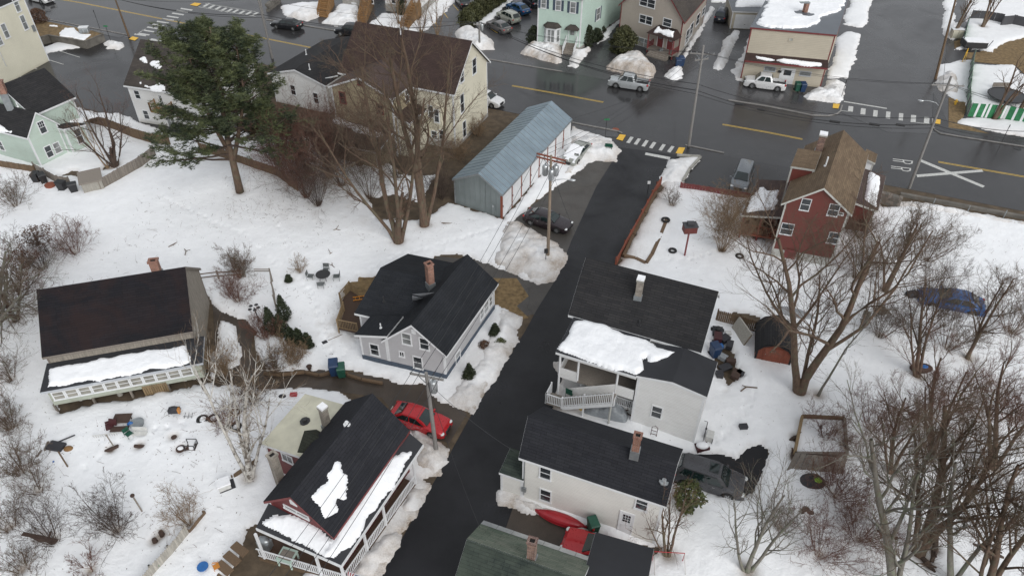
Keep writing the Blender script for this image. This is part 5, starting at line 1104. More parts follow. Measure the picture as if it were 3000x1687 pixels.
for tl, br in (((1320, 235), (1335, 305)), ((1345, 195), (1358, 265)), ((1398, 120), (1410, 175)), ((1440, 70), (1452, 105))): win(h, A.w['t0'], a3(*tl), a3(*br))
A0, d0, n0, L0 = basis(T); s0, _ = wpix(T, a3(1075, 300)); s1, _ = wpix(T, a3(1262, 320)); s0, s1 = min(s0, s1) - .1, max(s0, s1) + .1; P_ = lambda s_, n_, z: (*(A0 + d0 * s_ + n0 * n_), z)
m = MB(); w1 = [(s0 - .2, 0), (s0 - .2, 1.9), (s1 + .2, 1.9), (s1 + .2, 0)]; w2 = [(s0 + .6, 0), (s0 + .6, .8), (s1 - .6, .8), (s1 - .6, 0)]
for i in range(3): m.quad(P_(*w1[i], 2.9), P_(*w1[i + 1], 2.9), P_(*w2[i + 1], 3.7), P_(*w2[i], 3.7))
m.poly([P_(*q, 3.7) for q in w2]); m.poly([P_(*q, 2.88) for q in w1][::-1]); pr_ = fix(m.build('porch_roof', 'roof_brown_new', h.root))
roofsnow('roof_snow', h.root, [np.array(P_(*q)) for q in ((s0 + .3, 1.55, 3.07), (s1 - .8, 1.55, 3.07), (s1 - .9, .9, 3.66), (s0 + .7, .9, 3.66))], h=.25, edge=.3, rag=.3)
m = MB(); wbox(m, A0, d0, n0, s0, s1, .5, .7, 0, 1.7); fix(m.build('porch_floor', 'wood_grey', h.root))
for x in (s0 + .05, s1 - .05): post(h.root, P_(x, 1.6, 0), .1, 2.9, .14, 'trim_red', 0); railing(h.root, P_(x, 1.6, 0), P_(x, .1, 0), .7, 1.5, 'trim_red')
railing(h.root, P_(s0 + .05, 1.62, 0), P_(s0 + (s1 - s0) * .12, 1.62, 0), .7, 1.5, 'trim_red', pickets=False)
for a, b in ((.22, .48), (.6, .86)): door(h, T, None, None, rect=(s0 + (s1 - s0) * a, s0 + (s1 - s0) * b, .7, 2.75), mat='trim_red', gmat='glass_blind')
for k in range(3): m = MB(); wbox(m, A0, d0, n0, s0 + .5, s1 - .5, 0, .5 - k * .16, 1.7 + .28 * k, 1.7 + .28 * (k + 1)); m.build('step', 'wood_grey', h.root)
st_ = thing('storage_tote', 'small blue tote on the porch of the tan house', 'box', P_((s0 + s1) / 2, 1.2, .7)); m = MB(); m.cbox((0, 0, 0), .5, .35, .3, .2); m.build('body', 'metal_grey', st_)
# ---- beige commercial building ----
h = House('beige_shop_building', 'two storey beige flat roofed building with snow on roof beside white pickup', a4(520, 265), a3(1800, 208), 7.0, wall='side_beige', roof='membrane', trim='trim_red', cat='building')
Vd = G(a4(608, 0), 7.0)[:2] - h.O; h.V = Vd / np.linalg.norm(Vd); h.V = np.array([-h.U[1], h.U[0]]) if False else h.V
print('beige', h.Lu, h.uv(G(a4(608, 0), 7.0)), np.degrees(np.arccos(h.U @ h.V)))
A = h.vol(0, h.Lu, [(0, 7.0), (14, 7.35)], 'u', ov=.12, og=.12); BEI = A
rsnow(h, A, [(-75, 190), (-20, 60), (50, -150), (600, -150), (590, 20), (540, 90), (400, 130), (385, 180), (280, 215), (60, 215), (-20, 205)], a4, 0, h=.22, edge=.25, rag=.5)
T = A.w['t0']; A0, d0, n0, L0 = basis(T)
(sa, zt_), (sb, zb_) = wpix(T, a4(455, 478)), wpix(T, a3(1790, 408));
zt_ = 3.45
m = MB()
m.hexa([(*(A0 + n0 * 0 + d0 * 0), zt_ - .45), (*(A0 + d0 * L0), zt_ - .45), (*(A0 + d0 * L0 + n0 * 1.1), zt_ - .55), (*(A0 + n0 * 1.1), zt_ - .55), (*A0, zt_ + .25), (*(A0 + d0 * L0), zt_ + .25), (*(A0 + d0 * L0 + n0 * 1.1), zt_ - .35), (*(A0 + n0 * 1.1), zt_ - .35)])
fix(m.build('awning_roof', 'roof_brown_new', h.root)); m = MB(); m.beam((*(A0 + n0 * 1.12), zt_ - .47), (*(A0 + d0 * L0 + n0 * 1.12), zt_ - .47), .05, .2); m.build('awning_fascia', 'trim_red', h.root)
ps = [np.array([*(A0 + n0 * .55), zt_ - .02]), np.array([*(A0 + d0 * L0 + n0 * .55), zt_ - .02]), np.array([*(A0 + n0 * 1.1), zt_ - .35])]
roofsnow('roof_snow', h.root, [onpl(ps, a4(*p)) for p in ((65, 455), (120, 445), (400, 478), (412, 500), (330, 505), (100, 475))], h=.2, rag=.1); roofsnow('roof_snow', h.root, [onpl(ps, a4(*p)) for p in ((-90, 425), (20, 445), (50, 458), (0, 462), (-80, 445))], h=.15, rag=.1)
door(h, T, a4(100, 512), a4(182, 640), glass=True);
for tl, br in (((242, 535), (322, 580)), ((-25, 500), (55, 545))): win(h, T, a4(*tl), a4(*br), style='fixed', frame='trim_grey', pane='glass_blind')
win(h, T, a4(160, 285), a4(188, 315), style='fixed', frame='side_beige', pane='glass_pale', name='wall_vent')
m = MB(); wbox(m, A0, d0, n0, *sorted((wpix(T, a4(73, 555))[0], wpix(T, a4(98, 555))[0])), 1.5, 1.75, 0, .15); fix(m.build('mailbox', 'metal_dark', h.root))
P = roofhit(A, a4(275, 105)); chimney(h, P, .5, .5, vert(P, a4(288, 25)), 'brick', ang=.3, cap=False, flash=False); m = MB(); Pc = P.copy(); Pc[2] = vert(P, a4(288, 25)); m.cbox((Pc[0] - .3, Pc[1], Pc[2] + .05), 1.3, .6, .06, .1); m.build('chimney_lid', 'metal_grey', h.root)
m = MB(); m.cyl(P + (0, 0, .16), 1.35, .06, 24); m.build('melted_ring', 'membrane', h.root)
# small garage beside it
h = House('small_garage', 'small beige garage with white overhead door and snowy roof behind beige building', a3(1665, 85), a3(1850, 92), 2.7, wall='side_beige', roof='membrane', cat='garage')
if h.at(0, 1)[1] < h.at(0, 0)[1]: h.V = -h.V
A = h.vol(0, 6.0, [(0, 2.7), (7, 3.2)], 'u', ov=.12, og=.12); rsnow(h, A, [(1680, 55), (1700, 0), (1750, -60), (2100, -60), (2050, 40), (1870, 55)], a3, 0, h=.2, rag=.2)
T = A.w['t0']; (s0, z0), (s1, z1) = wpix(T, a3(1690, 112)), wpix(T, a3(1830, 235)); A0, d0, n0, _ = basis(T); m = MB(); s0, s1 = sorted((s0, s1)); wbox(m, A0, d0, n0, s0, s0 + 3.2, .1, 2.2, 0, .04)
for k in range(1, 4): wbox(m, A0, d0, n0, s0 + .05, s0 + 3.15, .1 + k * .52, .13 + k * .52, .03, .05)
dd = fix(m.build('garage_door', 'trim_white', h.root)); m = MB(); wbox(m, A0, d0, n0, s0 + 1.5, s0 + 1.7, .7, .74, .04, .09); m.build('handle', 'metal_dark', dd)
# ---- red barn-like house ----
h = House('red_gable_house', 'red clapboard house with tan shingle roof and side porches by the main road', r5(1215, 900), r5(545, 793), 6.0, r5(1368, 332), wall='side_red', roof='roof_tan', trim='old_white'); REDB = h
ua, za = h.pv(r5(950, 645), 0); L = h.Lv
zap = za
A = h.vol(0, L, [(0, 6.0), (ua, za), (h.Lu, 6.0)], 'v', ov=.3, og=.25, zb=0)
T = A.w['l0']
for tl, br in (((740, 755), (805, 850)), ((1000, 805), (1075, 905)), ((550, 980), (645, 1085)), ((1000, 1062), (1080, 1172))): win(h, T, r5(*tl), r5(*br), cw=.06)
win(h, T, r5(1090, 872), r5(1128, 905), style='fixed', cw=.06)
A0, d0, n0, L0 = basis(T); m = MB(); wbox(m, A0, d0, n0, 0, L0, 0, 1.1, 0, .05); fix(m.build('foundation', 'old_white', h.root)); m = MB(); s_, _ = wpix(T, r5(625, 1270)); wbox(m, A0, d0, n0, s_ - .5, s_ + .5, 0, 1.3, .05, .1); fix(m.build('basement_door', 'trim_red', h.root))
P = roofhit(A, r5(895, 300)); chimney(h, P, .6, .6, vert(P, r5(945, 150)), 'brick_dark', ang=-.4, snow=True, cap=True)
vent(h, roofhit(A, r5(960, 440)), .9, .07)
Dz = A.at(h.Lv * .62, h.Lu, 5.2)
u_, v_ = h.uv(G(r5(870, 457), 7.5)); u2, v2 = h.uv(G(r5(627, 457), 7.5))
dm = h.vol(min(u_, u2), max(u_, u2) , [((v_ + v2) / 2, 7.5), ((v_ + v2) / 2 + 3.0, 7.8)], 'u', ov=.05, og=.05, name='dormer_wall')
# porches
uL, vL = h.uv(G(r5(165, 905), 3.0)); uL2, vL2 = h.uv(G(r5(275, 560), 3.0))
pl = h.vol(vL + .1, vL2, [(h.Lu - .4, 3.5), (uL, 3.0)], 'v', wall='none', roof='roof_brown', ov=.1)
rsnow(h, pl, [(230, 875), (232, 830), (270, 720), (310, 690), (330, 640), (380, 645), (420, 680), (525, 672), (490, 855), (350, 860)], r5, 0, h=.2)
for t in (.0, .33, .66, 1): post(h.root, h.at(uL - .25, vL + .35 + (vL2 - vL - .6) * t), 0, 2.9, .14, 'trim_red', .3)
post(h.root, h.at(uL - 1.8, vL + .35), 0, 2.9, .14, 'trim_red', .3)
m = MB(); slab(m, [h.at(h.Lu - .3, vL + .25, 1.0), h.at(uL - .2, vL + .25, 1.0), h.at(uL - .2, vL2 - .2, 1.0), h.at(h.Lu - .3, vL2 - .2, 1.0)], .2); fix(m.build('porch_floor', 'wood_red', h.root))
railing(h.root, h.at(h.Lu - .3, vL + .3), h.at(uL - .2, vL + .3), 1.0, 1.9, 'wood_red', .16); railing(h.root, h.at(uL - .2, vL + .3), h.at(uL - .2, vL2 - .2), 1.0, 1.9, 'wood_red', .16)
uR, vR = h.uv(G(r5(1458, 862), 3.0)); uR2, vR2 = h.uv(G(r5(1475, 550), 3.0))
pr = h.vol(vR, vR2 + .5, [(.3, 3.6), (uR, 3.0)], 'v', wall='side_red', roof='roof_brown', ov=.25)
rsnow(h, pr, [(1330, 740), (1370, 500), (1400, 510), (1470, 550), (1470, 640), (1435, 820), (1350, 770)], r5, 0, h=.22, rag=.15)
pe = h.vol(vR2 + 2.0, vR2 + 4.0, [(.2, 3.9), (-1.0, 3.5)], 'v', wall='trim_white', roof='roof_tan', ov=.1, name='entry_wall')
# ---- gambrel shed ----
sh = House('gambrel_shed', 'small red shed with rounded black shingle roof beside the bare tree', v(1896, 905), v(1985, 922), 0.15, cat='shed', wall='wood_red', roof='roof_charcoal')
if sh.at(0, 1)[1] < sh.at(0, 0)[1]: sh.V = -sh.V
ws = sh.Lu; hs = vert(G(v(1896, 905)), v(1905, 868))
A = sh.vol(-.1, 3.3, [(-.12, 1.25), (ws * .16, 1.95), (ws * .5, 2.35), (ws * .84, 1.95), (ws + .12, 1.25)], 'v', ov=.12, og=.08, trim='roof_charcoal')
door(sh, A.w['l0'], None, None, rect=(ws * .2, ws * .72, .1, 1.75), mat='rust_red', frame='wood_red', glass=False)
# ---- wooden stairs and front of pale blue row at the top ----
def stairhouse(p0, p1, label, wall, stairs):
 h = House('pale_row_house', label, t1(*p0), t1(*p1), .5, wall=wall, roof='roof_charcoal')
 if h.at(0, 1)[1] < h.at(0, 0)[1]: h.V = -h.V
 A = h.vol(0, h.Lu, [(0, 6.5), (4, 7.6), (8, 6.5)], 'u', ov=.1, og=.1, found='found_grey', fh=1.2)
 return h, A
h, A = stairhouse((1240, 25), (1530, 70), 'pale blue house with grey foundation above the second snow heap', 'side_blue', None)
win(h, A.w['t0'], t1(1400, 38), t1(1480, 72), style='slider', name='basement_window')
h2, A2 = stairhouse((1950, 135), (2560, 200), 'white house front between two brown wooden stairways at top edge', 'side_white', None)
for x0 in (1700, 2065, 2250): win(h2, A2.w['t0'], t1(x0, -40), t1(x0 + 45, 45))
def stair(label, q, zt, n=10, wd=1.6):
 """q: bottom-left, bottom-right, top-left pixels (in t1)"""
 a, b, c = [G(t1(*p))[:2] for p in q]; s_ = thing('wooden_stairs', label, 'stairs', ((a[0] + b[0]) / 2, (a[1] + b[1]) / 2, 0), group='brown wooden stairways'); WK.add(s_.name)
 D = c - a; W_ = b - a;
 for k in range(n):
  t = k / n; m = MB(); P = a + D * t; m.box((*P, 0.02), (*W_, 0), (*(D / n * 1.02), 0), (0, 0, zt * (k + 1) / n)); fix(m.build('step', 'wood_stain', s_))
 for off in (a, b): railing(s_, off, off + D, .15, 1.1, 'wood_stain', .16, z0b=zt)
 m = MB(); m.box((*(a + D), 0), (*W_, 0), (*(D * .5), 0), (0, 0, zt)); fix(m.build('landing', 'wood_stain', s_))
stair('left wooden stairway beside the snow heap at top', ((850, 275), (1010, 300), (930, 130)), 1.5); stair('middle wooden stairway between two snow heaps at top', ((1510, 395), (1640, 405), (1600, 190)), 1.6); stair('right wooden stairway at the driveway entrance', ((2210, 500), (2330, 520), (2420, 250)), 1.8)
ws_ = thing('stone_wall', 'brown stone wall end left of the first wooden stairway', 'wall', (*G(t1(100, 200))[:2], 0)); WK.add(ws_.name); m = MB()
a, b = G(t1(40, 190))[:2], G(t1(235, 30))[:2];
for i in range(8):
 for j in range(3):
  P = a + (b - a) * (i + (j % 2) * .5) / 8; m = MB(); L_ = np.linalg.norm(b - a) / 8; m.cbox((P[0], P[1], j * .42), L_ * .93, .5 + .08 * random.random(), .38, math.atan2(*(b - a)[::-1])); m.build('stone', 'dark_concrete', ws_)
# ======================= VEHICLES =======================
def paint(name, c, metal=0.3, rough=0.3):
 m, t, b = nmat(name); b.inputs['Base Color'].default_value = (*c, 1); b.inputs['Metallic'].default_value = metal; b.inputs['Roughness'].default_value = rough
 b.inputs['Coat Weight'].default_value = 0.6; b.inputs['Coat Roughness'].default_value = 0.06
 n = noise(t, objpos(t), 6, 4); r = ramp(t, n, [(0.35, (rough * .8,) * 3), (0.7, (min(1, rough * 1.7),) * 3)]); t.links.new(r.outputs[0], b.inputs['Roughness']); return m
for n_, c_ in (('car_black', (.012, .013, .016)), ('car_maroonblack', (.022, .014, .018)), ('car_red', (.42, .012, .018)), ('car_silver', (.42, .44, .45)), ('car_white', (.72, .72, .72)), ('car_grey', (.05, .05, .055)), ('car_greysilver', (.17, .185, .20)), ('car_taupe', (.15, .14, .135)), ('car_beige', (.42, .43, .37)), ('car_blue', (.012, .07, .18)), ('car_darkblue', (.015, .02, .035)), ('car_royal', (.014, .085, .26)), ('car_pewter', (.30, .31, .28))): paint(n_, c_)
plain('tyre', (.018, .018, .018), .85); plain('rim', (.42, .43, .44), .35, .6, scale=9); plain('plastic_black', (.02, .02, .021), .6); plain('lamp_clear', (.6, .62, .62), .15); plain('lamp_red', (.35, .015, .015), .2); plain('lamp_amber', (.5, .2, .03), .25); plain('chrome', (.6, .6, .6), .15, .9); plain('plate', (.55, .55, .5), .5)
def smooth(o, a=0.55):
 me = o.data; me.polygons.foreach_set('use_smooth', [True] * len(me.polygons)); me.set_sharp_from_angle(angle=a); return o
WM = {}
def wheel(parent, x, y, r):
 k = round(r, 2)
 if k not in WM:
  t = MB(); n = 18; w2 = .11; prof = [(r * .62, -w2), (r * .93, -w2), (r, -w2 * .7), (r, w2 * .7), (r * .93, w2), (r * .62, w2)]
  for i in range(n):
   for j in range(5):
    q = [];
    for (ii, jj) in ((i, j), (i + 1, j), (i + 1, j + 1), (i, j + 1)):
     a = 2 * math.pi * ii / n; rr, yy = prof[jj]; q.append((rr * math.cos(a), yy, rr * math.sin(a)))
    t.quad(*q)
  tm = fix_me(t.mesh('tyre', 'tyre')); d = MB()
  for yy in (-.085, .085):
   d.poly([(r * .62 * math.cos(2 * math.pi * i / n), yy * .6, r * .62 * math.sin(2 * math.pi * i / n)) for i in range(n)], mi=1)
   for s in range(5):
    a = 2 * math.pi * s / 5; c, sn = math.cos(a), math.sin(a); px, pz = -sn, c; w_ = r * .13
    d.poly([(px * w_, yy, pz * w_), (c * r * .6 + px * w_ * .7, yy, sn * r * .6 + pz * w_ * .7), (c * r * .6 - px * w_ * .7, yy, sn * r * .6 - pz * w_ * .7), (-px * w_, yy, -pz * w_)])
   for i in range(n):
    a, b = 2 * math.pi * i / n, 2 * math.pi * (i + 1) / n; d.poly([(r * .54 * math.cos(a), yy, r * .54 * math.sin(a)), (r * .54 * math.cos(b), yy, r * .54 * math.sin(b)), (r * .64 * math.cos(b), yy, r * .64 * math.sin(b)), (r * .64 * math.cos(a), yy, r * .64 * math.sin(a))])
  WM[k] = (tm, d.mesh('rim', ['rim', 'plastic_black']))
 e = link('wheel', WM[k][0], parent, (x, y, r)); link('rim', WM[k][1], e)
def fix_me(me):
 import bmesh
 bm = bmesh.new(); bm.from_mesh(me); bmesh.ops.remove_doubles(bm, verts=bm.verts, dist=1e-4); bmesh.ops.recalc_face_normals(bm, faces=bm.faces); bm.to_mesh(me); bm.free(); return me
T = {  # L, W, H, wheelbase, wheel r, belt, hood z, deck z, windshield base/top, rear top/base (fractions of L from front)
 'sedan': (4.75, 1.82, 1.44, 2.76, .33, .93, .90, .98, .29, .46, .74, .89),
 'suv': (4.65, 1.86, 1.70, 2.72, .36, 1.06, 1.04, 1.06, .25, .38, .90, .985),
 'wagon': (4.55, 1.80, 1.58, 2.65, .34, 1.00, .96, 1.02, .26, .42, .86, .985),
 'van': (4.9, 1.9, 1.70, 2.95, .34, 1.02, 1.0, 1.04, .22, .36, .93, .99),
 'pickup': (5.25, 1.92, 1.80, 3.12, .38, 1.10, 1.10, 1.08, .25, .36, .62, .665)}
def car(kind, color, label, nose, tail, f, z=0.75, snow=False, rack=False, name=None, group=None, scale=1.0, zg=0.02, sunroof=False):
 L, W, H, wb, wr, belt, hood, deck, fw, ft, rt, rb = T[kind]
 a, b = G(f(*nose), z)[:2], G(f(*tail), z)[:2]; c = (a + b) / 2; d = a - b; ang = math.atan2(d[1], d[0])
 root = thing(name or {'sedan': 'parked_sedan', 'suv': 'parked_suv', 'wagon': 'parked_wagon', 'van': 'parked_minivan', 'pickup': 'pickup_truck'}[kind], label, {'pickup': 'pickup truck', 'suv': 'suv', 'van': 'minivan'}.get(kind, 'car'), (c[0], c[1], zg), ang, group)
 root.scale = (scale,) * 3; X = lambda fr: L / 2 - L * fr; zb = .2; hw = W / 2; xw = wb / 2 + .02; off = -.02 * L; axles = (xw + off + .04, -xw + off + .04)
 bed = kind == 'pickup'
 xs = set(np.linspace(-L / 2, L / 2, 22).tolist())
 for ax in axles: xs |= set((ax + (wr + .07) * np.cos(np.linspace(0, math.pi, 9))).tolist())
 if bed: xs |= {X(rb) - .02, X(rb) - .1, -L / 2 + .06, -L / 2 + .13}
 xs = sorted(xs); rings = []
 for x in xs:
  t = (L / 2 - x) / L; e = abs(x) / (L / 2); w_ = hw * (1 - .13 * e ** 8 - .05 * e ** 3)
  top = float(np.interp(t, [0, .015, .06, fw, rb, .97, 1], [.55, hood * .80, hood * .92, max(hood, belt), max(deck, belt) if not bed else belt, deck * .97, deck * .72 if not bed else deck * .9]))
  endup = .1 * max(0, (e - .9) / .1); zl = zb + endup; arch = 0
  for ax in axles:
   R_ = wr + .07
   if abs(x - ax) < R_: arch = max(arch, wr + math.sqrt(R_ * R_ - (x - ax) ** 2))
  zl2 = max(zl, arch); mid = max(.62, zl2 + .02); mid = min(mid, top - .08); zl2 = min(zl2, mid - .01)
  q = [(0, zl), (w_ * .80, zl), (w_ * .95, zl2), (w_, mid), (w_ * .985, (mid + top) / 2 + .03), (w_ * .94, top - .03), (w_ * .86, top)]
  if bed and X(rb) - .05 > x > -L / 2 + .1: q += [(w_ * .82, top), (w_ * .80, .62), (0, .62)]
  else: q += [(w_ * .6, top + .025), (w_ * .3, top + .035), (0, top + .04)]
  rings.append([(x, y, z_) for y, z_ in q] + [(x, -y, z_) for y, z_ in q[::-1][1:-1]])
 m = MB(); n = len(rings[0])
 for r0, r1 in zip(rings[:-1], rings[1:]):
  for k in range(n): kk = (k + 1) % n; m.poly([r0[k], r0[kk], r1[kk], r1[k]])
 m.poly(rings[0]); m.poly(rings[-1][::-1]); bd = m.mesh('body', color); fix_me(bd); bo = link('body', bd, root); smooth(bo, .6)
 # cabin
 wbm, wt = hw * .90, hw * .70; x1, x2, x3, x4 = X(fw), X(ft), X(rt), X(rb); zt = H
 m = MB(); base = [(x1, wbm * .92), (x1 - .25, wbm), (x4 + .25, wbm), (x4, wbm * .9)]; topr = [(x2, wt * .9), (x2 - .25, wt), (x3 + .25, wt), (x3, wt * .88)]
 midr = [(b_[0] * .5 + t_[0] * .5 + (.05 if i == 0 else -.05 if i == 3 else 0), (b_[1] * .47 + t_[1] * .53) + .02) for i, (b_, t_) in enumerate(zip(base, topr))]
 lv = [(base, [belt - .03] * 4), (midr, [(belt + zt) / 2] * 4), (topr, [zt - .05, zt - .03, zt - .03, zt - .06]), ([(t_[0] * .93 + .07 * (x2 + x3) / 2, t_[1] * .72) for t_ in topr], [zt, zt + .012, zt + .012, zt])]
 R3 = []
 for pts, zz in lv: R3.append([(p[0], p[1], z_) for p, z_ in zip(pts, zz)] + [(p[0], -p[1], z_) for p, z_ in zip(pts[::-1], zz[::-1])])
 for r0, r1 in zip(R3[:-1], R3[1:]):
  for k in range(8): kk = (k + 1) % 8; m.poly([r0[k], r0[kk], r1[kk], r1[k]])
 m.poly(R3[-1]); cb = m.mesh('cabin', color); fix_me(cb); smooth(link('cabin', cb, root), .7)
 def pane(nm, a_, b_, c_, d_, ins=(.06, .06), mat='car_glass', out=.03):
  P = [np.array(q, float) for q in (a_, b_, c_, d_)]; cen = sum(P) / 4; nn = np.cross(P[1] - P[0], P[3] - P[0]); nn /= np.linalg.norm(nn)
  if nn @ (cen - np.array([(x1 + x4) / 2, 0, belt])) < 0: nn = -nn
  bi = lambda s_, t_: P[0] * (1 - s_) * (1 - t_) + P[1] * s_ * (1 - t_) + P[2] * s_ * t_ + P[3] * (1 - s_) * t_
  m = MB(); i0, j0 = ins; q = [bi(i0, j0), bi(1 - i0, j0), bi(1 - i0, 1 - j0), bi(i0, 1 - j0)]; m.hexa([p - nn * .01 for p in q] + [p + nn * out for p in q]); o = m.build(nm, mat, root); fix(o); return o
 b0, t0, b3_, t3 = R3[0], R3[2], R3[0], R3[2]
 pane('windshield', R3[0][0], R3[0][7], R3[2][7], R3[2][0], (.05, .06), out=.085); pane('rear_window', R3[0][3], R3[0][4], R3[2][4], R3[2][3], (.07, .1), out=.085)
 for sg in (1, -1):
  def S(fr, top):
   xa = x1 - .12 if not top else x2 - .12; xb = x4 + .12 if not top else x3 + .1; y_, z_ = (wbm * .985, belt + .03) if not top else (wt * 1.005, zt - .1)
   return (xa + (xb - xa) * fr, sg * y_, z_)
  cuts = [.03, .49, .53, .97] if kind in ('sedan', 'pickup') else [.03, .36, .39, .68, .71, .97]
  for q0, q1 in zip(cuts[::2], cuts[1::2]): pane('side_window', S(q0, 0), S(q1, 0), S(q1, 1), S(q0, 1), (.02, .03), out=.055)
  m = MB(); m.box((X(fw) - .3, sg * hw * .98 - .05, belt - .03), (.12, 0, 0), (0, sg * .2, 0), (0, 0, .13)); fix(m.build('mirror', color, root))
  m = MB(); m.ell((L / 2 - .16, sg * hw * .72, hood * .74), .17, .19, .075, 10, 6); m.build('headlight', 'lamp_clear', root, smooth=True)
  m = MB(); m.ell((-L / 2 + .12, sg * hw * .78, deck * .82), .13, .16, .085 if not bed else .17, 10, 6); m.build('taillight', 'lamp_red', root, smooth=True)
  for ax in axles: wheel(root, ax, sg * (hw - .11), wr)
  for q0 in (.45, .66) if not bed else (.44, .57): m = MB(); m.box((X(q0), sg * hw * .985, belt - .16), (.16, 0, 0), (0, sg * .025, 0), (0, 0, .03)); fix(m.build('door_handle', 'chrome' if kind != 'pickup' else color, root))
  if rack: m = MB(); m.beam((x2 - .2, sg * wt * .85, zt + .05), (x3 + .2, sg * wt * .85, zt + .05), .035); fix(m.build('roof_rail', 'chrome', root))
 m = MB(); m.box((L / 2 - .07, -hw * .42, hood * .45), (.1, 0, 0), (0, hw * .84, 0), (0, 0, hood * .25)); fix(m.build('grille', 'plastic_black', root))
 m = MB(); m.box((L / 2 - .02, -hw * .3, .36), (.05, 0, 0), (0, hw * .6, 0), (0, 0, .09)); fix(m.build('bumper_trim', 'chrome' if bed else 'plastic_black', root))
 m = MB(); m.box((-L / 2 - .02, -.17, .62 if kind != 'sedan' else .7), (.03, 0, 0), (0, .34, 0), (0, 0, .14)); fix(m.build('licence_plate', 'plate', root))
 m = MB(); m.box((-L / 2 - .01, -hw * .8, .3), (.06, 0, 0), (0, hw * 1.6, 0), (0, 0, .12)); fix(m.build('rear_bumper', 'chrome' if bed else 'plastic_black', root))
 if bed: m = MB(); m.box((-L / 2 + .14, -hw * .78, .64), (X(rb) - .08 + L / 2 - .14, 0, 0), (0, hw * 1.56, 0), (0, 0, .06)); fix(m.build('bed_liner', 'plastic_black', root))
 if sunroof: m = MB(); m.box((x2 - .75, -.4, zt + .005), (.6, 0, 0), (0, .8, 0), (0, 0, .02)); fix(m.build('sunroof', 'car_glass', root))
 if snow:
  XX, YY = np.meshgrid(np.arange(-.2, L / 2 - .05, .07), np.arange(-hw * .9, hw * .9, .07)); hh = np.interp(XX, [-.3, X(ft), X(fw), L / 2], [H, H + .02, hood + .05, hood - .1]); k = fbm(XX * 1 + 5, YY, .9) + .22 - (YY / hw) ** 4 * .4 - np.where(XX > L / 2 - .5, .2, 0)
  s_ = gridmesh('snow_patch', np.stack([XX, YY, np.where(k > 0, hh + .09 * np.sqrt(np.clip(k * 4, 0, 1)), hh - .1)], -1), k > 0, 'roof_snow', {'dirt': 0 * XX}, root)
 return root
car('pickup', 'car_silver', 'silver crew cab pickup driving past the sandy snow heap', (748, 600), (1022, 640), a3, rack=True)
car('pickup', 'car_white', 'white pickup parked in front of the beige building door', (1765, 602), (2062, 640), a3)
car('sedan', 'car_black', 'black sedan driving on the main road left of the wooden stairs', (137, 165), (325, 188), a2)
car('suv', 'car_black', 'black suv on the road partly hidden behind the brown roofs', (1200, 478), (1575, 512), t1)
car('sedan', 'car_black', 'black sedan parked left of the evergreen hedge at top edge', (900, -85), (1040, 95), t2)
car('sedan', 'car_taupe', 'taupe sedan nearest the road in the small parking lot', (1600, 470), (1860, 600), t2)
car('wagon', 'car_beige', 'pale beige wagon parked between the taupe and the blue sedan', (1800, 275), (2060, 400), t2, rack=True)
car('sedan', 'car_blue', 'bright blue sedan parked beside the beige wagon', (2010, 100), (2260, 215), t2)
car('suv', 'car_darkblue', 'dark blue suv parked against the pale green house', (2330, -60), (2500, 60), t2)
car('suv', 'car_darkblue', 'dark suv parked on the driveway beside the tan house', (1618, 70), (1563, 150), a3)
car('wagon', 'car_white', 'white car on the road partly hidden by the cream house', (1830, 765), (1650, 715), a2)
car('sedan', 'car_pewter', 'pewter sedan half buried in snow beside the garage doors', (432, 1205), (545, 1090), a3, snow=True)
car('van', 'car_greysilver', 'grey minivan parked behind the low red fence', (140, 640), (215, 440), r5)
car('sedan', 'car_maroonblack', 'blackish maroon sedan parked beside the street lamp pole', (420, 250), (125, 160), b3)
car('sedan', 'car_red', 'shiny red sedan on the driveway below the grey house', (1412, 315), (1060, 195), c2, scale=.94)
car('suv', 'car_grey', 'dark grey suv with snow scraps at the end of the ivory house', (1725, 770), (1270, 630), c3, sunroof=True)
car('sedan', 'car_red', 'red car poking out from under the slate roof shed', (535, 1205), (800, 1300), c3)
car('sedan', 'car_royal', 'royal blue car standing in snow behind bare trees', (1140, 768), (1640, 868), b4, scale=1.09)
car('pickup', 'car_white', 'white pickup at the top left edge on the road', (425, 8), (170, -60), a1)
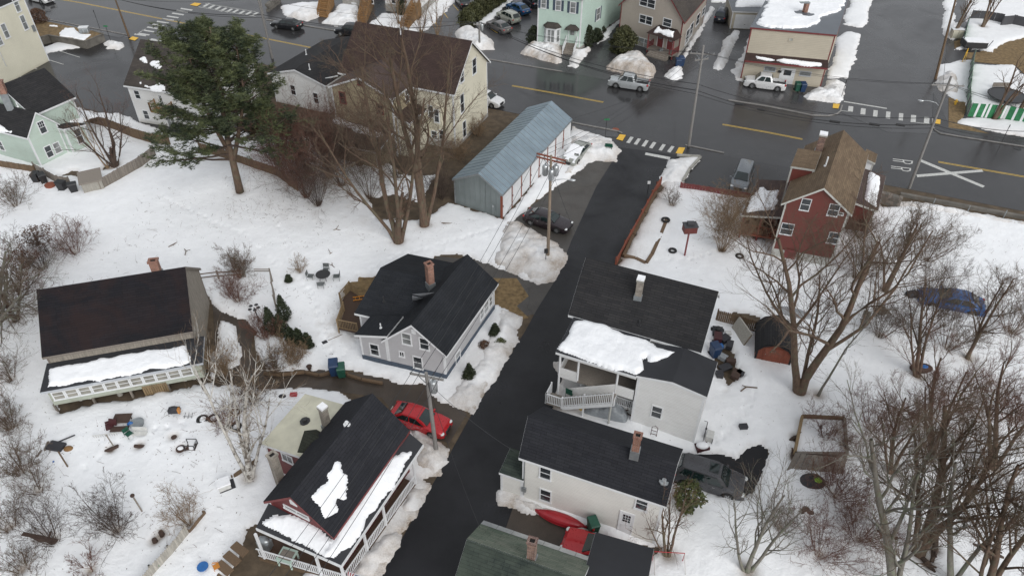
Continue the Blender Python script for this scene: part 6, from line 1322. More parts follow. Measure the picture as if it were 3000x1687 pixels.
# ======================= TREES =======================
barkmat('bark_brown', (.060, .038, .026), (.15, .098, .068), (.11, .092, .06)); barkmat('bark_dark', (.035, .024, .018), (.085, .058, .045)); barkmat('bark_red', (.075, .034, .024), (.17, .085, .062)); barkmat('bark_grey', (.11, .10, .085), (.20, .185, .16), (.16, .17, .12)); barkmat('bark_birch', (.30, .28, .25), (.62, .60, .56), (.10, .08, .065)); barkmat('bark_tan', (.13, .085, .05), (.24, .165, .10))
leafmat('needles', (.018, .030, .014), (.13, .15, .06)); leafmat('arbor', (.012, .018, .008), (.04, .052, .020)); leafmat('juniper', (.025, .030, .010), (.085, .085, .03)); leafmat('dry_leaf', (.05, .028, .018), (.14, .075, .045)); leafmat('laurel', (.025, .04, .012), (.11, .12, .035))
def tubes(P, R, n):
 """P (N,S,3) centre lines, R (N,S) radii -> verts, faces"""
 N, S = P.shape[:2]; Tn = np.gradient(P, axis=1); Tn /= np.linalg.norm(Tn, axis=2, keepdims=True) + 1e-9
 ref = np.where(np.abs(Tn[..., 2:3]) < .9, np.array([0, 0, 1.0]), np.array([1.0, 0, 0])); X_ = np.cross(Tn, ref); X_ /= np.linalg.norm(X_, axis=2, keepdims=True) + 1e-9; Y_ = np.cross(Tn, X_)
 a = np.arange(n) * 2 * np.pi / n; V = P[:, :, None] + R[:, :, None, None] * (X_[:, :, None] * np.cos(a)[None, None, :, None] + Y_[:, :, None] * np.sin(a)[None, None, :, None])
 i = np.arange(N)[:, None, None] * S * n + np.arange(S - 1)[None, :, None] * n; k = np.arange(n)[None, None, :]; k2 = (k + 1) % n
 F = np.stack([i + k, i + k2, i + n + k2, i + n + k], -1).reshape(-1, 4); return V.reshape(-1, 3), F
def rawmesh(name, V, F, mat, parent, attr=None, smooth_=False, kind=None):
 me = bpy.data.meshes.new(name); k = F.shape[1]; me.vertices.add(len(V)); me.vertices.foreach_set('co', np.ascontiguousarray(V, np.float32).ravel())
 me.loops.add(F.size); me.loops.foreach_set('vertex_index', F.astype(np.int32).ravel()); me.polygons.add(len(F)); me.polygons.foreach_set('loop_start', np.arange(len(F)) * k); me.polygons.foreach_set('loop_total', np.full(len(F), k))
 if smooth_: me.polygons.foreach_set('use_smooth', np.ones(len(F), bool))
 if attr is not None: at = me.attributes.new('tone', 'FLOAT', 'POINT'); at.data.foreach_set('value', attr.astype(np.float32))
 me.materials.append(M[mat]); me.update(); o = link(name, me, parent)
 if kind: o['kind'] = kind
 return o
def unit(v_): return v_ / (np.linalg.norm(v_, axis=-1, keepdims=True) + 1e-9)
def grow(r, p0, d0, L, r0, segs, wig, up, taper=.25):
 N = len(p0); P = np.zeros((N, segs + 1, 3)); P[:, 0] = p0; d = unit(d0.copy())
 for i in range(segs):
  d = unit(d + wig * r.normal(size=(N, 3)) + np.array([0, 0, up])); P[:, i + 1] = P[:, i] + d * (L / segs)[:, None]
 R = r0[:, None] * np.linspace(1, taper, segs + 1)[None]; return P, R
def spawn(r, P, R, per, t0, ang, ratio, Lp, rr, flat=0):
 N, S = P.shape[:2]; t = np.clip(t0 + (1 - t0) * (np.arange(per)[None] + r.random((N, per))) / per, 0, .999); x = t * (S - 1); i = x.astype(int); f = (x - i)[..., None]
 n_ = np.arange(N)[:, None]; p = P[n_, i] * (1 - f) + P[n_, i + 1] * f; tn = unit(P[n_, i + 1] - P[n_, i]); q = unit(np.cross(tn, r.normal(size=tn.shape))); A = (ang[0] + (ang[1] - ang[0]) * r.random((N, per)))[..., None]
 d = tn * np.cos(A) + q * np.sin(A);
 if flat: d[..., 2] *= (1 - flat)
 L = Lp[:, None] * ratio * (1.15 - .6 * t) * (.6 + .8 * r.random((N, per))); rad = (R[n_, i] * (1 - f[..., 0]) + R[n_, i + 1] * f[..., 0]) * rr
 return p.reshape(-1, 3), d.reshape(-1, 3), L.ravel(), rad.ravel()
def bare(name, label, base, H, seed, cat='tree', group='bare trees', stems=None, tr=.22, lim=(9, .25, (.5, .95), .55), sub=((7, .25, (.5, 1.0), .5), (6, .2, (.4, .9), .5), (5, .15, (.4, .9), .55)), mat='bark_brown', tmat=None, up=.07, wig=.13, lean=(0, 0), minr=.0055, segs0=8, trunkfrac=.75, f=v, crownname='branches', dead=0, xy=None):
 r = np.random.default_rng(seed); c = G(f(*base))[:2] if xy is None else xy; root = thing(name, label, cat, (c[0], c[1], 0), 0, group)
 stems = stems or [(0, 0, 1, 1)]; p0 = np.array([[s[0] * .3, s[1] * .3, -.1] for s in stems]); d0 = np.array([[s[0] + lean[0], s[1] + lean[1], 1.0] for s in stems]); d0[:, 2] = 1; L0 = np.array([H * trunkfrac * s[2] for s in stems]); r0 = np.array([tr * s[3] for s in stems])
 P, R = grow(r, p0, d0, L0, r0, segs0, .05, .04, .3); R[:, 0] *= 1.35; V, F = tubes(P, R, 9); rawmesh('trunk', V, F, mat, root, smooth_=True)
 Vs = []; Fs = []; o = 0; Lp = L0 / trunkfrac * .8; lev = [lim] + list(sub)
 for k, (per, t0, ang, ratio) in enumerate(lev):
  p, d, L, rad = spawn(r, P, R, per, t0, ang, ratio, Lp, (.52, .55, .6, .62)[min(k, 3)]); rad = np.maximum(rad, minr); S = (6, 5, 4, 3)[min(k, 3)]
  P, R = grow(r, p, d, L, rad, S, wig, up, .3); R = np.maximum(R, minr * .7); V, F = tubes(P, R, (7, 5, 4, 3)[min(k, 3)])
  if k == 0: rawmesh('limb', V, F, mat, root, smooth_=True)['kind'] = 'stuff'
  else: Vs.append(V); Fs.append(F + o); o += len(V)
  Lp = L
 tb = rawmesh(crownname, Vs[0], Fs[0], mat, root, smooth_=True); tb['kind'] = 'stuff'
 if len(Vs) > 1: o1 = len(Vs[0]); tw = rawmesh('twigs', np.concatenate(Vs[1:]), np.concatenate(Fs[1:]) - o1, tmat or mat, root); tw['kind'] = 'stuff'
 return root
def leaves(r, pos, size, tone, elong=1.0, nrm=None):
 N = len(pos); a = unit(r.normal(size=(N, 3))); b = unit(np.cross(a, r.normal(size=(N, 3)))); s = size * (.6 + .8 * r.random((N, 1)))
 V = np.stack([pos - a * s * .5 * elong, pos + b * s * .35, pos + a * s * .5 * elong, pos - b * s * .35], 1).reshape(-1, 3); F = np.arange(N * 4).reshape(-1, 4); return V, F, np.repeat(np.clip(tone, 0, 1), 4)
def bushy(name, label, base, rx, h, seed, mat='arbor', cat='shrub', group=None, shape='cone', n=2600, size=.14, f=v, ry=None, ang=0, xy=None, stem='bark_dark', z0=0):
 r = np.random.default_rng(seed); c = G(f(*base))[:2] if xy is None else np.asarray(xy)[:2]; root = thing(name, label, cat, (c[0], c[1], z0), ang, group); ry = ry or rx
 u = r.random(n); th = r.random(n) * 2 * np.pi; lump = 1 + .22 * np.sin(th * 3 + u * 7 + seed) + .15 * np.sin(th * 7 - u * 15)
 prof = {'cone': lambda t: np.clip(np.minimum(t * 6, (1 - t) ** .75 * 1.15), 0, 1), 'ball': lambda t: np.sqrt(np.clip(1 - (2 * t - 1) ** 2, 0, 1)), 'dome': lambda t: np.sqrt(np.clip(1 - t ** 2.2, 0, 1)) * np.clip(.75 + t, 0, 1), 'open': lambda t: np.sqrt(np.clip(1 - (2 * t - 1) ** 2, 0, 1))}[shape](u)
 rad = np.where(r.random(n) < .75, .8 + .25 * r.random(n), r.random(n) ** .5) * prof * lump; pos = np.stack([rx * rad * np.cos(th), ry * rad * np.sin(th), u * h + .05], 1) + r.normal(size=(n, 3)) * size * .4
 tone = .25 + .45 * r.random(n) + .25 * np.sin(pos[:, 0] * 5 + pos[:, 2] * 4) * .6; V, F, A = leaves(r, pos, size, tone, 1.5); rawmesh('foliage', V, F, mat, root, A)['kind'] = 'stuff'
 m = MB(); m.tube([(0, 0, -.05), (0.03, 0, h * .5), (0, 0, h * .85)], [max(.05, rx * .1), rx * .07, .015], 6); m.build('stem', stem, root); return root
# --- the tall pine ---
def pine():
 r = np.random.default_rng(11); c = G(v(605, 488))[:2]; root = thing('white_pine', 'tall dark green pine in front of the white apartment house', 'tree', (c[0], c[1], 0), 0); Ht = vert(c, v(560, 62))
 tr = [np.array([[0, 0, -.1], [.1, 0, 3], [.1, .2, 6], [.4, .3, 10], [.9, .4, Ht * .8], [1.2, .2, Ht]]), np.array([[0, 0, 3.4], [1.0, .3, 6], [2.1, .5, 9], [2.7, .4, Ht * .62], [3.1, .3, Ht * .9]]), np.array([[-.1, .1, 5], [-1.2, .6, 8], [-1.5, .4, Ht * .65], [-1.3, .2, Ht * .88]])]
 for P, r0 in zip(tr, (.42, .26, .24)): m = MB(); m.tube(P, np.linspace(r0, .05, len(P)), 9); fix(m.build('trunk', 'bark_brown', root, smooth=True))
 limbs = [];
 for z in np.arange(5.2, Ht - .3, .27):
  for _ in range(3 if z > 7 else 1):
   P = tr[r.choice(3, p=[.5, .25, .25]) if z > 6 else 0]; zz = min(z, P[-1][2] - .1); x = np.interp(zz, P[:, 2], P[:, 0]); y = np.interp(zz, P[:, 2], P[:, 1]); a = r.random() * 2 * math.pi
   Lm = np.interp(z / Ht, [.25, .4, .5, .62, .8, .93, 1], [3.4, 4.8, 5.0, 4.5, 3.9, 2.5, 1.2]) * (.65 + .55 * r.random()); limbs.append(((x, y, zz), a, Lm))
 for a, z, Lm in ((3.3, 4.0, 7.2), (3.7, 4.6, 7.0), (3.0, 5.2, 6.5), (3.9, 5.4, 5.6), (-.3, 5.6, 7.5), (-.05, 6.2, 8.0), (.2, 6.8, 7.8), (-.6, 6.4, 6.5), (.05, 7.2, 7.4)): limbs.append(((0, 0, z), a, Lm))
 p0 = np.array([l[0] for l in limbs]); L = np.array([l[2] for l in limbs]); A_ = np.array([l[1] for l in limbs]); zf = p0[:, 2] / Ht; d0 = np.stack([np.cos(A_), np.sin(A_), .1 + .7 * np.clip(zf - .3, 0, 1)], 1)
 P, R = grow(r, p0, d0, L, .035 + .012 * L, 8, .07, .015, .2); V, F = tubes(P, R, 5); rawmesh('limb', V, F, 'bark_dark', root)['kind'] = 'stuff'
 p, d, L2, rad = spawn(r, P, R, 13, .32, (.5, 1.1), .32, L, .5, .6); P2, R2 = grow(r, p, d, L2, np.maximum(rad, .012), 4, .12, .05, .3); V, F = tubes(P2, R2, 3); rawmesh('branches', V, F, 'bark_dark', root)['kind'] = 'stuff'
 t = np.repeat(np.arange(1, 5), 3)[None] + r.random((len(P2), 12)) - .5; t = np.clip(t, .8, 3.99); i = t.astype(int); fr = (t - i)[..., None]; n_ = np.arange(len(P2))[:, None]; q = P2[n_, i] * (1 - fr) + P2[n_, i + 1] * fr
 keep = r.random(len(P2)) < np.where(p[:, 2] < 5.5, .8, .93); q = q[keep].reshape(-1, 3) + r.normal(size=(keep.sum() * 12, 3)) * .12
 NB = 10; N = len(q); dirs = unit(r.normal(size=(N, NB, 3)) * np.array([1, 1, .35]) + np.array([0, 0, .4])); ln = .30 * (.7 + .6 * r.random((N, NB, 1))); sd = unit(np.cross(dirs, r.normal(size=(N, NB, 3)))) * .028
 B = q[:, None]; Vv = np.stack([B - sd, B + sd, B + dirs * ln], 2).reshape(-1, 3); F = np.arange(len(Vv)).reshape(-1, 3); tn = np.clip(.35 + .22 * r.normal(size=N) + .2 * np.sin(q[:, 0] * 1.7 + q[:, 1] * 1.3) , 0, 1)
 rawmesh('needles', Vv, F, 'needles', root, np.repeat(tn, NB * 3))['kind'] = 'stuff'
pine()
D3 = ((7, .2, (.5, 1.0), .5), (6, .15, (.4, .9), .5), (6, .1, (.4, .9), .6))
# --- bare trees: base pixel, height, look ---
bare('bare_maple', 'bare brown maple with forked crown in front of the cream house, left of its twin', (1003, 612), 22, 1, tr=.36, stems=[(0, 0, .35, 1.2), (-.12, .1, 1, .75), (.35, .0, .9, .6), (-.5, .1, .8, .5), (.12, -.1, 1.05, .6)], lim=(8, .28, (.35, .8), .42), sub=D3, mat='bark_brown')
bare('bare_maple', 'bare twin stemmed maple right beside the metal garage gable', (1068, 570), 23, 2, tr=.36, stems=[(-.05, 0, 1, 1), (.10, .03, 1.05, 1), (.32, .1, .9, .6)], lim=(8, .35, (.3, .75), .40), sub=D3)
bare('bare_tree', 'large bare tree with double trunk in front of the red gable house', (2012, 990), 19.5, 3, tr=.34, stems=[(-.12, .05, 1, 1), (-.30, .05, 1.0, .9), (.05, .1, .7, .5)], lim=(9, .3, (.45, 1.05), .5), sub=((8, .25, (.5, 1.0), .5), (7, .2, (.4, .9), .5), (6, .12, (.4, .9), .62)), wig=.17, tmat='bark_brown')
bare('bare_tree', 'thin leaning bare tree right of the double trunk tree', (2055, 998), 11, 4, tr=.10, stems=[(.15, .05, 1, 1)], lim=(5, .5, (.4, .9), .35), sub=((5, .3, (.5, 1), .5), (4, .2, (.4, .9), .5)), mat='bark_grey')
bare('bare_tree', 'leaning bare tree left of the blue car', (2225, 735), 10, 5, tr=.22, stems=[(.05, .1, 1, 1), (.2, .05, .9, .6), (-.2, .1, .8, .6)], lim=(8, .3, (.3, .7), .45), sub=D3)
big = ((7, .2, (.4, .9), .52), (6, .15, (.35, .85), .52), (5, .1, (.35, .85), .62))
bare('bare_tree', 'large pale trunked bare tree at bottom right, nearest the camera', (2258, 1500), 17, 6, tr=.30, stems=[(-.40, .02, 1, 1.0), (-.2, .1, .8, .6)], lim=(10, .22, (.4, .9), .42), sub=big, mat='bark_grey', tmat='bark_brown')
bare('bare_tree', 'bare tree with thick leaning trunk behind the pale trunk', (2310, 1395), 16.5, 7, tr=.33, stems=[(-.05, .1, 1, 1), (.1, .02, .9, .7), (-.3, .1, .9, .6)], lim=(9, .25, (.35, .8), .45), sub=big, mat='bark_brown')
bare('bare_tree', 'slim bare tree between the two thick trunks at bottom right', (2395, 1475), 16, 8, tr=.2, stems=[(-.25, .1, 1, 1), (-.05, .1, .9, .7)], lim=(7, .3, (.35, .8), .42), sub=D3, mat='bark_grey', tmat='bark_brown')
bare('bare_tree', 'leaning bare tree at the lower right corner', (2470, 1520), 16, 9, tr=.24, stems=[(-.12, .1, 1, 1), (.05, .1, .9, .8), (-.4, .1, .8, .6)], lim=(9, .25, (.35, .85), .45), sub=big, mat='bark_brown')
bare('bare_tree', 'bare tree above the wooden garden bed', (2350, 1140), 12.5, 10, tr=.17, stems=[(-.3, .1, 1, 1), (-.1, .1, .9, .8), (-.5, 0, .8, .7)], lim=(9, .22, (.35, .85), .45), sub=big, tmat='bark_red')
bare('bare_tree', 'bare reddish tree right of the wooden garden bed', (2245, 1190), 9, 21, tr=.16, stems=[(-.25, .1, 1, 1), (-.05, .1, .9, .8), (-.5, 0, .8, .7)], lim=(9, .2, (.35, .85), .5), sub=big, tmat='bark_red')
bare('bare_tree', 'bare tree at the right edge below the blue car', (2500, 1180), 12, 11, tr=.2, stems=[(-.2, .1, 1, 1), (-.4, .1, .9, .8), (.0, 0, .8, .7)], lim=(9, .22, (.35, .85), .45), sub=big, tmat='bark_red')
bare('bare_tree', 'bare tree between the blue car and the garden bed', (2310, 950), 11.5, 12, tr=.17, stems=[(-.3, .1, 1, 1), (-.1, .05, .9, .8), (-.5, .1, .8, .7)], lim=(8, .25, (.35, .85), .45), sub=big, tmat='bark_dark')
bare('bare_tree', 'bare tree right behind the blue car', (2435, 905), 11, 13, tr=.15, stems=[(-.25, .1, 1, 1), (-.05, .05, .9, .8)], lim=(8, .25, (.35, .85), .45), sub=D3)
bare('bare_tree', 'small bare tree beside the ivory house door', (1680, 1400), 7, 14, tr=.10, stems=[(-.25, .15, 1, 1), (.2, .1, 1.05, 1), (-.5, .1, .8, .6), (.02, .3, .9, .7)], lim=(7, .2, (.3, .7), .45), sub=((5, .2, (.5, 1), .5), (5, .2, (.4, .9), .55)), tmat='bark_red')
bare('bare_tree', 'spreading bare tree below the dark grey suv', (1880, 1440), 9.5, 15, tr=.15, stems=[(0, .1, 1, 1), (.4, .1, .9, .8), (-.4, .1, .9, .7)], lim=(8, .2, (.4, .9), .5), sub=((7, .2, (.5, 1), .5), (5, .2, (.4, .9), .55)), mat='bark_grey', tmat='bark_brown')
bare('birch_tree', 'white barked birch leaning over the barn yard', (628, 1205), 14.5, 16, tr=.24, stems=[(.12, 0, .45, 1.1), (.10, .0, 1, .8), (.32, .08, .8, .5), (-.12, .05, .95, .6), (.0, .2, .75, .5)], lim=(7, .35, (.3, .75), .42), sub=((6, .25, (.5, 1), .5), (6, .2, (.4, .9), .5)), mat='bark_birch', tmat='bark_tan')
bare('bare_tree', 'large spreading tree at the left edge reaching over the barn roof', (-25, 850), 11.5, 17, tr=.26, stems=[(.5, .1, 1, 1), (.85, -.1, 1, .7), (.15, .1, 1, .7), (.7, .35, .9, .6)], lim=(9, .25, (.5, 1.1), .55), sub=big, mat='bark_grey', tmat='bark_brown', wig=.2)
bare('bare_tree', 'dark bare tree with clinging leaves behind the left edge', (40, 810), 8.5, 18, tr=.2, stems=[(.0, .1, 1, 1), (.35, .2, .9, .7)], lim=(8, .25, (.5, 1.1), .5), sub=D3, mat='bark_dark', tmat='bark_red')
bare('bare_tree', 'bare tree inside the fenced yard of the mint house', (290, 420), 11, 19, tr=.22, stems=[(0, 0, .3, 1.2), (-.3, .15, 1, .6), (.15, .1, 1, .8), (.5, .1, .8, .5), (-.65, -.05, .8, .5)], lim=(7, .25, (.35, .85), .48), sub=((6, .25, (.5, 1), .5), (5, .2, (.4, .9), .55)), mat='bark_dark', tmat='bark_red')
bare('bare_tree', 'slender bare tree in front of the mint house windows', (275, 425), 8.5, 22, tr=.09, stems=[(-.45, .2, 1, 1), (-.25, .3, .9, .7)], lim=(8, .2, (.35, .85), .5), sub=((5, .25, (.5, 1), .5), (5, .2, (.4, .9), .55)), mat='bark_tan', tmat='bark_brown')
for i, (x, y, H_, lb) in enumerate(((2395, 95, 9, 'bare tree beside the beige utility cabinet'), (2470, 70, 9, 'forked bare tree behind the green striped fence, far left one'), (2500, 300, 10, 'multi stemmed bare tree by the round trampoline'), (2560, 285, 9, 'bare tree at the right edge above the striped fence'))):
 bare('bare_tree', lb, (x, y), H_, 30 + i, tr=.2, stems=[(0, .0, 1, 1), (.2, .05, .95, .8), (.4, .1, .9, .7)], lim=(6, .35, (.3, .7), .4), sub=((5, .2, (.5, 1), .5), (5, .2, (.4, .9), .5)))
for i, (x, y, H_, lb) in enumerate(((1005, 62, 7, 'bare street tree left of the middle wooden stairway'), (1060, 85, 8, 'bare street tree right of the middle wooden stairway'), (1100, 88, 7, 'bare tree at the foot of the right wooden stairway'))):
 bare('bare_tree', lb, (x, y), H_, 40 + i, tr=.1, stems=[(0, 0, 1, 1), (.25, .1, .9, .8), (-.25, .1, .9, .8)], lim=(7, .2, (.3, .7), .42), sub=((5, .2, (.5, 1), .5), (4, .2, (.4, .9), .5)), mat='bark_tan')
# brush thickets
def brush(label, base, H, seed, n=9, spread=.55, mat='bark_red', tr=.03, f=v, g='leafless shrubs', dens=((5, .2, (.4, .9), .5), (4, .2, (.4, .9), .55)), per=6, minr=.0065):
 r = np.random.default_rng(seed + 500); st = [(spread * math.cos(2 * math.pi * k / n + r.random()) * (.3 + r.random() * .9), spread * math.sin(2 * math.pi * k / n) * (.3 + r.random() * .9), .6 + .5 * r.random(), .5 + .6 * r.random()) for k in range(n)]
 return bare('leafless_shrub', label, base, H, seed, 'shrub', g, stems=st, tr=tr, lim=(per, .2, (.4, 1.1), .6), wig=.22, sub=dens, mat=mat, trunkfrac=.85, segs0=6, f=f, minr=minr, xy=None)
d2 = ((6, .1, (.4, .9), .5), (5, .1, (.4, .9), .6))
for i, (x, y, H_, n_, sp, mt, lb) in enumerate((
 (735, 470, 8.5, 22, .5, 'bark_red', 'dense reddish thicket between the pine and the fence end'), (800, 520, 8.5, 22, .55, 'bark_dark', 'dark thicket left of the bare maples'), (775, 440, 9, 20, .45, 'bark_red', 'tall reddish thicket against the white gable house'), (860, 470, 10, 20, .5, 'bark_dark', 'tangled dark thicket in front of the yellowed wing'), (905, 420, 8.5, 16, .6, 'bark_red', 'reddish thicket against the rear porch of the cream house'), (930, 500, 8, 16, .6, 'bark_brown', 'brown thicket behind the forked maple'), (1000, 450, 8, 14, .6, 'bark_dark', 'thicket between the two bare maples'), (1110, 500, 3.6, 16, .7, 'bark_dark', 'low thicket at the garage gable wall'), (1150, 400, 3.0, 16, .9, 'bark_tan', 'pale brush strip behind the metal garage'), (1200, 340, 2.6, 14, .9, 'bark_tan', 'brush at the far end behind the metal garage'),
 (1815, 635, 6, 22, .45, 'bark_tan', 'large tan shrub beside the red birdhouse'), (1835, 560, 4.2, 16, .5, 'bark_tan', 'tan shrub in front of the red house side porch'), (1900, 600, 3.5, 14, .5, 'bark_brown', 'shrub at the corner of the red gable house'), (705, 445, 9, 22, .45, 'bark_red', 'tall reddish thicket touching the right boughs of the pine'), (770, 500, 9, 24, .5, 'bark_red', 'broad reddish thicket in front of the white gable house'), (830, 450, 9, 22, .5, 'bark_red', 'tall reddish thicket at the corner of the yellowed wing'), (2150, 700, 5, 16, .6, 'bark_brown', 'brown brush left of the leaning tree'), (2330, 660, 5.5, 16, .6, 'bark_brown', 'brown brush above the blue car'), (2210, 850, 5, 16, .6, 'bark_brown', 'brown brush by the wooden pallet'), (2380, 880, 5.5, 16, .6, 'bark_brown', 'brown brush below the blue car'), (2540, 840, 6, 16, .6, 'bark_brown', 'brown brush at the right edge beside the blue car'), (2085, 1110, 3.0, 14, .8, 'bark_red', 'reddish brush growing over the wooden bed'), (2160, 600, 3.0, 14, .7, 'bark_brown', 'brush right of the red gable house'),
 (1690, 520, 2.2, 8, .5, 'bark_brown', 'small bare shrub inside the red board fence'), (605, 700, 3.4, 18, .5, 'bark_brown', 'round bare shrub by the split rail fence'), (600, 760, 3.2, 14, .8, 'bark_red', 'reddish shrub right of the barn gable'), (665, 850, 2.6, 14, .8, 'bark_red', 'shrub left of the arborvitae row'), (740, 912, 2.4, 18, .6, 'bark_tan', 'tan shrub below the arborvitae row'), (560, 940, 3.0, 14, .7, 'bark_tan', 'shrub at the right corner of the glazed lean-to'), (690, 935, 2.2, 14, .8, 'bark_brown', 'shrub along the upper edge of the muddy driveway'), (640, 1010, 3.0, 16, .8, 'bark_brown', 'shrub around the birch crown'), (570, 1075, 2.6, 12, .8, 'bark_red', 'shrub left of the birch trunk'),
 (140, 1365, 4.2, 12, .6, 'bark_dark', 'dark gnarled apple tree at lower left with log beneath'), (298, 1340, 4.0, 14, .65, 'bark_dark', 'gnarled bare shrub right of the apple tree'), (478, 1320, 3.4, 10, .4, 'bark_tan', 'upright bare shrub at the end of the stockade fence'), (60, 1190, 3.4, 14, .8, 'bark_brown', 'bare shrub left of the overturned furniture'), (30, 1080, 3.2, 14, .8, 'bark_brown', 'bare brush at the left edge under the lean-to'), (100, 1240, 3.0, 10, .8, 'bark_brown', 'bare brush left of the apple tree'), (30, 1330, 3.0, 12, .9, 'bark_brown', 'bare brush at the lower left edge'), (60, 1440, 2.6, 12, .9, 'bark_brown', 'bare brush in the lower left corner'), (230, 1440, 2.2, 9, .9, 'bark_red', 'sparse reddish brush near the bottom edge'), (30, 960, 3.2, 12, .8, 'bark_brown', 'brush left of the lean-to corner'), (190, 640, 4.0, 14, .8, 'bark_red', 'reddish brush above the barn roof'), (110, 680, 4.2, 16, .8, 'bark_dark', 'dark brush above the barn left corner'), (40, 520, 4.0, 14, .8, 'bark_brown', 'brush at the left edge of the snow field'), (755, 685, 1.9, 6, .45, 'bark_tan', 'tiny bare sapling alone in the snow field'),
 (2100, 1250, 4.0, 20, .9, 'bark_red', 'dense reddish brush right of the wooden bed'), (2160, 1360, 4.0, 18, .9, 'bark_red', 'reddish brush left of the pale trunk'), (2060, 1400, 3.6, 14, .9, 'bark_red', 'reddish brush near the bottom edge right of centre'), (2190, 1080, 3.6, 12, .9, 'bark_red', 'reddish brush above the wooden bed'), (2420, 1060, 3.8, 12, .9, 'bark_red', 'reddish brush below the blue car'), (2540, 1060, 4.0, 12, .9, 'bark_red', 'reddish brush at the right edge'), (1960, 1330, 3.0, 10, .8, 'bark_brown', 'bare brush right of the spreading tree'), (1640, 1180 - 60 + 60, 0.1, 2, .2, 'bark_brown', ''))):
 if lb: brush(lb, (x, y), H_, 60 + i, n_, sp, mt, dens=d2 if n_ >= 14 else ((5, .2, (.4, .9), .5), (4, .2, (.4, .9), .55)))
# evergreens
for i, (f_, x, y, rx, H_, lb) in enumerate(((b2, 130, 1075, .62, 2.8, 'leftmost tall arborvitae of the group on the snow'), (b2, 200, 1090, .6, 2.3, 'front middle arborvitae of the taller three'), (b2, 222, 975, .58, 2.7, 'rear right arborvitae of the taller three'), (b2, 278, 1140, .5, 1.6, 'left one of the three low arborvitae'), (b2, 335, 1160, .5, 1.75, 'middle one of the three low arborvitae'), (b2, 398, 1182, .46, 1.6, 'right one of the three low arborvitae'), (b2, 252, 690, .3, .85, 'tiny evergreen near the patio table'), (b2, 1805, 1098, .42, 1.4, 'small evergreen at the far corner of the grey house'), (b2, 1612, 1418, .46, 1.6, 'small evergreen at the near corner of the grey house'))):
 bushy('arborvitae', lb, (x, y), rx, H_, 90 + i, group='small conifers in the snow', f=f_, n=2200, size=.11)
for i, (x, y, rx, H_, sh_, lb) in enumerate(((165, 318, .95, 2.2, 'dome', 'rounded yew at the left corner of the pale green house'), (335, 335, .9, 2.1, 'dome', 'rounded yew between the bay window and the steps'), (570, 345, 1.0, 2.8, 'dome', 'tall yew right of the steps'), (640, 310, .8, 1.7, 'dome', 'second yew along the side wall'), (660, 245, .8, 1.5, 'dome', 'third yew along the side wall'), (700, 205, .8, 1.4, 'dome', 'fourth yew along the side wall'), (740, 165, .8, 1.4, 'dome', 'fifth yew along the side wall'), (775, 120, .8, 1.4, 'dome', 'farthest yew along the side wall'))):
 bushy('yew_shrub', lb, (x, y), rx, H_, 110 + i, group='clipped yews round the pale green house', f=a3, shape=sh_, n=2600, size=.16)
bushy('cedar_tree', 'rounded olive green cedar in front of the tan house', (835, 395), 1.7, 3.6, 130, 'juniper', 'tree', f=a3, shape='dome', n=6500, size=.2)
for i in range(7): bushy('hedge_shrub', ['hedge shrub at the road end of the evergreen hedge'] [0] if i == 0 else 'hedge shrub number in line' if 0 else ('', 'second', 'third', 'fourth', 'fifth', 'sixth', 'farthest')[i] + ' shrub of the evergreen hedge, counted from the road', (1080 + i * 125, 520 - i * 88), 1.3, 2.6, 140 + i, 'juniper', 'hedge', 'evergreen hedge between the parking lots', 'dome', 3000, .2, t2) if i else bushy('hedge_shrub', 'hedge shrub at the road end of the evergreen hedge', (1060, 540), 1.2, 2.5, 140, 'juniper', 'hedge', None, 'dome', 3000, .2, t2)
bushy('broadleaf_evergreen', 'yellow green broadleaf evergreen at the corner of the ivory house', (1300, 960), .85, 2.0, 150, 'laurel', 'shrub', f=c3, shape='open', n=1100, size=.18, z0=.6)
bushy('brown_shrub', 'dry brown shrub beside the cream corner building', (325, 225), 1.2, 1.9, 151, 'dry_leaf', 'shrub', f=a1, shape='dome', n=2200, size=.13, z0=1.1)
bushy('dark_conifer', 'narrow dark conifer between the wooden stairways', (2220, 260), .7, 3.4, 152, 'arbor', 'tree', f=t1, shape='cone', n=1800, size=.16)
for i, (x, y) in enumerate(((1725, 1180), (1845, 1150 + 10))): bushy('low_shrub', ('brown dried shrub beside the street wall of the grey house', 'low green shrub half covered by snow')[i], (x, y), .4, .5, 160 + i, ('dry_leaf', 'laurel')[i], f=b2, shape='dome', n=500, size=.09, z0=.15)
for i, (x, y, s_) in enumerate(((110, 640, 1.3), (60, 760, 1.6), (75, 700, 1.2), (5, 840, 1.6))): bushy('clinging_leaves', ('clump of clinging brown leaves above the barn', 'large brown leaf clump at the left edge', 'brown leaf clump left of the barn roof', 'brown leaf clump at the left edge below the branches')[i], (x, y), s_, 1.6, 170 + i, 'dry_leaf', 'leaves', shape='open', n=900, size=.12, z0=1.2)
# --- litter scattered on the snow ---
r = np.random.default_rng(5); Pm = []
reg = [(W2([(380, 470), (900, 560), (1250, 560), (1000, 640), (300, 620)]), 500), (W2([(0, 560), (500, 640), (600, 1100), (400, 1449), (-100, 1449)]), 900), (W2([(1500, 700), (1900, 560), (2100, 900), (2100, 1400), (1750, 1300)]), 260), (W2([(2000, 520), (2576, 620), (2700, 1449), (2000, 1449)]), 1100), (W2([(560, 450), (780, 450), (800, 560), (560, 560)]), 500), (W2([(520, 680), (880, 700), (860, 940), (520, 960)]), 320), (W2([(400, 1000), (680, 1100), (560, 1449), (350, 1449)]), 260)]
for Pq_, n_ in reg:
 lo, hi = Pq_.min(0), Pq_.max(0); q = lo + (hi - lo) * r.random((n_ * 3, 2)); q = q[sdf(q[:, 0], q[:, 1], Pq_) > 0][:n_]; Pm.append(q)
q = np.concatenate(Pm)
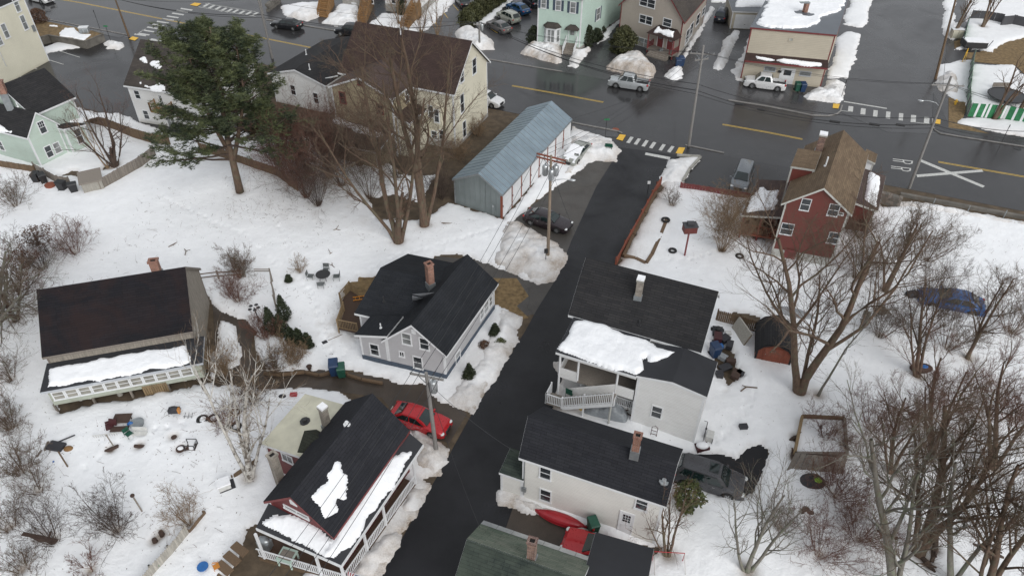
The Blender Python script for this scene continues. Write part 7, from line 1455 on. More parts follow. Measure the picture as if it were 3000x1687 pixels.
iu = np.clip(((q[:, 0] / (14 + .78 * q[:, 1])) + 1) / 2 * (nu - 1), 0, nu - 1).astype(int); iv = np.clip(np.searchsorted(vv, q[:, 1]), 0, nv - 1); z_ = H[iv, iu] + .015; ok = z_ > .05
p3 = np.column_stack([q, z_])[ok]; V_, F_, A_ = leaves(r, p3, .07, r.random(len(p3)), 1.4); V_[:, 2] = np.repeat(p3[:, 2], 4) + (V_[:, 2] - np.repeat(p3[:, 2], 4)) * .3
tag(rawmesh('leaf_litter', V_, F_, 'dry_leaf', None, A_), 'scattered dead leaves and bits on the snow', 'leaf litter', kind='stuff')
n_ = 380; k = r.choice(len(p3), n_); a = r.random(n_) * 6.28; L_ = .12 + .5 * r.random(n_) ** 2; d_ = np.stack([np.cos(a), np.sin(a), .05 * np.ones(n_)], 1); P = p3[k][:, None] + d_[:, None] * (np.array([0, .5, 1])[None, :, None] * L_[:, None, None]); P[:, 1, 2] += .05; V_, F_ = tubes(P, np.full((n_, 3), .009), 3)
tag(rawmesh('fallen_twigs', V_, F_, 'bark_brown', None), 'thin fallen twigs lying on the snow', 'twigs', kind='stuff')
# dry weed stems poking out of the snow
n_ = 520; k = r.choice(len(p3), n_); k = k[(p3[k][:, 0] < -12) | (p3[k][:, 0] > 22)]; n_ = len(k); hgt = .15 + .6 * r.random(n_) ** 2; d_ = unit(r.normal(size=(n_, 3)) * .45 + [0, 0, 1]); P = p3[k][:, None] + d_[:, None] * (np.array([0, .5, 1])[None, :, None] * hgt[:, None, None]); V_, F_ = tubes(P, np.tile([.007, .006, .004], (n_, 1)), 3)
tag(rawmesh('weed_stems', V_, F_, 'bark_red', None), 'dry weed stems standing in the snow', 'weeds', kind='stuff')
# ======================= FENCES, POLES, WIRES, YARD THINGS =======================
def prop(name, label, cat, pos, parts, f=v, ang=0, group=None, z=0.0, xyz=None, scale=1.0):
 c = G(f(*pos), z) if xyz is None else np.asarray(xyz, float); root = thing(name, label, cat, c, ang, group); root.scale = (scale,) * 3
 for p in parts:
  k, nm, mat = p[:3]; m = MB(); a = p[3:]; sm = False
  if k == 'box': m.cbox(a[0], *a[1], a[2] if len(a) > 2 else 0)
  elif k == 'cyl': m.cyl(a[0], a[1], a[2], 14, a[3] if len(a) > 3 else None); sm = True
  elif k == 'tube': m.tube(a[0], a[1], 6); sm = True
  elif k == 'beam': m.beam(a[0], a[1], *(a[2] if isinstance(a[2], tuple) else (a[2],)))
  elif k == 'ell': m.ell(a[0], *a[1], 14, 9); sm = True
  elif k == 'ring':
   r_, t_ = a[1], a[2]; n = 18; cc = np.array(a[0]); ax = a[3] if len(a) > 3 else 'z'
   E1, E2 = ((1, 0, 0), (0, 1, 0)) if ax == 'z' else ((1, 0, 0), (0, 0, 1)) if ax == 'y' else ((0, 1, 0), (0, 0, 1)); E1, E2 = np.array(E1, float), np.array(E2, float)
   m.tube([cc + r_ * (E1 * math.cos(2 * math.pi * i / n) + E2 * math.sin(2 * math.pi * i / n)) for i in range(n + 1)], t_, 7, cap=False); sm = True
  elif k == 'poly': m.poly(a[0]);
  o = m.build(nm, mat, root)
  if k != 'poly': fix(o)
  if sm: smooth(o, .7)
 return root
def fence(name, label, ps, hgt, bw=.14, mat='wood_grey', f=v, gap=.012, postm=None, pointed=False, rails=True, z0=0.0, mats=None, widths=None, th=.025, posts=2.4, hs=None):
 P = [np.asarray(G(f(*p))[:2]) for p in ps]; root = thing(name, label, 'fence', (*P[0], z0)); WK.add(root.name); cache = {}; k = 0; cnt = 0
 for si, (a, b) in enumerate(zip(P[:-1], P[1:])):
  L = np.linalg.norm(b - a); d = (b - a) / L; ang = math.atan2(d[1], d[0]); s = 0.0
  while s < L - .02:
   w_ = widths[k % len(widths)] if widths else bw; mt = mats[k % len(mats)] if mats else mat; key = (round(w_, 3), mt)
   if key not in cache:
    m = MB(); h_ = hgt; hw = w_ / 2 - gap / 2
    m.hexa([(-hw, -th / 2, .03), (hw, -th / 2, .03), (hw, th / 2, .03), (-hw, th / 2, .03), (-hw, -th / 2, h_ - (.09 if pointed else 0)), (hw, -th / 2, h_ - (.09 if pointed else 0)), (hw, th / 2, h_ - (.09 if pointed else 0)), (-hw, th / 2, h_ - (.09 if pointed else 0))])
    if pointed:
     m.hexa([(-hw, -th / 2, h_ - .09), (hw, -th / 2, h_ - .09), (hw, th / 2, h_ - .09), (-hw, th / 2, h_ - .09), (-hw * .3, -th / 2, h_), (hw * .3, -th / 2, h_), (hw * .3, th / 2, h_), (-hw * .3, th / 2, h_)])
    cache[key] = m.mesh('board', mt)
   q = a + d * min(s + w_ / 2, L); o = link('board', cache[key], root); jz = (random.random() - .5) * .04 if not mats else 0
   o.location = (q[0], q[1], z0 + jz); o.rotation_euler = ((random.random() - .5) * .03, 0, ang); cnt += 1; s += w_; k += 1
  if rails:
   nrm = np.array([-d[1], d[0]]) * .035
   for zz in (.3, hgt - .3): m = MB(); m.beam((*(a + nrm), z0 + zz), (*(b + nrm), z0 + zz), .04, .08); m.build('rail', postm or mat, root)
   n = max(1, int(L / posts))
   for i in range(n + 1): q = a + (b - a) * i / n + nrm * 2.2; m = MB(); m.cbox((*q, z0), .1, .1, hgt + .04, ang); m.build('fence_post', postm or mat, root)
 return root
fence('wooden_fence', 'weathered stockade fence running from the garden shed towards the pine', [m1(1090, 1393), m1(1300, 1270), m1(1521, 1140), v(395, 398)], 1.5, mat='wood_grey', f=lambda x, y: (x, y), bw=.15)
fence('wooden_fence', 'brown fence panels behind the pine trunk and the reddish thickets', [(505, 388), (570, 408), (640, 432), (700, 452), (750, 488)], 1.5, mat='wood_brown', bw=.16)
fence('wooden_fence', 'dark brown fence between the mint house yard and the white apartment', [a1(640, 935), a1(830, 985), a1(1000, 1050), a1(1180, 1105), a1(1290, 1115)], 1.5, mat='wood_brown', f=lambda x, y: (x, y), bw=.17)
fence('wooden_fence', 'low brown fence in front of the mint house side wall', [(-70, 412), (0, 425), (92, 440)], 1.1, mat='wood_brown', bw=.15)
fence('wooden_fence', 'grey plank fence behind the black bins', [m1(385, 1185), m1(500, 1250), m1(640, 1330), m1(760, 1345)], 1.3, mat='wood_grey', f=lambda x, y: (x, y), bw=.22)
fence('red_board_fence', 'red brown board fence along the side street', [(1550, 668), (1572, 625), (1600, 575), (1628, 522), (1652, 478), (1662, 466)], .95, bw=.3, mat='wood_red', postm='wood_red', posts=1.7)
fence('red_board_fence', 'low dark red board fence in front of the grey minivan', [(1710, 478), (1780, 489), (1850, 500), (1890, 506)], .9, bw=.28, mat='trim_red', postm='trim_red', posts=1.8)
plain('slat_green', (.02, .16, .06), .6, var=.3); plain('slat_pale', (.36, .40, .36), .6, var=.25)
fence('striped_fence', 'tall green and white striped fence along the main road at right', [r6(512, 1305), r6(700, 1318), r6(900, 1332), r6(1144, 1385), r6(1500, 1450)], 1.75, f=lambda x, y: (x, y), mats=['slat_green', 'trim_white'], widths=[.62, .26], gap=.0, postm='metal_grey', th=.03)
fence('striped_fence', 'green and grey slatted fence running uphill beside the north street', [r6(505, 1290), r6(500, 1100), r6(525, 900), r6(545, 740), r6(565, 668)], 1.5, f=lambda x, y: (x, y), mats=['slat_green', 'slat_pale'], widths=[.3, .22], gap=0, postm='metal_grey', th=.03)
fence('striped_fence', 'short upper section of green slatted fence beside the black trailer', [r6(440, 530), r6(470, 400), r6(500, 300)], 1.5, f=lambda x, y: (x, y), mats=['slat_green', 'slat_pale'], widths=[.3, .22], gap=0, postm='metal_grey', th=.03)
fence('stockade_fence', 'pale pointed stockade fence leaning across the lower left corner', [c1(1000, 1660), c1(1175, 1449), c1(1310, 1300), c1(1432, 1145)], 1.15, f=lambda x, y: (x, y), pointed=True, mat='fence_pale', bw=.15)
fence('plank_edging', 'dark plank edging continuing the stockade fence', [c1(1440, 1140), c1(1555, 1000)], .55, f=lambda x, y: (x, y), mat='wood_brown', bw=.5)
fence('wooden_fence', 'brown stockade fence right of the white stairs house', [b3(1535, 990), b3(1700, 1035), b3(1860, 1085)], 1.45, f=lambda x, y: (x, y), mat='wood_brown', bw=.15, pointed=True)
fence('black_panel_fence', 'black panel fence at the top right', [r6(540, 225), r6(700, 235), r6(850, 265)], 1.5, f=lambda x, y: (x, y), mat='trim_dark', bw=1.2)
fence('black_panel_fence', 'black panel fence at the right edge near the top', [r6(880, 300), r6(1000, 290), r6(1144, 320), r6(1400, 350)], 1.6, f=lambda x, y: (x, y), mat='trim_dark', bw=1.2)
sf = thing('split_rail_fence', 'weathered split rail fence right of the barn chimney', 'fence', (*G(b1(1520, 660))[:2], 0)); WK.add(sf.name)
Q = [G(b1(*p))[:2] for p in ((1525, 690), (1660, 675), (1860, 665))]
for q in Q: post(sf, q, 0, 1.2, .13, 'wood_grey', name='fence_post')
for a, b in zip(Q[:-1], Q[1:]):
 for z_ in (.6, 1.0): m = MB(); m.tube([(*a, z_), (*b, z_ + .03)], .05, 6); m.build('rail', 'wood_brown', sf)
tf = thing('trellis_frame', 'rough timber trellis frame left of the patio table', 'trellis', (*G(b2(145, 800))[:2], 0)); WK.add(tf.name)
Q = [G(b2(*p))[:2] for p in ((15, 700), (130, 700), (145, 800), (160, 900))]
for q in Q[1:]: post(tf, q, 0, 1.8, .1, 'wood_grey')
for a, b, z_ in ((0, 1, 1.7), (0, 1, 1.5), (1, 2, 1.5), (2, 3, 1.3), (2, 3, .5)): m = MB(); m.tube([(*Q[a], z_), (*Q[b], z_)], .05, 6); m.build('rail', 'wood_grey', tf)
def logs(name, label, ps, f, r=.14, mat='wood_brown', cat='border', zc=.22):
 t_ = thing(name, label, cat, (*G(f(*ps[0]))[:2], 0)); WK.add(t_.name)
 for a, b in zip(ps[:-1], ps[1:]):
  A, B = G(f(*a))[:2], G(f(*b))[:2]; n = max(1, int(np.linalg.norm(B - A) / 2.4))
  for i in range(n): m = MB(); q0, q1 = A + (B - A) * (i + .02) / n, A + (B - A) * (i + .98) / n; m.beam((*q0, zc), (*q1, zc), r * 2, r * 2); m.build('timber', mat, t_)
logs('timber_border', 'old timber border beside the dark tyre planter', [(1165, 230), (1110, 370), (1055, 490), (1010, 558), (930, 520), (845, 500)], b3, .16)
logs('timber_border', 'timber border along the inner side of the red board fence', [(1090, 15), (1000, 180), (915, 340), (840, 500)], b3, .13)
logs('timber_border', 'concrete edged planter border at the street corner', [(1240, 1185), (1425, 1197), (1340, 1290), (1285, 1385)], a3, .12, 'concrete')
logs('timber_border', 'brown timber edge of the muddy driveway in front of the yard', [(700, 1385), (590, 1375), (480, 1400), (370, 1375), (200, 1395), (60, 1385)], b2, .1)
logs('timber_edge', 'timber edge above the driveway at the bin corner', [(690, 1395), (800, 1430), (960, 1460)], b2, .1)
# stone wall by the road
sw = thing('stone_wall', 'low mossy stone wall beside the red gable house', 'wall', (*G(b4(820, 60))[:2], 0)); WK.add(sw.name)
A, B = G(b4(835, 75))[:2], G(b4(990, 120))[:2]; L_ = np.linalg.norm(B - A); an = math.atan2(*(B - A)[::-1])
for j in range(4):
 for i in range(6): q = A + (B - A) * ((i + .5 * (j % 2)) / 6); m = MB(); m.cbox((q[0], q[1], j * .3), L_ / 6 * .95, .5 + .1 * random.random(), .28, an); o = m.build('stone', ('dark_concrete', 'wood_grey')[random.random() < .3], sw)
A, B = G(b4(995, 30))[:2], G(b4(1932, 205))[:2]; m = MB(); B = B + (B - A) * .4; m.beam((*A, .18), (*B, .18), .35, .36); m.build('kerb_wall', 'dark_concrete', sw)
gr_ = thing('guard_wires', 'thin roadside guard posts above the snow field at right', 'posts', (*G(b4(1500, 165))[:2], 0)); WK.add(gr_.name)
for x, y in ((1500, 165), (1775, 200), (1240, 110)): post(gr_, G(b4(x, y))[:2], 0, .95, .07, 'metal_grey')
# utility poles
PT = {}
def upole(key, label, base, top, f=lambda x, y: (x, y), r=.16, mat='pole_wood', arms=(), hmax=None, name='utility_pole'):
 c = G(f(*base))[:2]; z = vert(c, f(*top)); rr = ray(f(*top)); T_ = EYE + rr * (np.linalg.norm(c) / np.hypot(rr[0], rr[1]));
 if hmax and z > hmax: T_ = np.array([*(c + (T_[:2] - c) * hmax / z), hmax])
 root = thing(name, label, 'pole', (c[0], c[1], 0)); WK.add(root.name); m = MB(); B_ = np.array([c[0], c[1], -.1]); m.tube([B_, (B_ + T_) / 2, T_], [r, r * .85, r * .65], 10); smooth(fix(m.build('pole', mat, root)), .7); PT[key] = (B_, T_)
 for (dz, ln, an) in arms:
  q = B_ + (T_ - B_) * (T_[2] - dz) / T_[2]; d = np.array([math.cos(an), math.sin(an), 0]) * ln / 2; m = MB(); m.beam(q - d, q + d, .1, .12); fix(m.build('crossarm', 'rust_red' if mat == 'pole_wood' else mat, root))
  for s in (-.9, -.45, .45, .9): p = q + d * s; m = MB(); m.cyl(p + (0, 0, .05), .045, .16, 8, .03); m.build('insulator', 'steel_light', root)
  m = MB(); m.beam(q + d * .55, q - (0, 0, .7), .04); m.beam(q - d * .55, q - (0, 0, .7), .04); m.build('brace', 'metal_grey', root)
 return root
def trafo(root, key, dz, off, n=1, mat='steel_light'):
 B_, T_ = PT[key]
 for i in range(n):
  q = T_ + (0, 0, -dz) + np.array([*off, 0]) * (1 - 0) ; a = 2.2 * i; o = np.array([off[0] * math.cos(a) - off[1] * math.sin(a), off[0] * math.sin(a) + off[1] * math.cos(a), 0]); q = T_ + (0, 0, -dz) + o
  m = MB(); m.tube([q, q + (0, 0, .08), q + (0, 0, .85), q + (0, 0, .95)], [.22, .25, .25, .18], 12); t_ = smooth(fix(m.build('transformer', mat, root)), .6); m = MB(); m.cyl(q + (0, 0, .95), .06, .2, 8); m.build('bushing', 'metal_grey', t_)
idp = lambda x, y: (x, y)
p5 = upole('P5', 'brown utility pole with double crossarm, transformers and street lamp in the snow bank', b3(270, 525), a3(296, 1175), arms=((.15, 2.6, -.45), (.45, 2.6, -.45))); trafo(p5, 'P5', 2.0, (.45, .2), 3)
p4 = upole('P4', 'tall utility pole at the crosswalk corner with cluttered crossarm', a3(1335, 1105), a3(1448, 345), arms=((.9, 2.6, -.15), (1.5, 1.6, .3)), mat='pole_grey')
p6 = upole('P6', 'grey utility pole with transformer beside the red sedan', c2(1362, 530), b2(1285, 1365), mat='pole_grey', arms=((.35, 2.2, -.25),)); trafo(p6, 'P6', 1.6, (.4, -.1), 1)
p7 = upole('P7', 'leaning grey utility pole with crossarm beside the railroad marking', a4(1065, 1425), a4(1385, 578), mat='pole_grey', arms=((.9, 3.0, -.1),))
p8 = upole('P8', 'dark brown utility pole leaning over the north street edge', a4(1265, 600), a4(1420, -10), r=.18, mat='wood_brown')
p3 = upole('P3', 'utility pole with transformer at the parking lot snow heap', a2(1690, 362), a2(1685, 168), arms=((.3, 1.6, .2),), hmax=11, mat='pole_grey'); trafo(p3, 'P3', 1.2, (.4, 0), 1)
p1 = upole('P1', 'dark leaning utility pole at the left crosswalk', a1(975, 282), a1(868, -10), mat='wood_brown', r=.15, hmax=12)
p2 = upole('P2', 'tall pale double utility pole right of the pine', a2(125, 445), a2(15, -10), mat='pole_grey', r=.16, hmax=12); p2b = upole('P2b', 'second pole of the pale pair right of the pine', a2(110, 400), a2(30, -10), mat='pole_grey', r=.14, hmax=12)
def lamp(label, key, z, d, ln=1.6):
 B_, T_ = PT[key]; q = B_ + (T_ - B_) * z / T_[2]; d = np.array([*d, 0.]) / np.linalg.norm(d); r_ = thing('street_lamp', label, 'street lamp', q); WK.add(r_.name)
 m = MB(); m.tube([q, q + d * ln * .3 + (0, 0, .35), q + d * ln * .7 + (0, 0, .45), q + d * ln + (0, 0, .4)], .035, 7); smooth(m.build('arm', 'steel_light', r_)); m = MB(); m.ell(q + d * (ln + .22) + (0, 0, .38), .32, .13, .08, 10, 6, ang=math.atan2(d[1], d[0])); m.build('lamp_head', 'steel_light', r_, smooth=True); m = MB(); m.ell(q + d * (ln + .25) + (0, 0, .32), .2, .1, .05, 8, 5, ang=math.atan2(d[1], d[0])); m.build('lens', 'lamp_clear', r_)
lamp('street lamp arm on the brown pole over the side street', 'P5', 8.3, (1, -.05)); lamp('street lamp arm on the leaning pole over the crosswalk', 'P7', 9.2, (-1, .3))
def wire(label, a, b, sag=.5, r=.016, n=14, name='overhead_wire'):
 a, b = np.asarray(a, float), np.asarray(b, float); m = MB(); pts = [a + (b - a) * t - np.array([0, 0, sag * 4 * t * (1 - t)]) for t in np.linspace(0, 1, n)]; c = pts[0]; m.tube([p - c for p in pts], r, 4); o = m.build(name, 'wire_black', None, loc=c); return tag(o, label, 'wire')
def at_(key, z, off=(0, 0)): B_, T_ = PT[key]; q = B_ + (T_ - B_) * min(z, T_[2]) / T_[2]; return q + np.array([*off, 0])
zt = {k: PT[k][1][2] for k in PT}
for i, (o_, z_) in enumerate(((-1.1, .05), (-.5, .05), (.5, .05), (1.1, .05))):
 nm = ('first', 'second', 'third', 'fourth')[i]
 wire(f'{nm} wire from the brown lamp pole to the grey pole by the red sedan', at_('P5', zt['P5'] - .1, (o_, -o_ * .45)), at_('P6', zt['P6'] - .1, (o_ * .8, -o_ * .2)), .7)
 e_ = G(c2(-100 + 90 * i, 1700 + 60 * i), 8.0); wire(f'{nm} wire crossing above the red porch house roof', at_('P6', zt['P6'] - .1, (o_ * .8, -o_ * .2)), e_, .5)
 if i < 3: wire(f'{nm} wire between the corner pole and the brown lamp pole', at_('P4', zt['P4'] - .9, (o_, 0)), at_('P5', zt['P5'] - .1, (o_, -o_ * .45)), 1.0)
for i, (dz, sg, r_) in enumerate(((.7, .8, .02), (.75, .9, .016), (4.2, 1.2, .035), (4.9, 1.3, .045), (5.3, 1.2, .03))):
 nm = ('upper', 'upper second', 'thick upper', 'thick black', 'lowest thick')[i]
 wire(f'{nm} cable between the corner pole and the leaning pole', at_('P4', zt['P4'] - dz), at_('P7', zt['P7'] - dz), sg, r_)
 wire(f'{nm} cable along the main road from the corner pole to the parking lot pole', at_('P4', zt['P4'] - dz), at_('P3', max(zt['P3'] - dz - .3, 5.2 - i * .3)), sg, r_)
 wire(f'{nm} cable from the leaning pole out of the photo to the right', at_('P7', zt['P7'] - dz), G(a4(2600, 1150 - 300 + i * 40), 7.5 - i * .4), sg, r_)
 if i in (0, 3, 4): wire(f'{nm} cable along the road from the parking lot pole to the pale double pole', at_('P3', max(zt['P3'] - dz - .3, 5.2 - i * .3)), at_('P2', 11 - dz), sg, r_); wire(f'{nm} cable between the pale double pole and the left leaning pole', at_('P2', 11 - dz), at_('P1', 11 - dz), sg * .6, r_)
for j, (t, L_) in enumerate(((.2, .9), (.3, .7), (.62, 1.0), (.78, 1.0), (.88, .8))):
 a, b = at_('P4', zt['P4'] - 4.9), at_('P7', zt['P7'] - 4.9); q = a + (b - a) * t - np.array([0, 0, 1.3 * 4 * t * (1 - t)]); d = (b - a) / np.linalg.norm(b - a); m = MB(); m.tube([-d * L_ / 2, d * L_ / 2], .13, 8); o = m.build('splice_case', 'plastic_black', None, loc=q); tag(o, ('first', 'second', 'third', 'fourth', 'last')[j] + ' black splice case on the thick cable, counted from the corner pole', 'cable splice')
wire('service drop from the brown lamp pole to the white stairs house roof corner', at_('P5', zt['P5'] - 1), G(b3(570, 500), 7.6), .5, .012); wire('service drop from the grey pole to the ivory house', at_('P6', zt['P6'] - .8), IVO.at(IVO.Lu - .3, .3, 4.3), .5, .014); wire('service drop from the grey pole to the green roof house', at_('P6', zt['P6'] - .8), GRN.at(.2, 1.0, 3.9), .6, .014); wire('service drop from the grey pole to the grey house corner', at_('P6', zt['P6'] - .8), GRAY.at(.2, .3, 3.2), .3, .014)
wire('wire over the north street crosswalk', at_('P7', zt['P7'] - 2.5), at_('P8', 8), .4, .02); wire('long wire from the corner pole to the tan house', at_('P4', zt['P4'] - 1.6), G(a3(1300, 260), 4.4), .5, .014); wire('long wire from the corner pole to the metal garage', at_('P4', zt['P4'] - 2.2), GAR.at(GAR.Lu - .4, .4, 2.9), .6, .014)
# signs and posts
def signpost(label, base, h_, f, mat='slat_green', size=(.6, .2), ang=0, zc=None, pm='metal_dark', name='sign_post', cat='sign', rnd=False):
 zc = zc or h_; w_, hh = size; parts = [('cyl', 'post', pm, (0, 0, 0), .035, h_)];
 parts.append(('box', 'sign_plate', mat, (0, -.04, h_ - hh), (w_, .02, hh), 0) if not rnd else ('ring', 'sign_plate', mat, (0, -.04, h_ - .3), .18, .1, 'y')); return prop(name, label, cat, base, parts, f, ang)
signpost('street name post at the crosswalk beside the metal garage', (702, 1052), 2.6, a3); signpost('dark post with plate at the brown pole foot', (253, 555), 1.9, b3, 'metal_dark', (.35, .5)); signpost('small white sign post on the red board fence', (1025, 1449), 1.3, a3, 'trim_white', (.3, .35)); signpost('tall dark sign post on the snow right of the beige building', (552, 742), 2.5, a4, 'metal_dark', (.12, .5)); signpost('thin dark post in front of the striped fence', (1766, 1075), 2.2, a4, 'metal_dark', (.1, .3)); signpost('green street name sign on the small snow mound', (843, 330), 2.6, a1); signpost('dark post on the verge left of the utility pole', (755, 220), 2.8, a1, 'metal_dark', (.1, .4))
prop('marker_pole', 'yellow marker pole leaning beside the striped fence gap', 'pole', (1465, 475), [('tube', 'pole', 'tactile_yellow', [(0, 0, 0), (.15, .1, 2.0)], .05), ('tube', 'stay', 'tactile_yellow', [(.35, 0, 0), (.15, .1, 2.0)], .03)], a4)
prop('fire_hydrant', 'yellow fire hydrant on the brown verge', 'hydrant', (370, 1175), [('cyl', 'barrel', 'tactile_yellow', (0, 0, 0), .13, .6), ('ell', 'bonnet', 'tactile_yellow', (0, 0, .62), (.14, .14, .12)), ('cyl', 'base_flange', 'metal_dark', (0, 0, 0), .19, .06), ('tube', 'nozzle', 'tactile_yellow', [(-.24, 0, .42), (.24, 0, .42)], .06)], r6)
prop('utility_cabinet', 'beige utility cabinet on the snow beside the north street', 'cabinet', (370, 425), [('box', 'body', 'side_beige', (0, 0, 0), (1.6, .9, 1.3), -.1), ('box', 'lid', 'trim_white', (0, 0, 1.3), (1.7, 1.0, .06), -.1), ('box', 'door', 'side_cream2', (-.38, -.47, .1), (.7, .03, 1.1), -.1), ('box', 'door', 'side_cream2', (.38, -.55, .1), (.7, .03, 1.1), -.1)], r6)
prop('box_trailer', 'low black trailer with snow filled bed beside the striped fence', 'trailer', (560, 545), [('box', 'bed', 'metal_dark', (0, 0, .4), (3.0, 2.0, .8), -.1), ('box', 'snow_load', 'roof_snow', (0, 0, 1.2), (2.8, 1.8, .1), -.1), ('beam', 'frame', 'metal_dark', (1.5, -1, .5), (1.9, -1.1, 1.6), .07), ('cyl', 'wheel', 'tyre', (-1, -1.15, 0.05), .3, .5)], r6)
prop('trampoline', 'dark round trampoline at the right edge', 'trampoline', (930, 1130), [('cyl', 'mat', 'metal_dark', (0, 0, .75), 2.2, .04), ('ring', 'frame', 'plastic_black', (0, 0, .8), 2.25, .06)] + [('tube', 'leg', 'metal_grey', [(2.2 * math.cos(a), 2.2 * math.sin(a), 0), (2.2 * math.cos(a), 2.2 * math.sin(a), .8)], .04) for a in (0, 1.57, 3.14, 4.71)], r6)
prop('garden_bench', 'old wooden bench half buried in snow beside the trampoline', 'bench', (880, 1020), [('box', 'seat', 'wood_grey', (0, 0, .4), (2.2, .6, .08)), ('box', 'backrest', 'wood_grey', (0, .35, .5), (2.2, .08, .5)), ('box', 'leg', 'wood_grey', (-.9, 0, 0), (.1, .5, .4)), ('box', 'leg', 'wood_grey', (.9, 0, 0), (.1, .5, .4))], r6)
# bins
def bin_(label, base, f, mat, ang=0, s=1.0, z=0.1, xyz=None, grp=None):
 m1_ = [('hex', )]
 c = G(f(*base), z) if xyz is None else xyz; root = thing('wheelie_bin', label, 'bin', c, ang, grp); root.scale = (s,) * 3
 m = MB(); m.hexa([(-.24, -.27, .08), (.24, -.27, .08), (.24, .25, .08), (-.24, .25, .08), (-.3, -.36, .98), (.3, -.36, .98), (.3, .36, .98), (-.3, .36, .98)]); fix(m.build('body', mat, root))
 m = MB(); m.hexa([(-.31, -.4, .98), (.31, -.4, .98), (.31, .38, .98), (-.31, .38, .98), (-.27, -.34, 1.05), (.27, -.34, 1.05), (.27, .36, 1.1), (-.27, .36, 1.1)]); fix(m.build('lid', mat, root))
 for sx in (-1, 1): m = MB(); m.tube([(sx * .3, .3, .12), (sx * .24, .3, .12)], .12, 10); m.build('wheel', 'tyre', root)
 m = MB(); m.tube([(-.26, .42, 1.0), (.26, .42, 1.0)], .02, 6); m.build('handle', 'plastic_black', root); return root
plain('bin_blue', (.012, .035, .09), .45, var=.2); plain('bin_green', (.012, .07, .045), .45, var=.2); plain('bin_black', (.018, .018, .02), .5, var=.2)
bin_('blue wheeled bin at the driveway corner below the deck', (598, 1375), b2, 'bin_blue', .2, 1.2); bin_('green wheeled bin next to the blue bin at the driveway corner', (652, 1390), b2, 'bin_green', .2, 1.05)
bin_('left blue bin beside the red entry porch of the tan house', (1250, 515), a3, 'bin_blue', 0, 1.2); bin_('right blue bin beside the red entry porch of the tan house', (1275, 500), a3, 'bin_blue', .1, 1.2)
bin_('green bin behind the white pickup at the beige wall', (215, 690), a4, 'bin_green', 0, 1.1); bin_('blue bin behind the white pickup at the beige wall', (255, 695), a4, 'bin_blue', 0, 1.15); bin_('dark green bin at the bow of the red canoe', (607, 1110), c3, 'bin_green', .3, 1.05); bin_('blue bin behind the white stairs house', (1525, 1240), b3, 'bin_blue', .3, 1.15)
for i, (x, y, lb) in enumerate(((410, 1290, 'leftmost black bin lying at the mint house fence'), (480, 1300, 'second black bin at the mint house fence'), (680, 1380, 'black bin in front of the plank fence'), (800, 1400, 'black bin nearest the garden shed'))): bin_(lb, (x, y), m1, 'bin_black', i * .7, 1.15, .1)
prop('barrel', 'brown barrel between the black bins', 'barrel', (548, 1350), [('cyl', 'barrel', 'rust_red', (0, 0, 0), .5, .5), ('ring', 'rim', 'rust_red', (0, 0, .5), .5, .03)], m1)
prop('garden_shed', 'small pale shed at the corner of the stockade fence', 'shed', (985, 1400), [('box', 'wall', 'fence_pale', (-.2, .9, 0), (1.9, 2.4, 1.4), .5), ('box', 'roof', 'wood_grey', (-.2, .9, 1.4), (2.2, 2.7, .12), .5)] , m1, .0)
# patio set
def chair_parts(mat, x, y, a, h=.9):
 c, s_ = math.cos(a), math.sin(a); R_ = lambda p: (x + p[0] * c - p[1] * s_, y + p[0] * s_ + p[1] * c, p[2]); o = []
 for sx in (-.25, .25): o += [('tube', 'leg', mat, [R_((sx, -.25, 0)), R_((sx, -.25, .45))], .018), ('tube', 'leg', mat, [R_((sx, .25, 0)), R_((sx, .32, h))], .018)]
 return o + [('box', 'seat', mat, R_((0, 0, .43)), (.5, .5, .03), a), ('beam', 'backrest', mat, R_((0, .3, .5)), R_((0, .33, h)), (.5, .02))]
tb = [('cyl', 'table_top', 'metal_dark', (0, 0, .7), .62, .03), ('ring', 'rim', 'metal_dark', (0, 0, .72), .62, .02)] + [('tube', 'leg', 'metal_dark', [(.4 * math.cos(a), .4 * math.sin(a), 0), (.3 * math.cos(a), .3 * math.sin(a), .7)], .02) for a in (0.8, 2.4, 3.9, 5.5)]
prop('patio_table', 'round black mesh patio table in the snow', 'table', (515, 670), tb, b2, z=.2)
plain('mesh_chair', (.10, .11, .11), .6)
for i, (dx, dy, a, lb) in enumerate(((0, 1.0, 0, 'black patio chair behind the round table'), (-1.15, .1, 1.5, 'black patio chair left of the round table'), (1.1, .1, -1.5, 'black patio chair right of the round table'), (.0, -1.0, 3.14, 'black patio chair in front of the round table'))): c = G(b2(515, 670), .2); prop('patio_chair', lb, 'chair', None, chair_parts('mesh_chair', 0, 0, 0), ang=a, group='patio chairs', xyz=c + (dx, dy, 0))
prop('step_ladder', 'orange ladder lying on the wooden deck', 'ladder', (815, 800), [('beam', 'side_rail', 'lamp_amber', (-.9, -.2, .05), (.9, -.2, .05), .06), ('beam', 'side_rail', 'lamp_amber', (-.9, .2, .05), (.9, .2, .05), .06)] + [('beam', 'rung', 'lamp_amber', (x, -.2, .07), (x, .2, .07), .04) for x in (-.7, -.35, 0, .35, .7)], b2, .25, z=.8)
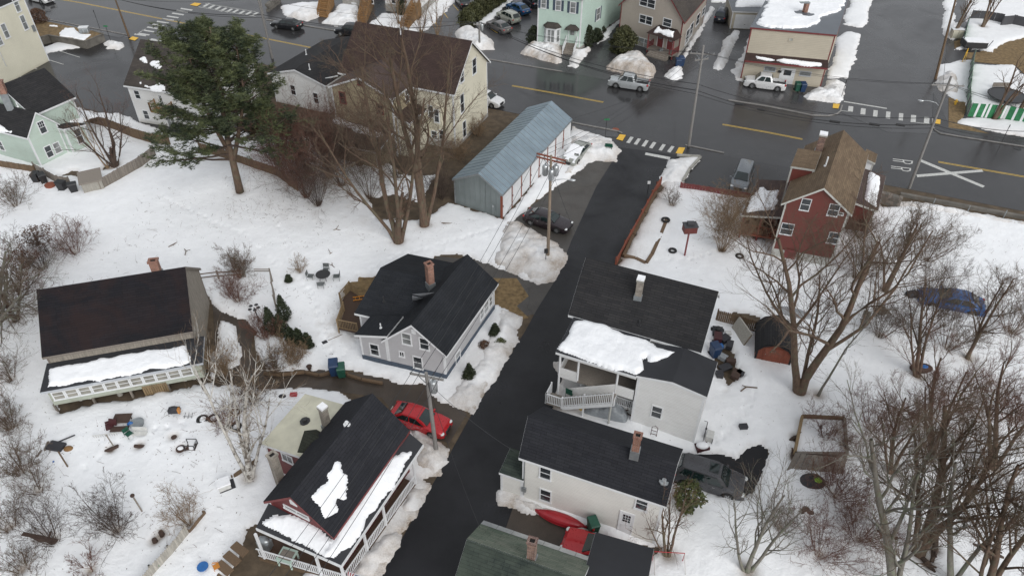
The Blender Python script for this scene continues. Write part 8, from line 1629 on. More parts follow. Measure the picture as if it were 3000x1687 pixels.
# birdhouse (martin house)
c = G(b3(1300, 500)); zt_ = vert(c[:2], b3(1345, 300)); prop('birdhouse', 'red birdhouse with black roof on a red post', 'birdhouse', None, [('beam', 'post', 'trim_red', (0, 0, 0), (0, 0, zt_), .13), ('box', 'house_box', 'side_red', (0, 0, zt_), (1.15, .8, .65), .1), ('box', 'roof', 'trim_dark', (0, 0, zt_ + .65), (1.25, .9, .1), .1), ('beam', 'ledge', 'trim_red', (-.6, -.42, zt_ + .3), (.6, -.35, zt_ + .3), .05), ('beam', 'roof_ridge', 'trim_dark', (-.3, 0, zt_ + .85), (.3, 0, zt_ + .85), (.5, .25))], xyz=c)
def tyre(label, base, f, z=.15, r=.3): return prop('old_tyre', label, 'tyre', base, [('ring', 'tread', 'tyre', (0, 0, .1), r, .11), ('ring', 'bead', 'plastic_black', (0, 0, .1), r * .72, .04)], f, z=z)
tyre('tyre lying in the snow left of the birdhouse', (1212, 450), b3, .28); tyre('tyre at the end of the timber border', (1160, 218), b3, .35, .34); tyre('half buried tyre near the white stairs house yard', (1718, 492), b3, .25)
for i, (x, y) in enumerate(((1885, 805), (2010, 795), (2255, 725), (2255, 885))): tyre(('left tyre by the birch limb', 'snow filled tyre left of the birch', 'tyre behind the birch trunk', 'lower tyre behind the birch trunk')[i], (x, y), l8, .25, .33)
# canoe
def canoe(label, p0, p1, f, mat, W_=.85, z=.45):
 a, b = G(f(*p0), z)[:2], G(f(*p1), z)[:2]; c = (a + b) / 2; L_ = np.linalg.norm(b - a); n = 14; root = thing('canoe', label, 'canoe', (*c, .15), math.atan2(*(b - a)[::-1])); m = MB(); rows = []
 for i in range(n + 1):
  x = -L_ / 2 + L_ * i / n; t = 2 * abs(i / n - .5); w_ = W_ / 2 * (1 - t ** 2.2) + .01; h_ = .38 * (1 - .55 * t ** 3); rows.append([(x, w_ * math.cos(k * math.pi / 8), h_ * math.sin(k * math.pi / 8) ** .8 if 0 < k < 8 else 0) for k in range(9)])
 for r0, r1 in zip(rows[:-1], rows[1:]):
  for k in range(8): m.quad(r0[k], r1[k], r1[k + 1], r0[k + 1])
 smooth(fix(m.build('hull', mat, root)), .9); m = MB(); m.tube([(x[4][0], 0, x[4][2] + .01) for x in rows], .02, 5); m.build('keel', mat, root)
 for s in (0, 8): m = MB(); m.tube([r_[s] for r_ in rows], .025, 5); m.build('gunwale', mat, root)
 return root
plain('canoe_red', (.33, .012, .02), .35, coat=.3); plain('canoe_grey', (.26, .27, .28), .5); canoe('upturned red canoe along the ivory house wall', (175, 935), (570, 1070), c3, 'canoe_red'); canoe('upturned grey boat left of the double trunk tree', (20, 860), (380, 945), b4, 'canoe_grey', 1.3); canoe('curved grey boat cover behind the upturned grey boat', (60, 745), (170, 735), b4, 'canoe_grey', .7)
# porch things
prop('patio_table', 'mint green square table on the red house porch', 'table', None, [('box', 'table_top', 'side_mint2', (0, 0, .7), (1.0, .9, .06)), ('box', 'runner', 'wood_grey', (0, 0, .765), (.8, .6, .015))] + [('box', 'leg', 'side_mint2', (x, y, 0), (.08, .08, .7)) for x in (-.42, .42) for y in (-.38, .38)], xyz=G(c2(250, 1340), .45), ang=-.3)
prop('gas_grill', 'grey covered grill at the left end of the red house porch', 'grill', None, [('box', 'cart', 'metal_grey', (0, 0, 0), (1.0, .6, .8)), ('ell', 'hood', 'metal_grey', (0, 0, .85), (.5, .32, .28))], xyz=G(c2(75, 1225), .45), scale=.8, ang=-.3)
fl = np.array([*G(c2(665, 1405), 1.2)]); flg = thing('flag', 'american flag on a short pole at the porch corner', 'flag', fl); m = MB(); m.tube([(0, 0, 0), (1.1, -.5, .35)], .02, 6); m.build('flag_pole', 'trim_white', flg)
for i in range(13):
 m = MB(); x0 = .45 if i < 7 else 0
 for k in range(6):
  ta, tb2 = (k / 6), ((k + 1) / 6); f0 = lambda t, j: (1.05 + .12 * math.sin(t * 6 + j * .3), -.5 + .1 * math.cos(t * 5), .3 - t * 1.2 - 0.0)
  a_, b_ = np.array(f0(ta, i)), np.array(f0(tb2, i)); o_ = np.array([-.055 * i, .02 * i, -.012 * i]); o2 = np.array([-.055 * (i + 1), .02 * (i + 1), -.012 * (i + 1)])
  if ta < x0 - .1 and i < 7: continue
  m.quad(a_ + o_, b_ + o_, b_ + o2, a_ + o2)
 m.build('stripe', ('canoe_red', 'trim_white')[i % 2], flg)
m = MB(); m.quad((1.05, -.5, .3), (1.1, -.45, -.15), (.72, -.32, -.23), (.67, -.37, .22)); m.build('canton', 'car_royal', flg)
# under the stairs
plain('tarp', (.26, .28, .30), .3, bmp=.8, scale=6); plain('bag_red', (.4, .02, .04), .5); plain('bucket_yellow', (.55, .35, .02), .4); plain('junk_brown', (.055, .032, .024), .8); plain('junk_dark', (.03, .03, .035), .7); plain('junk_maroon', (.055, .012, .014), .6); plain('plastic_blue', (.02, .12, .35), .4); plain('plastic_white', (.55, .55, .53), .4)
def pb(x, y, z=.15): return G(s7(x, y), z)
tp = thing('tarp_cover', 'grey tarp draped over things beneath the outside stairs', 'tarp', pb(800, 880)); XX, YY = np.meshgrid(np.linspace(-1.7, 1.7, 50), np.linspace(-.7, .7, 24)); hh = 1.05 * np.clip(1 - (XX / 1.7) ** 4, 0, 1) * np.clip(1 - (YY / .7) ** 4, 0, 1) * (1 + .5 * fbm(XX + 3, YY, .9)) + .1 * np.abs(fbm(XX, YY, .3)); gridmesh('cover', np.stack([XX * math.cos(-.33) - YY * math.sin(-.33), XX * math.sin(-.33) + YY * math.cos(-.33), hh], -1), XX > -9, 'tarp', {'dirt': 0 * XX}, tp)
prop('red_bag', 'bright red bag below the stair landing', 'bag', None, [('ell', 'bag', 'bag_red', (0, 0, .3), (.22, .2, .38)), ('ell', 'tied_neck', 'bag_red', (0, 0, .7), (.07, .07, .1))], xyz=pb(372, 770)); prop('bucket', 'yellow bucket right of the red bag', 'bucket', None, [('cyl', 'pail', 'bucket_yellow', (0, 0, 0), .2, .42, .24), ('ring', 'rim', 'bucket_yellow', (0, 0, .42), .24, .02)], xyz=pb(470, 820)); prop('bucket', 'pale bucket behind the yellow bucket', 'bucket', None, [('cyl', 'pail', 'plastic_white', (0, 0, 0), .2, .45, .24), ('ring', 'rim', 'plastic_white', (0, 0, .45), .24, .02)], xyz=pb(445, 770))
prop('maroon_cart', 'maroon cart under the left end of the landing', 'cart', None, [('box', 'tray', 'junk_maroon', (0, 0, .2), (.8, .45, .3), .2), ('cyl', 'wheel', 'tyre', (.3, -.3, .0), .12, .08)], xyz=pb(210, 745)); prop('white_box', 'white crate beside the maroon cart', 'box', None, [('box', 'crate', 'plastic_white', (0, 0, 0), (.5, .35, .3), .4), ('box', 'lid', 'plastic_white', (0, 0, .3), (.54, .39, .04), .4)], xyz=pb(295, 765)); prop('lumber', 'long tan boards lying in front of the tarp', 'boards', None, [('beam', 'board', 'wood_stain', (-1.2, .3, .05), (1.2, -.45, .05), (.12, .05)), ('beam', 'board', 'wood_stain', (-1.1, .15, .05), (1.3, -.6, .05), (.1, .05))], xyz=pb(740, 930))
prop('hand_truck', 'dark red hand truck leaning on the white wall', 'hand truck', None, [('tube', 'frame', 'junk_maroon', [(-.2, 0, 0), (-.2, .15, 1.0), (0, .17, 1.18), (.2, .15, 1.0), (.2, 0, 0)], .025), ('beam', 'crossbar', 'junk_maroon', (-.2, .06, .4), (.2, .06, .4), .03), ('beam', 'crossbar', 'junk_maroon', (-.2, .1, .7), (.2, .1, .7), .03), ('cyl', 'wheel', 'tyre', (-.28, 0, 0), .12, .1), ('cyl', 'wheel', 'tyre', (.28, 0, 0), .12, .1)], xyz=pb(1415, 1195), ang=-.35)
prop('folding_chair', 'dark green folding chair at the landing', 'chair', None, chair_parts('bin_green', 0, 0, 0, 1.1), xyz=G(s7(320, 640), .8), ang=2.6)
jr = np.random.default_rng(3)
for i, (x, y, mt, nm, lb) in enumerate(((1000, 960, 'junk_dark', 'dark_pot', 'dark pot right of the tarp'), (1080, 900, 'junk_brown', 'wooden_scraps', 'pile of wood scraps at the white house corner'), (1120, 850, 'junk_dark', 'old_bicycle_frame', 'dark tangle beside the corner post'))):
 prop(nm, lb, 'junk', None, [('cyl', 'pot', mt, (0, 0, 0), .25, .4, .3)] if i == 0 else [('beam', 'stick', mt, tuple(jr.normal(size=3) * .3 + (0, 0, .4)), tuple(jr.normal(size=3) * .3 + (0, 0, .6)), .06) for _ in range(7)], xyz=pb(x, y))
prop('storage_chest', 'small storage chest wrapped in white at the white house back corner', 'chest', (2060, 1340), [('box', 'base', 'junk_maroon', (0, 0, 0), (.9, .6, .4), .2), ('ell', 'snowy_cover', 'roof_snow', (0, 0, .45), (.45, .32, .2))], s7); prop('bicycle', 'black bicycle leaning on the white house back wall', 'bicycle', (2100, 1150), [('ring', 'wheel', 'tyre', (-.5, 0, .33), .31, .025, 'y'), ('ring', 'wheel', 'tyre', (.5, 0, .33), .31, .025, 'y'), ('tube', 'frame', 'junk_dark', [(-.5, 0, .33), (-.15, 0, .8), (.4, 0, .8), (0, 0, .3), (-.5, 0, .33)], .025), ('tube', 'handlebar', 'junk_dark', [(.5, 0, .33), (.38, 0, 1.0), (.38, .25, 1.02)], .02), ('ell', 'saddle', 'junk_dark', (-.18, 0, .9), (.14, .07, .04))], s7, 1.2, z=.15)
prop('television', 'old television standing in the snow behind the white house', 'television', (1485, 415), [('box', 'case', 'plastic_white', (0, 0, 0), (.7, .5, .55), .3), ('box', 'screen', 'junk_dark', (-.05, -.27, .06), (.6, .03, .43), .3)], c3, .9, z=.25)
# junk behind the stairs house
prop('mattress', 'pale grey box spring leaning by the brown fence', 'mattress', (1770, 1130), [('beam', 'panel', 'fence_pale', (-.75, 0, .2), (-.35, .3, 1.35), (2.1, .18)), ('beam', 'edge_band', 'wood_brown', (-.75, -.13, .15), (-.35, .17, 1.3), (2.0, .03))], b3, -.4)
prop('riding_mower', 'maroon and black riding mower by the white house corner', 'mower', (1545, 1105), [('box', 'hood', 'junk_maroon', (0, -.5, .35), (.6, .9, .45)), ('box', 'body', 'junk_dark', (0, .3, .25), (.8, 1.0, .35)), ('ell', 'seat', 'plastic_black', (0, .35, .75), (.25, .25, .2)), ('cyl', 'deck', 'junk_maroon', (0, 0, .15), .55, .15), ('ring', 'wheel', 'tyre', (-.45, .6, .25), .2, .08, 'x'), ('ring', 'wheel', 'tyre', (.45, .6, .25), .2, .08, 'x'), ('ring', 'wheel', 'tyre', (-.35, -.7, .18), .13, .06, 'x'), ('ring', 'wheel', 'tyre', (.35, -.7, .18), .13, .06, 'x')], b3, -.2)
for i, (x, y, mt, lb, s_) in enumerate(((1628, 1090, 'plastic_white', 'white laundry basket by the mower', (.45, .35, .4)), (1600, 1130, 'junk_dark', 'black box below the laundry basket', (.8, .6, .45)), (1640, 1170, 'junk_dark', 'dark tub in the junk heap', (.8, .5, .35)), (1570, 1180, 'plastic_blue', 'small blue box in the junk heap', (.4, .4, .3)), (1590, 1260, 'tarp', 'grey crate in the thawed junk patch', (.6, .5, .3)), (1650, 1290, 'junk_brown', 'brown crate in the thawed junk patch', (.7, .4, .3)), (1610, 1330, 'junk_dark', 'flat dark sheet in the thawed junk patch', (.9, .6, .15)), (1690, 1390, 'junk_brown', 'heap of dark brown stones on the snow', (.9, .6, .3)), (1560, 1400, 'junk_dark', 'dark bin tipped at the box corner', (.5, .5, .5)), (1720, 1380, 'junk_dark', 'dark tub right of the brown heap', (.5, .4, .3)))):
 prop('junk_box', lb, 'junk', (x, y), [('box', 'box', mt, (0, 0, 0), s_, i * .6), ('box', 'lid', mt, (0, 0, s_[2]), (s_[0] * 1.06, s_[1] * 1.06, .04), i * .6)], b3, z=.1)
# barn yard
L8 = lambda *a, **k: prop(*a, l8, scale=.85, **k)
L8('low_table', 'brown table tipped in the barn yard', 'table', (1000, 830), [('beam', 'table_top', 'junk_brown', (-.7, 0, .5), (.7, .1, .5), (1.0, .05)), ('beam', 'leg', 'junk_brown', (-.6, .3, 0), (-.6, .3, .5), .06), ('beam', 'leg', 'junk_brown', (.6, .3, 0), (.6, .3, .5), .06)], z=.2)
L8('armchair', 'dark red armchair in the barn yard', 'chair', (860, 900), [('box', 'seat', 'junk_maroon', (0, 0, .25), (.6, .6, .2), .5), ('beam', 'backrest', 'junk_maroon', (.25, .1, .4), (.35, .2, 1.0), (.6, .1)), ('box', 'armrest', 'junk_maroon', (-.2, .3, .45), (.5, .1, .15), .5)] + [('tube', 'leg', 'metal_dark', [(x, y, 0), (x * 1.3, y * 1.3, .3)], .02) for x in (-.25, .25) for y in (-.25, .25)], z=.2)
L8('brown_bench', 'brown bench below the tipped table', 'bench', (970, 930), [('box', 'seat', 'junk_brown', (0, 0, .3), (1.4, .5, .1), .1), ('box', 'leg', 'junk_brown', (-.5, 0, 0), (.1, .4, .3)), ('box', 'leg', 'junk_brown', (.5, 0, 0), (.1, .4, .3))], z=.2)
L8('wash_tub', 'grey round wash tub beside the brown table', 'tub', (1160, 860), [('cyl', 'tub', 'metal_grey', (0, 0, 0), .5, .35, .55), ('ring', 'rim', 'metal_grey', (0, 0, .35), .55, .03)], z=.25)
L8('blue_sack', 'blue sack next to the wash tub', 'sack', (1090, 870), [('ell', 'sack', 'plastic_blue', (0, 0, .25), (.3, .2, .28)), ('ell', 'tied_neck', 'plastic_blue', (0, 0, .5), (.08, .08, .1))], z=.2)
L8('green_chair', 'dark green chair lying in the snow', 'chair', (1075, 990), chair_parts('bin_green', 0, 0, 0), z=.2, ang=1.0)
L8('white_bench', 'white garden bench half covered by snow', 'bench', (1190, 975), [('box', 'seat', 'plastic_white', (0, 0, .3), (1.2, .4, .05)), ('box', 'backrest', 'plastic_white', (0, .25, .4), (1.2, .05, .4)), ('box', 'leg', 'plastic_white', (-.5, 0, 0), (.06, .4, .3)), ('box', 'leg', 'plastic_white', (.5, 0, 0), (.06, .4, .3))], z=.2)
L8('crib_panel', 'white slatted crib panel standing in the snow', 'panel', (810, 1020), [('beam', 'top_rail', 'plastic_white', (-.9, -.1, .6), (.9, .25, .6), .05)] + [('beam', 'slat', 'plastic_white', (-.85 + k * .17, -.09 + k * .033, 0), (-.85 + k * .17, -.09 + k * .033, .6), .04) for k in range(11)], z=.15)
L8('black_crate_chair', 'black slatted metal chair frame right of a dark stump', 'chair', (1770, 1130), [('beam', 'frame_post', 'metal_dark', (x, y, 0), (x, y, .9), .05) for x in (-.4, .4) for y in (-.35, .35)] + [('beam', 'top_rail', 'metal_dark', (-.4, y, .9), (.4, y, .9), .05) for y in (-.35, .35)] + [('beam', 'slat', 'metal_dark', (.4, -.3 + k * .12, .1), (.4, -.3 + k * .12, .9), .03) for k in range(6)] + [('box', 'seat', 'junk_brown', (0, 0, .3), (.8, .7, .06))], z=.15)
L8('tree_stump', 'dark snow topped stump left of the black chair frame', 'stump', (1650, 1150), [('cyl', 'stump', 'junk_brown', (0, 0, 0), .42, .4, .36), ('ell', 'snow_top', 'roof_snow', (0, 0, .4), (.25, .2, .05))], z=.1)
L8('tree_stump', 'small brown stump in the middle of the yard', 'stump', (1570, 1010), [('cyl', 'stump', 'junk_brown', (0, 0, 0), .25, .25, .22), ('tube', 'root', 'junk_brown', [(0, 0, .05), (.4, .1, 0)], .05)], z=.15)
L8('fallen_log', 'fallen log with grey branch stub in the barn yard', 'log', (870, 1150), [('tube', 'log', 'junk_brown', [(-.9, -.5, .1), (0, .1, .2), (.5, .3, .3)], .17), ('tube', 'branch_stub', 'wood_grey', [(.2, .2, .2), (-.1, .4, 1.6)], .05)], z=.1); L8('cut_log', 'short cut log right of the fallen log', 'log', (1185, 1105), [('tube', 'log', 'junk_brown', [(-.4, 0, .15), (.4, -.05, .15)], .16), ('cyl', 'knot', 'wood_brown', (0, 0, .25), .05, .1)], z=.15)
L8('overturned_cart', 'overturned dark cart with tan barrel end in the snow', 'cart', (270, 1130), [('box', 'body', 'junk_dark', (0, 0, .1), (1.3, .8, .45), -.2), ('tube', 'shaft', 'junk_dark', [(-.3, .3, .4), (1.1, 1.0, .6)], .06), ('ell', 'barrel', 'bucket_tan' if 0 else 'wood_stain', (1.0, -.15, .25), (.4, .3, .28))], z=.15); L8('short_post', 'leaning birch post below the overturned cart', 'post', (400, 1360), [('tube', 'post', 'wood_brown', [(0, 0, 0), (-.5, .5, 1.7)], .06), ('box', 'base_block', 'wood_stain', (0, 0, 0), (.5, .3, .2), .6)], z=.1); L8('plank_pile', 'grey planks stacked left of the cart', 'planks', (100, 1170), [('beam', 'plank', 'wood_grey', (0, .8, .2), (-.1, -.6, .2), .2), ('beam', 'plank', 'wood_grey', (.1, .9, .3), (.3, 0, .4), .15), ('box', 'block', 'wood_brown', (.2, -.7, 0), (.6, .3, .25))], z=.15); L8('blue_toy', 'small blue toy in the snow', 'toy', (200, 1285), [('box', 'body', 'plastic_blue', (0, 0, 0), (.3, .15, .12)), ('ell', 'knob', 'plastic_blue', (.15, .05, .15), (.08, .08, .1))], z=.25); L8('ash_heap', 'tan mound of straw beside the fallen log', 'mound', (730, 1150), [('ell', 'mound', 'dead_grass', (0, 0, 0), (.7, .5, .25)), ('tube', 'stick', 'wood_brown', [(0, 0, .2), (.6, .2, .3)], .03)], z=.12)
L8('grill_cart', 'rusty black grill with orange cloth left of the birch limb', 'grill', (1590, 750), [('box', 'firebox', 'junk_dark', (0, 0, .5), (.9, .5, .35), .1), ('ell', 'lid', 'junk_dark', (0, 0, .85), (.45, .27, .2)), ('box', 'cloth', 'lamp_amber', (.45, -.1, .5), (.15, .3, .5)), ('beam', 'leg', 'metal_dark', (-.35, 0, 0), (-.35, 0, .5), .05), ('beam', 'leg', 'metal_dark', (.35, 0, 0), (.35, 0, .5), .05)], z=.2); L8('wire_frame', 'rusty wire frame in front of the grill', 'frame', (1720, 800), [('tube', 'bar', 'metal_dark', [(x, -.4, .02), (x + .1, .4, .5)], .02) for x in (-.3, 0, .3)] + [('tube', 'crossbar', 'metal_dark', [(-.35, y, z_), (.4, y, z_)], .02) for y, z_ in ((-.3, .08), (.1, .32))], z=.2)
C1 = lambda *a, **k: prop(*a, c1, **k)
C1('beehive_box', 'white box on dark base near the birch foot', 'box', (1700, 790), [('box', 'base', 'junk_dark', (.1, .1, 0), (1.0, .8, .2), .5), ('box', 'box', 'plastic_white', (0, 0, .2), (.75, .6, .45), .5), ('box', 'snow_cap', 'roof_snow', (0, 0, .65), (.85, .7, .12), .5)], z=.1); C1('leaning_plank', 'dark plank stuck in the snow behind the birch foot', 'plank', (1840, 670), [('beam', 'plank', 'wood_brown', (-.8, -.6, .1), (.8, .7, .5), (.3, .06)), ('box', 'stake', 'wood_brown', (-.6, -.5, 0), (.08, .08, .4))], z=.1); C1('post_stub', 'thin grey post leaning left of the upright shrub', 'post', (1090, 990), [('tube', 'post', 'wood_grey', [(0, 0, 0), (-.7, .7, 1.1)], .05), ('ell', 'cap', 'junk_brown', (-.7, .7, 1.1), (.14, .14, .12))], z=.1); C1('fallen_log', 'thick dark log under the apple tree', 'log', (320, 1180), [('tube', 'log', 'junk_brown', [(-1.2, .25, .2), (0, 0, .2), (1.1, -.25, .2)], .22), ('tube', 'stub', 'junk_brown', [(.5, 0, .3), (.7, .2, .7)], .06)], z=.05)
for i, (x, y, lb) in enumerate(((1225, 1140, 'upright dark stump near the stockade fence'), (1172, 1190, 'small dark stump left of the upright stump'))): C1('tree_stump', lb, 'stump', (x, y), [('cyl', 'stump', 'junk_brown', (0, 0, 0), .17, .4 - .1 * i, .14), ('tube', 'root', 'junk_brown', [(0, 0, .08), (-.25, .05, 0)], .05)], z=.1)
C1('toy_stool', 'blue plastic toy table with purple legs', 'toy', (1540, 1400), [('cyl', 'top', 'plastic_blue', (0, 0, .35), .33, .05), ('tube', 'leg', 'car_royal', [(-.2, 0, 0), (-.15, 0, .35)], .03), ('tube', 'leg', 'car_royal', [(.2, -.1, 0), (.15, 0, .35)], .03), ('tube', 'leg', 'car_royal', [(0, .2, 0), (0, .15, .35)], .03)], z=.2); C1('toy_chair', 'small orange toy chair', 'toy', (1640, 1395), chair_parts('lamp_amber', 0, 0, .6, .6), z=.2, scale=.7); C1('green_ball', 'green ball resting against the stockade fence', 'ball', (1190, 1372), [('ell', 'ball', 'slat_green', (0, 0, .15), (.16, .16, .16))], z=.35)
C1('wooden_steps', 'old wooden garden steps in the thawed slope left of the red house', 'steps', (1830, 1300), [('box', 'step', 'wood_brown', (k * -.35, -.5 * k, .75 - .18 * k), (1.1, .5, .12), -.6) for k in range(5)], z=.0)
b2p = lambda x, y: b2(x, y)
prop('snow_shovel', 'dark shovel lying below the deck', 'shovel', (560, 1110), [('tube', 'handle', 'wood_brown', [(-.1, -.2, .03), (.9, .5, .05)], .02), ('box', 'blade', 'junk_dark', (-.35, -.4, 0), (.4, .3, .05), .6)], b2, z=.28)
prop('lawn_ornament', 'black metal garden ornament on a post left of the arborvitae', 'ornament', (35, 1000), [('tube', 'post', 'metal_dark', [(0, 0, 0), (-.2, .1, 1.7)], .05)] + [('ell', 'disc', 'metal_dark', (-.2 + .35 * math.cos(a), .1 + .35 * math.sin(a), 1.75), (.16, .16, .05)) for a in (0, 1.3, 2.6, 3.9, 5.2)], b2); prop('garden_pot', 'brown pot at the driveway edge', 'pot', (405, 1335), [('cyl', 'pot', 'junk_brown', (0, 0, 0), .14, .28, .2), ('ring', 'rim', 'junk_brown', (0, 0, .28), .2, .02)], b2, z=.2)
prop('red_box', 'small red box on the snow above the ivory roofed addition', 'box', (287, 92), [('box', 'body', 'canoe_red', (0, 0, 0), (.5, .3, .22), .1), ('box', 'lid', 'canoe_red', (0, 0, .22), (.52, .32, .04), .1)], c2, z=.2); prop('black_sack', 'small black sack left of the red box', 'sack', (200, 100), [('ell', 'sack', 'junk_dark', (0, 0, .1), (.28, .18, .14)), ('ell', 'tied_neck', 'junk_dark', (.2, 0, .2), (.07, .07, .07))], c2, z=.2)
prop('green_bench', 'dark green toy bench stuck in the corner snow bank', 'bench', (730, 1125), [('box', 'seat', 'bin_green', (0, 0, .3), (.9, .3, .06), -.3), ('beam', 'backrest', 'bin_green', (-.4, .25, .4), (.4, 0, .45), (.05, .3)), ('box', 'leg', 'bin_green', (-.3, .1, 0), (.06, .25, .3)), ('box', 'leg', 'bin_green', (.3, -.1, 0), (.06, .25, .3))], a3, z=.6)
# right side yard
C4 = lambda *a, **k: prop(*a, c4, **k)
gb = thing('wooden_bed', 'large wooden framed bed filled with snow under the bare trees', 'raised bed', (*G(c4(300, 400))[:2], 0)); WK.add(gb.name); Q = [G(c4(*p), .7) for p in ((262, 235), (580, 250), (600, 520), (205, 515))]
for a, b, mt in ((Q[0], Q[1], 'wood_brown'), (Q[1], Q[2], 'wood_grey'), (Q[3], Q[0], 'rail_wood'), (Q[2], Q[3], 'wood_grey')): m = MB(); m.beam(a - (0, 0, .35), b - (0, 0, .35), .18, .7); fix(m.build('side_board', mt, gb))
m = MB(); m.poly([q - np.array([0, 0, .25]) for q in Q]); fix_up(m.build('snow_fill', 'roof_snow', gb))
m = MB(); a, b = G(c4(205, 520), .75), G(c4(600, 560), .75); c_, d_ = G(c4(560, 700), .25), G(c4(135, 655), .25)
for k in range(9): t0, t1 = k / 9 + .004, (k + 1) / 9 - .004; m = MB(); m.poly([a + (b - a) * t0, a + (b - a) * t1, d_ + (c_ - d_) * t1, d_ + (c_ - d_) * t0]); m.poly([q - np.array([0, 0, .04]) for q in (a + (b - a) * t0, d_ + (c_ - d_) * t0, d_ + (c_ - d_) * t1, a + (b - a) * t1)]); m.build('plank', 'wood_grey', gb)
for i, (x, y, rx, ry, lb) in enumerate(((200, 420, .45, .6, 'dark stump left of the wooden bed'), (185, 560, .4, .7, 'dark log at the left side of the wooden bed'), (310, 750, .7, .6, 'dark brush pile with lime green cloth below the wooden bed'), (890, 1150, .5, .3, 'dark log left of the pale trunk'), (1170, 1140, .5, .6, 'dark stone between the leaning trunks'), (1250, 1260, .8, .35, 'curved mossy log right of the leaning trunk'), (1200, 1370, .45, .3, 'grey stone at the foot of the corner tree'), (1650, 1270, .7, .25, 'broken branch lying on the snow at lower right'), (1255, 1095, .5, .3, 'curved log above the mossy log'))):
 C4('dark_log', lb, 'log', (x, y), [('tube', 'log', 'bark_dark', [(-rx * 1.2, -ry * .5, .12), (0, 0, .2), (rx * 1.2, ry * .4, .12)], [.16, .19, .13]), ('tube', 'stub', 'junk_brown', [(0, 0, .2), (rx * .9, ry * .5, .5)], .06)] + ([('ell', 'lime_cloth', 'lime', (.15, -.15, .45), (.25, .2, .08))] if i == 2 else []), z=.05, ang=i * .8) if i != 2 else None
plain('lime', (.25, .5, .03), .5); C4('brush_pile', 'dark brush pile with lime green cloth below the wooden bed', 'brush pile', (330, 750), [('ell', 'pile', 'junk_dark', (0, 0, .1), (.9, .7, .45)), ('ell', 'lime_cloth', 'lime', (.25, -.1, .5), (.28, .22, .1))] + [('tube', 'stick', 'wood_brown', [tuple(jr.normal(size=3) * .3 + (0, 0, .3)), tuple(jr.normal(size=3) * .7 + (0, 0, .6))], .03) for _ in range(8)], z=.1)
C4('wood_scraps', 'reddish brown wood scraps on the snow', 'wood scraps', (270, 960), [('ell', 'chunk', 'junk_brown', (.2 * k - .3, .15 * (k % 3) - .2, .1), (.3, .22, .15)) for k in range(4)] + [('tube', 'stick', 'junk_dark', [(-.9, .3, .1), (-.6, -.1, .1)], .05)], z=.15)
prop('lawn_chair', 'grey sheet covered chair right of the double trunk tree', 'chair', (722, 1005), [('box', 'seat', 'wood_grey', (0, 0, .4), (.6, .6, .1), .2), ('beam', 'backrest', 'fence_pale', (.1, .3, .45), (.2, .5, 1.1), (.6, .06)), ('box', 'leg', 'wood_grey', (-.2, 0, 0), (.08, .5, .4)), ('box', 'leg', 'wood_grey', (.2, 0, 0), (.08, .5, .4))], b4, z=.2); prop('wood_pallet', 'old wooden pallet on the snow', 'pallet', (855, 905), [('box', 'slat', 'wood_grey', (0, -.4 + .2 * k, .1), (1.1, .14, .04)) for k in range(5)] + [('box', 'runner', 'wood_grey', (x, 0, 0), (.08, .95, .1)) for x in (-.45, 0, .45)], b4, .2, z=.25); prop('tarp_bundle', 'dark bundle with bright blue cloth under the bare trees', 'bundle', (1150, 1345), [('ell', 'bundle', 'junk_brown', (0, 0, .2), (.9, .5, .35)), ('ell', 'blue_cloth', 'plastic_blue', (.1, -.1, .5), (.3, .2, .07))], b4, z=.1); prop('small_trailer', 'dark trailer hitch at the nose of the blue car', 'trailer', (1080, 800), [('box', 'box', 'junk_dark', (0, 0, .15), (.9, .7, .4), .2), ('tube', 'drawbar', 'junk_dark', [(-.4, 0, .3), (-1.1, .1, .2)], .05)], b4, z=.1)
c3p = lambda *a, **k: prop(*a, c3, **k)
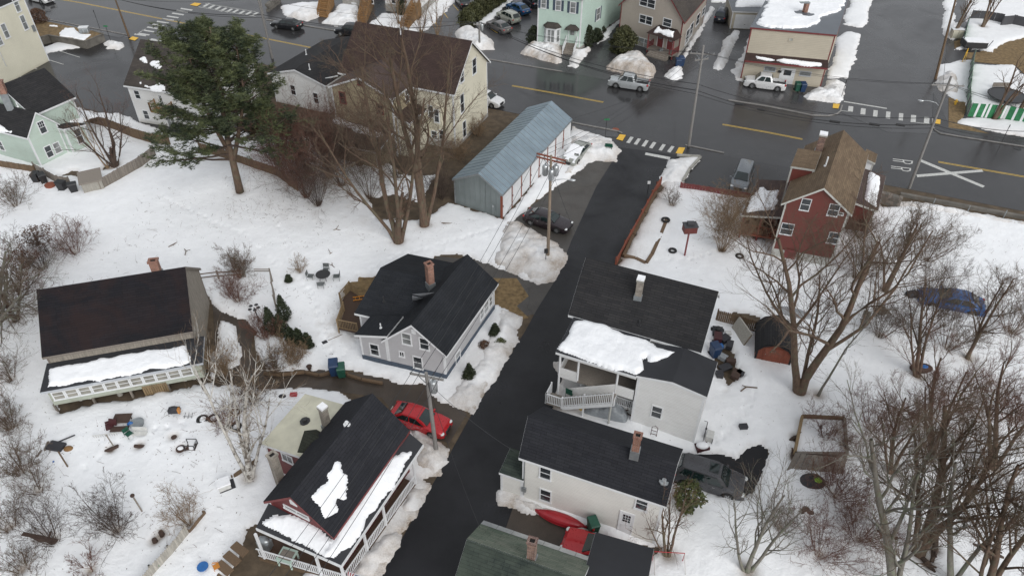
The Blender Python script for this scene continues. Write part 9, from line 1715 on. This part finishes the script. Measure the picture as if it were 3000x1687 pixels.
c3p('goal_frame', 'low red framed goal net behind the slate roof shed', 'goal', (1180, 1400), [('tube', 'frame', 'canoe_red', [(-.9, .6, 0), (-.9, .6, 1.0), (.9, .5, 1.0), (.9, .5, 0)], .03), ('beam', 'net', 'fence_pale', (-.9, .6, .9), (-.9, -.5, .1), .02), ('beam', 'net', 'fence_pale', (.9, .5, .9), (.9, -.5, .1), .02)], z=.1); c3p('fallen_branch', 'curved dead branch on the snow behind the white house', 'branch', (1790, 40), [('tube', 'branch', 'wood_brown', [(-.7, -.2, 0), (-.2, .15, .1), (.6, .1, .05)], .05), ('tube', 'side_branch', 'wood_brown', [(-.2, .15, .1), (-.5, .3, .1)], .03)], z=.3); c3p('black_box', 'small black box on the open snow', 'box', (1740, 335), [('box', 'body', 'junk_dark', (0, 0, 0), (.55, .35, .3), .1), ('box', 'lid', 'junk_dark', (0, 0, .3), (.57, .37, .04), .1)], z=.25)
for i, (f_, x, y, lb) in enumerate(((b2, 605, 295, 'broken branch on the snow left of the maple foot'), (b2, 570, 475, 'y shaped twig on the snow'), (b2, 585, 560, 'thin upright twig by the patio table'), (b2, 1440, 240, 'dark stone right of the twin maple'), (b1, 1310, 400, 'dead weed clump on the snow field'), (b1, 1400, 455, 'small dead branch near the weed clump'))):
 prop('fallen_branch', lb, 'branch', (x, y), [('tube', 'branch', 'wood_brown', [(-.5, -.1, 0), (0, .1, .12), (.5, 0, .03)], .04), ('tube', 'side_branch', 'wood_brown', [(0, .1, .12), (.2, .5, .3)], .025)], f_, i, z=.28)
# melt hollows and litter round every stem
me = bpy.data.objects['snow_cover'].data; nV = len(me.vertices); co = np.zeros(nV * 3, np.float32); me.vertices.foreach_get('co', co); co = co.reshape(-1, 3); at = me.attributes['dirt'].data; dv = np.zeros(nV, np.float32); at.foreach_get('value', dv)
for o in list(COL.objects):
 if o.parent is None and o.get('category') in ('tree', 'shrub', 'pole', 'fence post', 'stump', 'log'):
  R0 = .55 if o['category'] == 'tree' else .35; d2_ = ((co[:, :2] - np.array(o.location[:2])) ** 2).sum(1); k = d2_ < 9 * R0 ** 2; g = np.exp(-d2_[k] / R0 ** 2); co[k, 2] = np.maximum(co[k, 2] - .22 * g, np.minimum(co[k, 2], .03)); dv[k] = np.clip(dv[k] + 1.0 * g, 0, 1)
me.vertices.foreach_set('co', co.ravel()); at.foreach_set('value', dv); me.update()
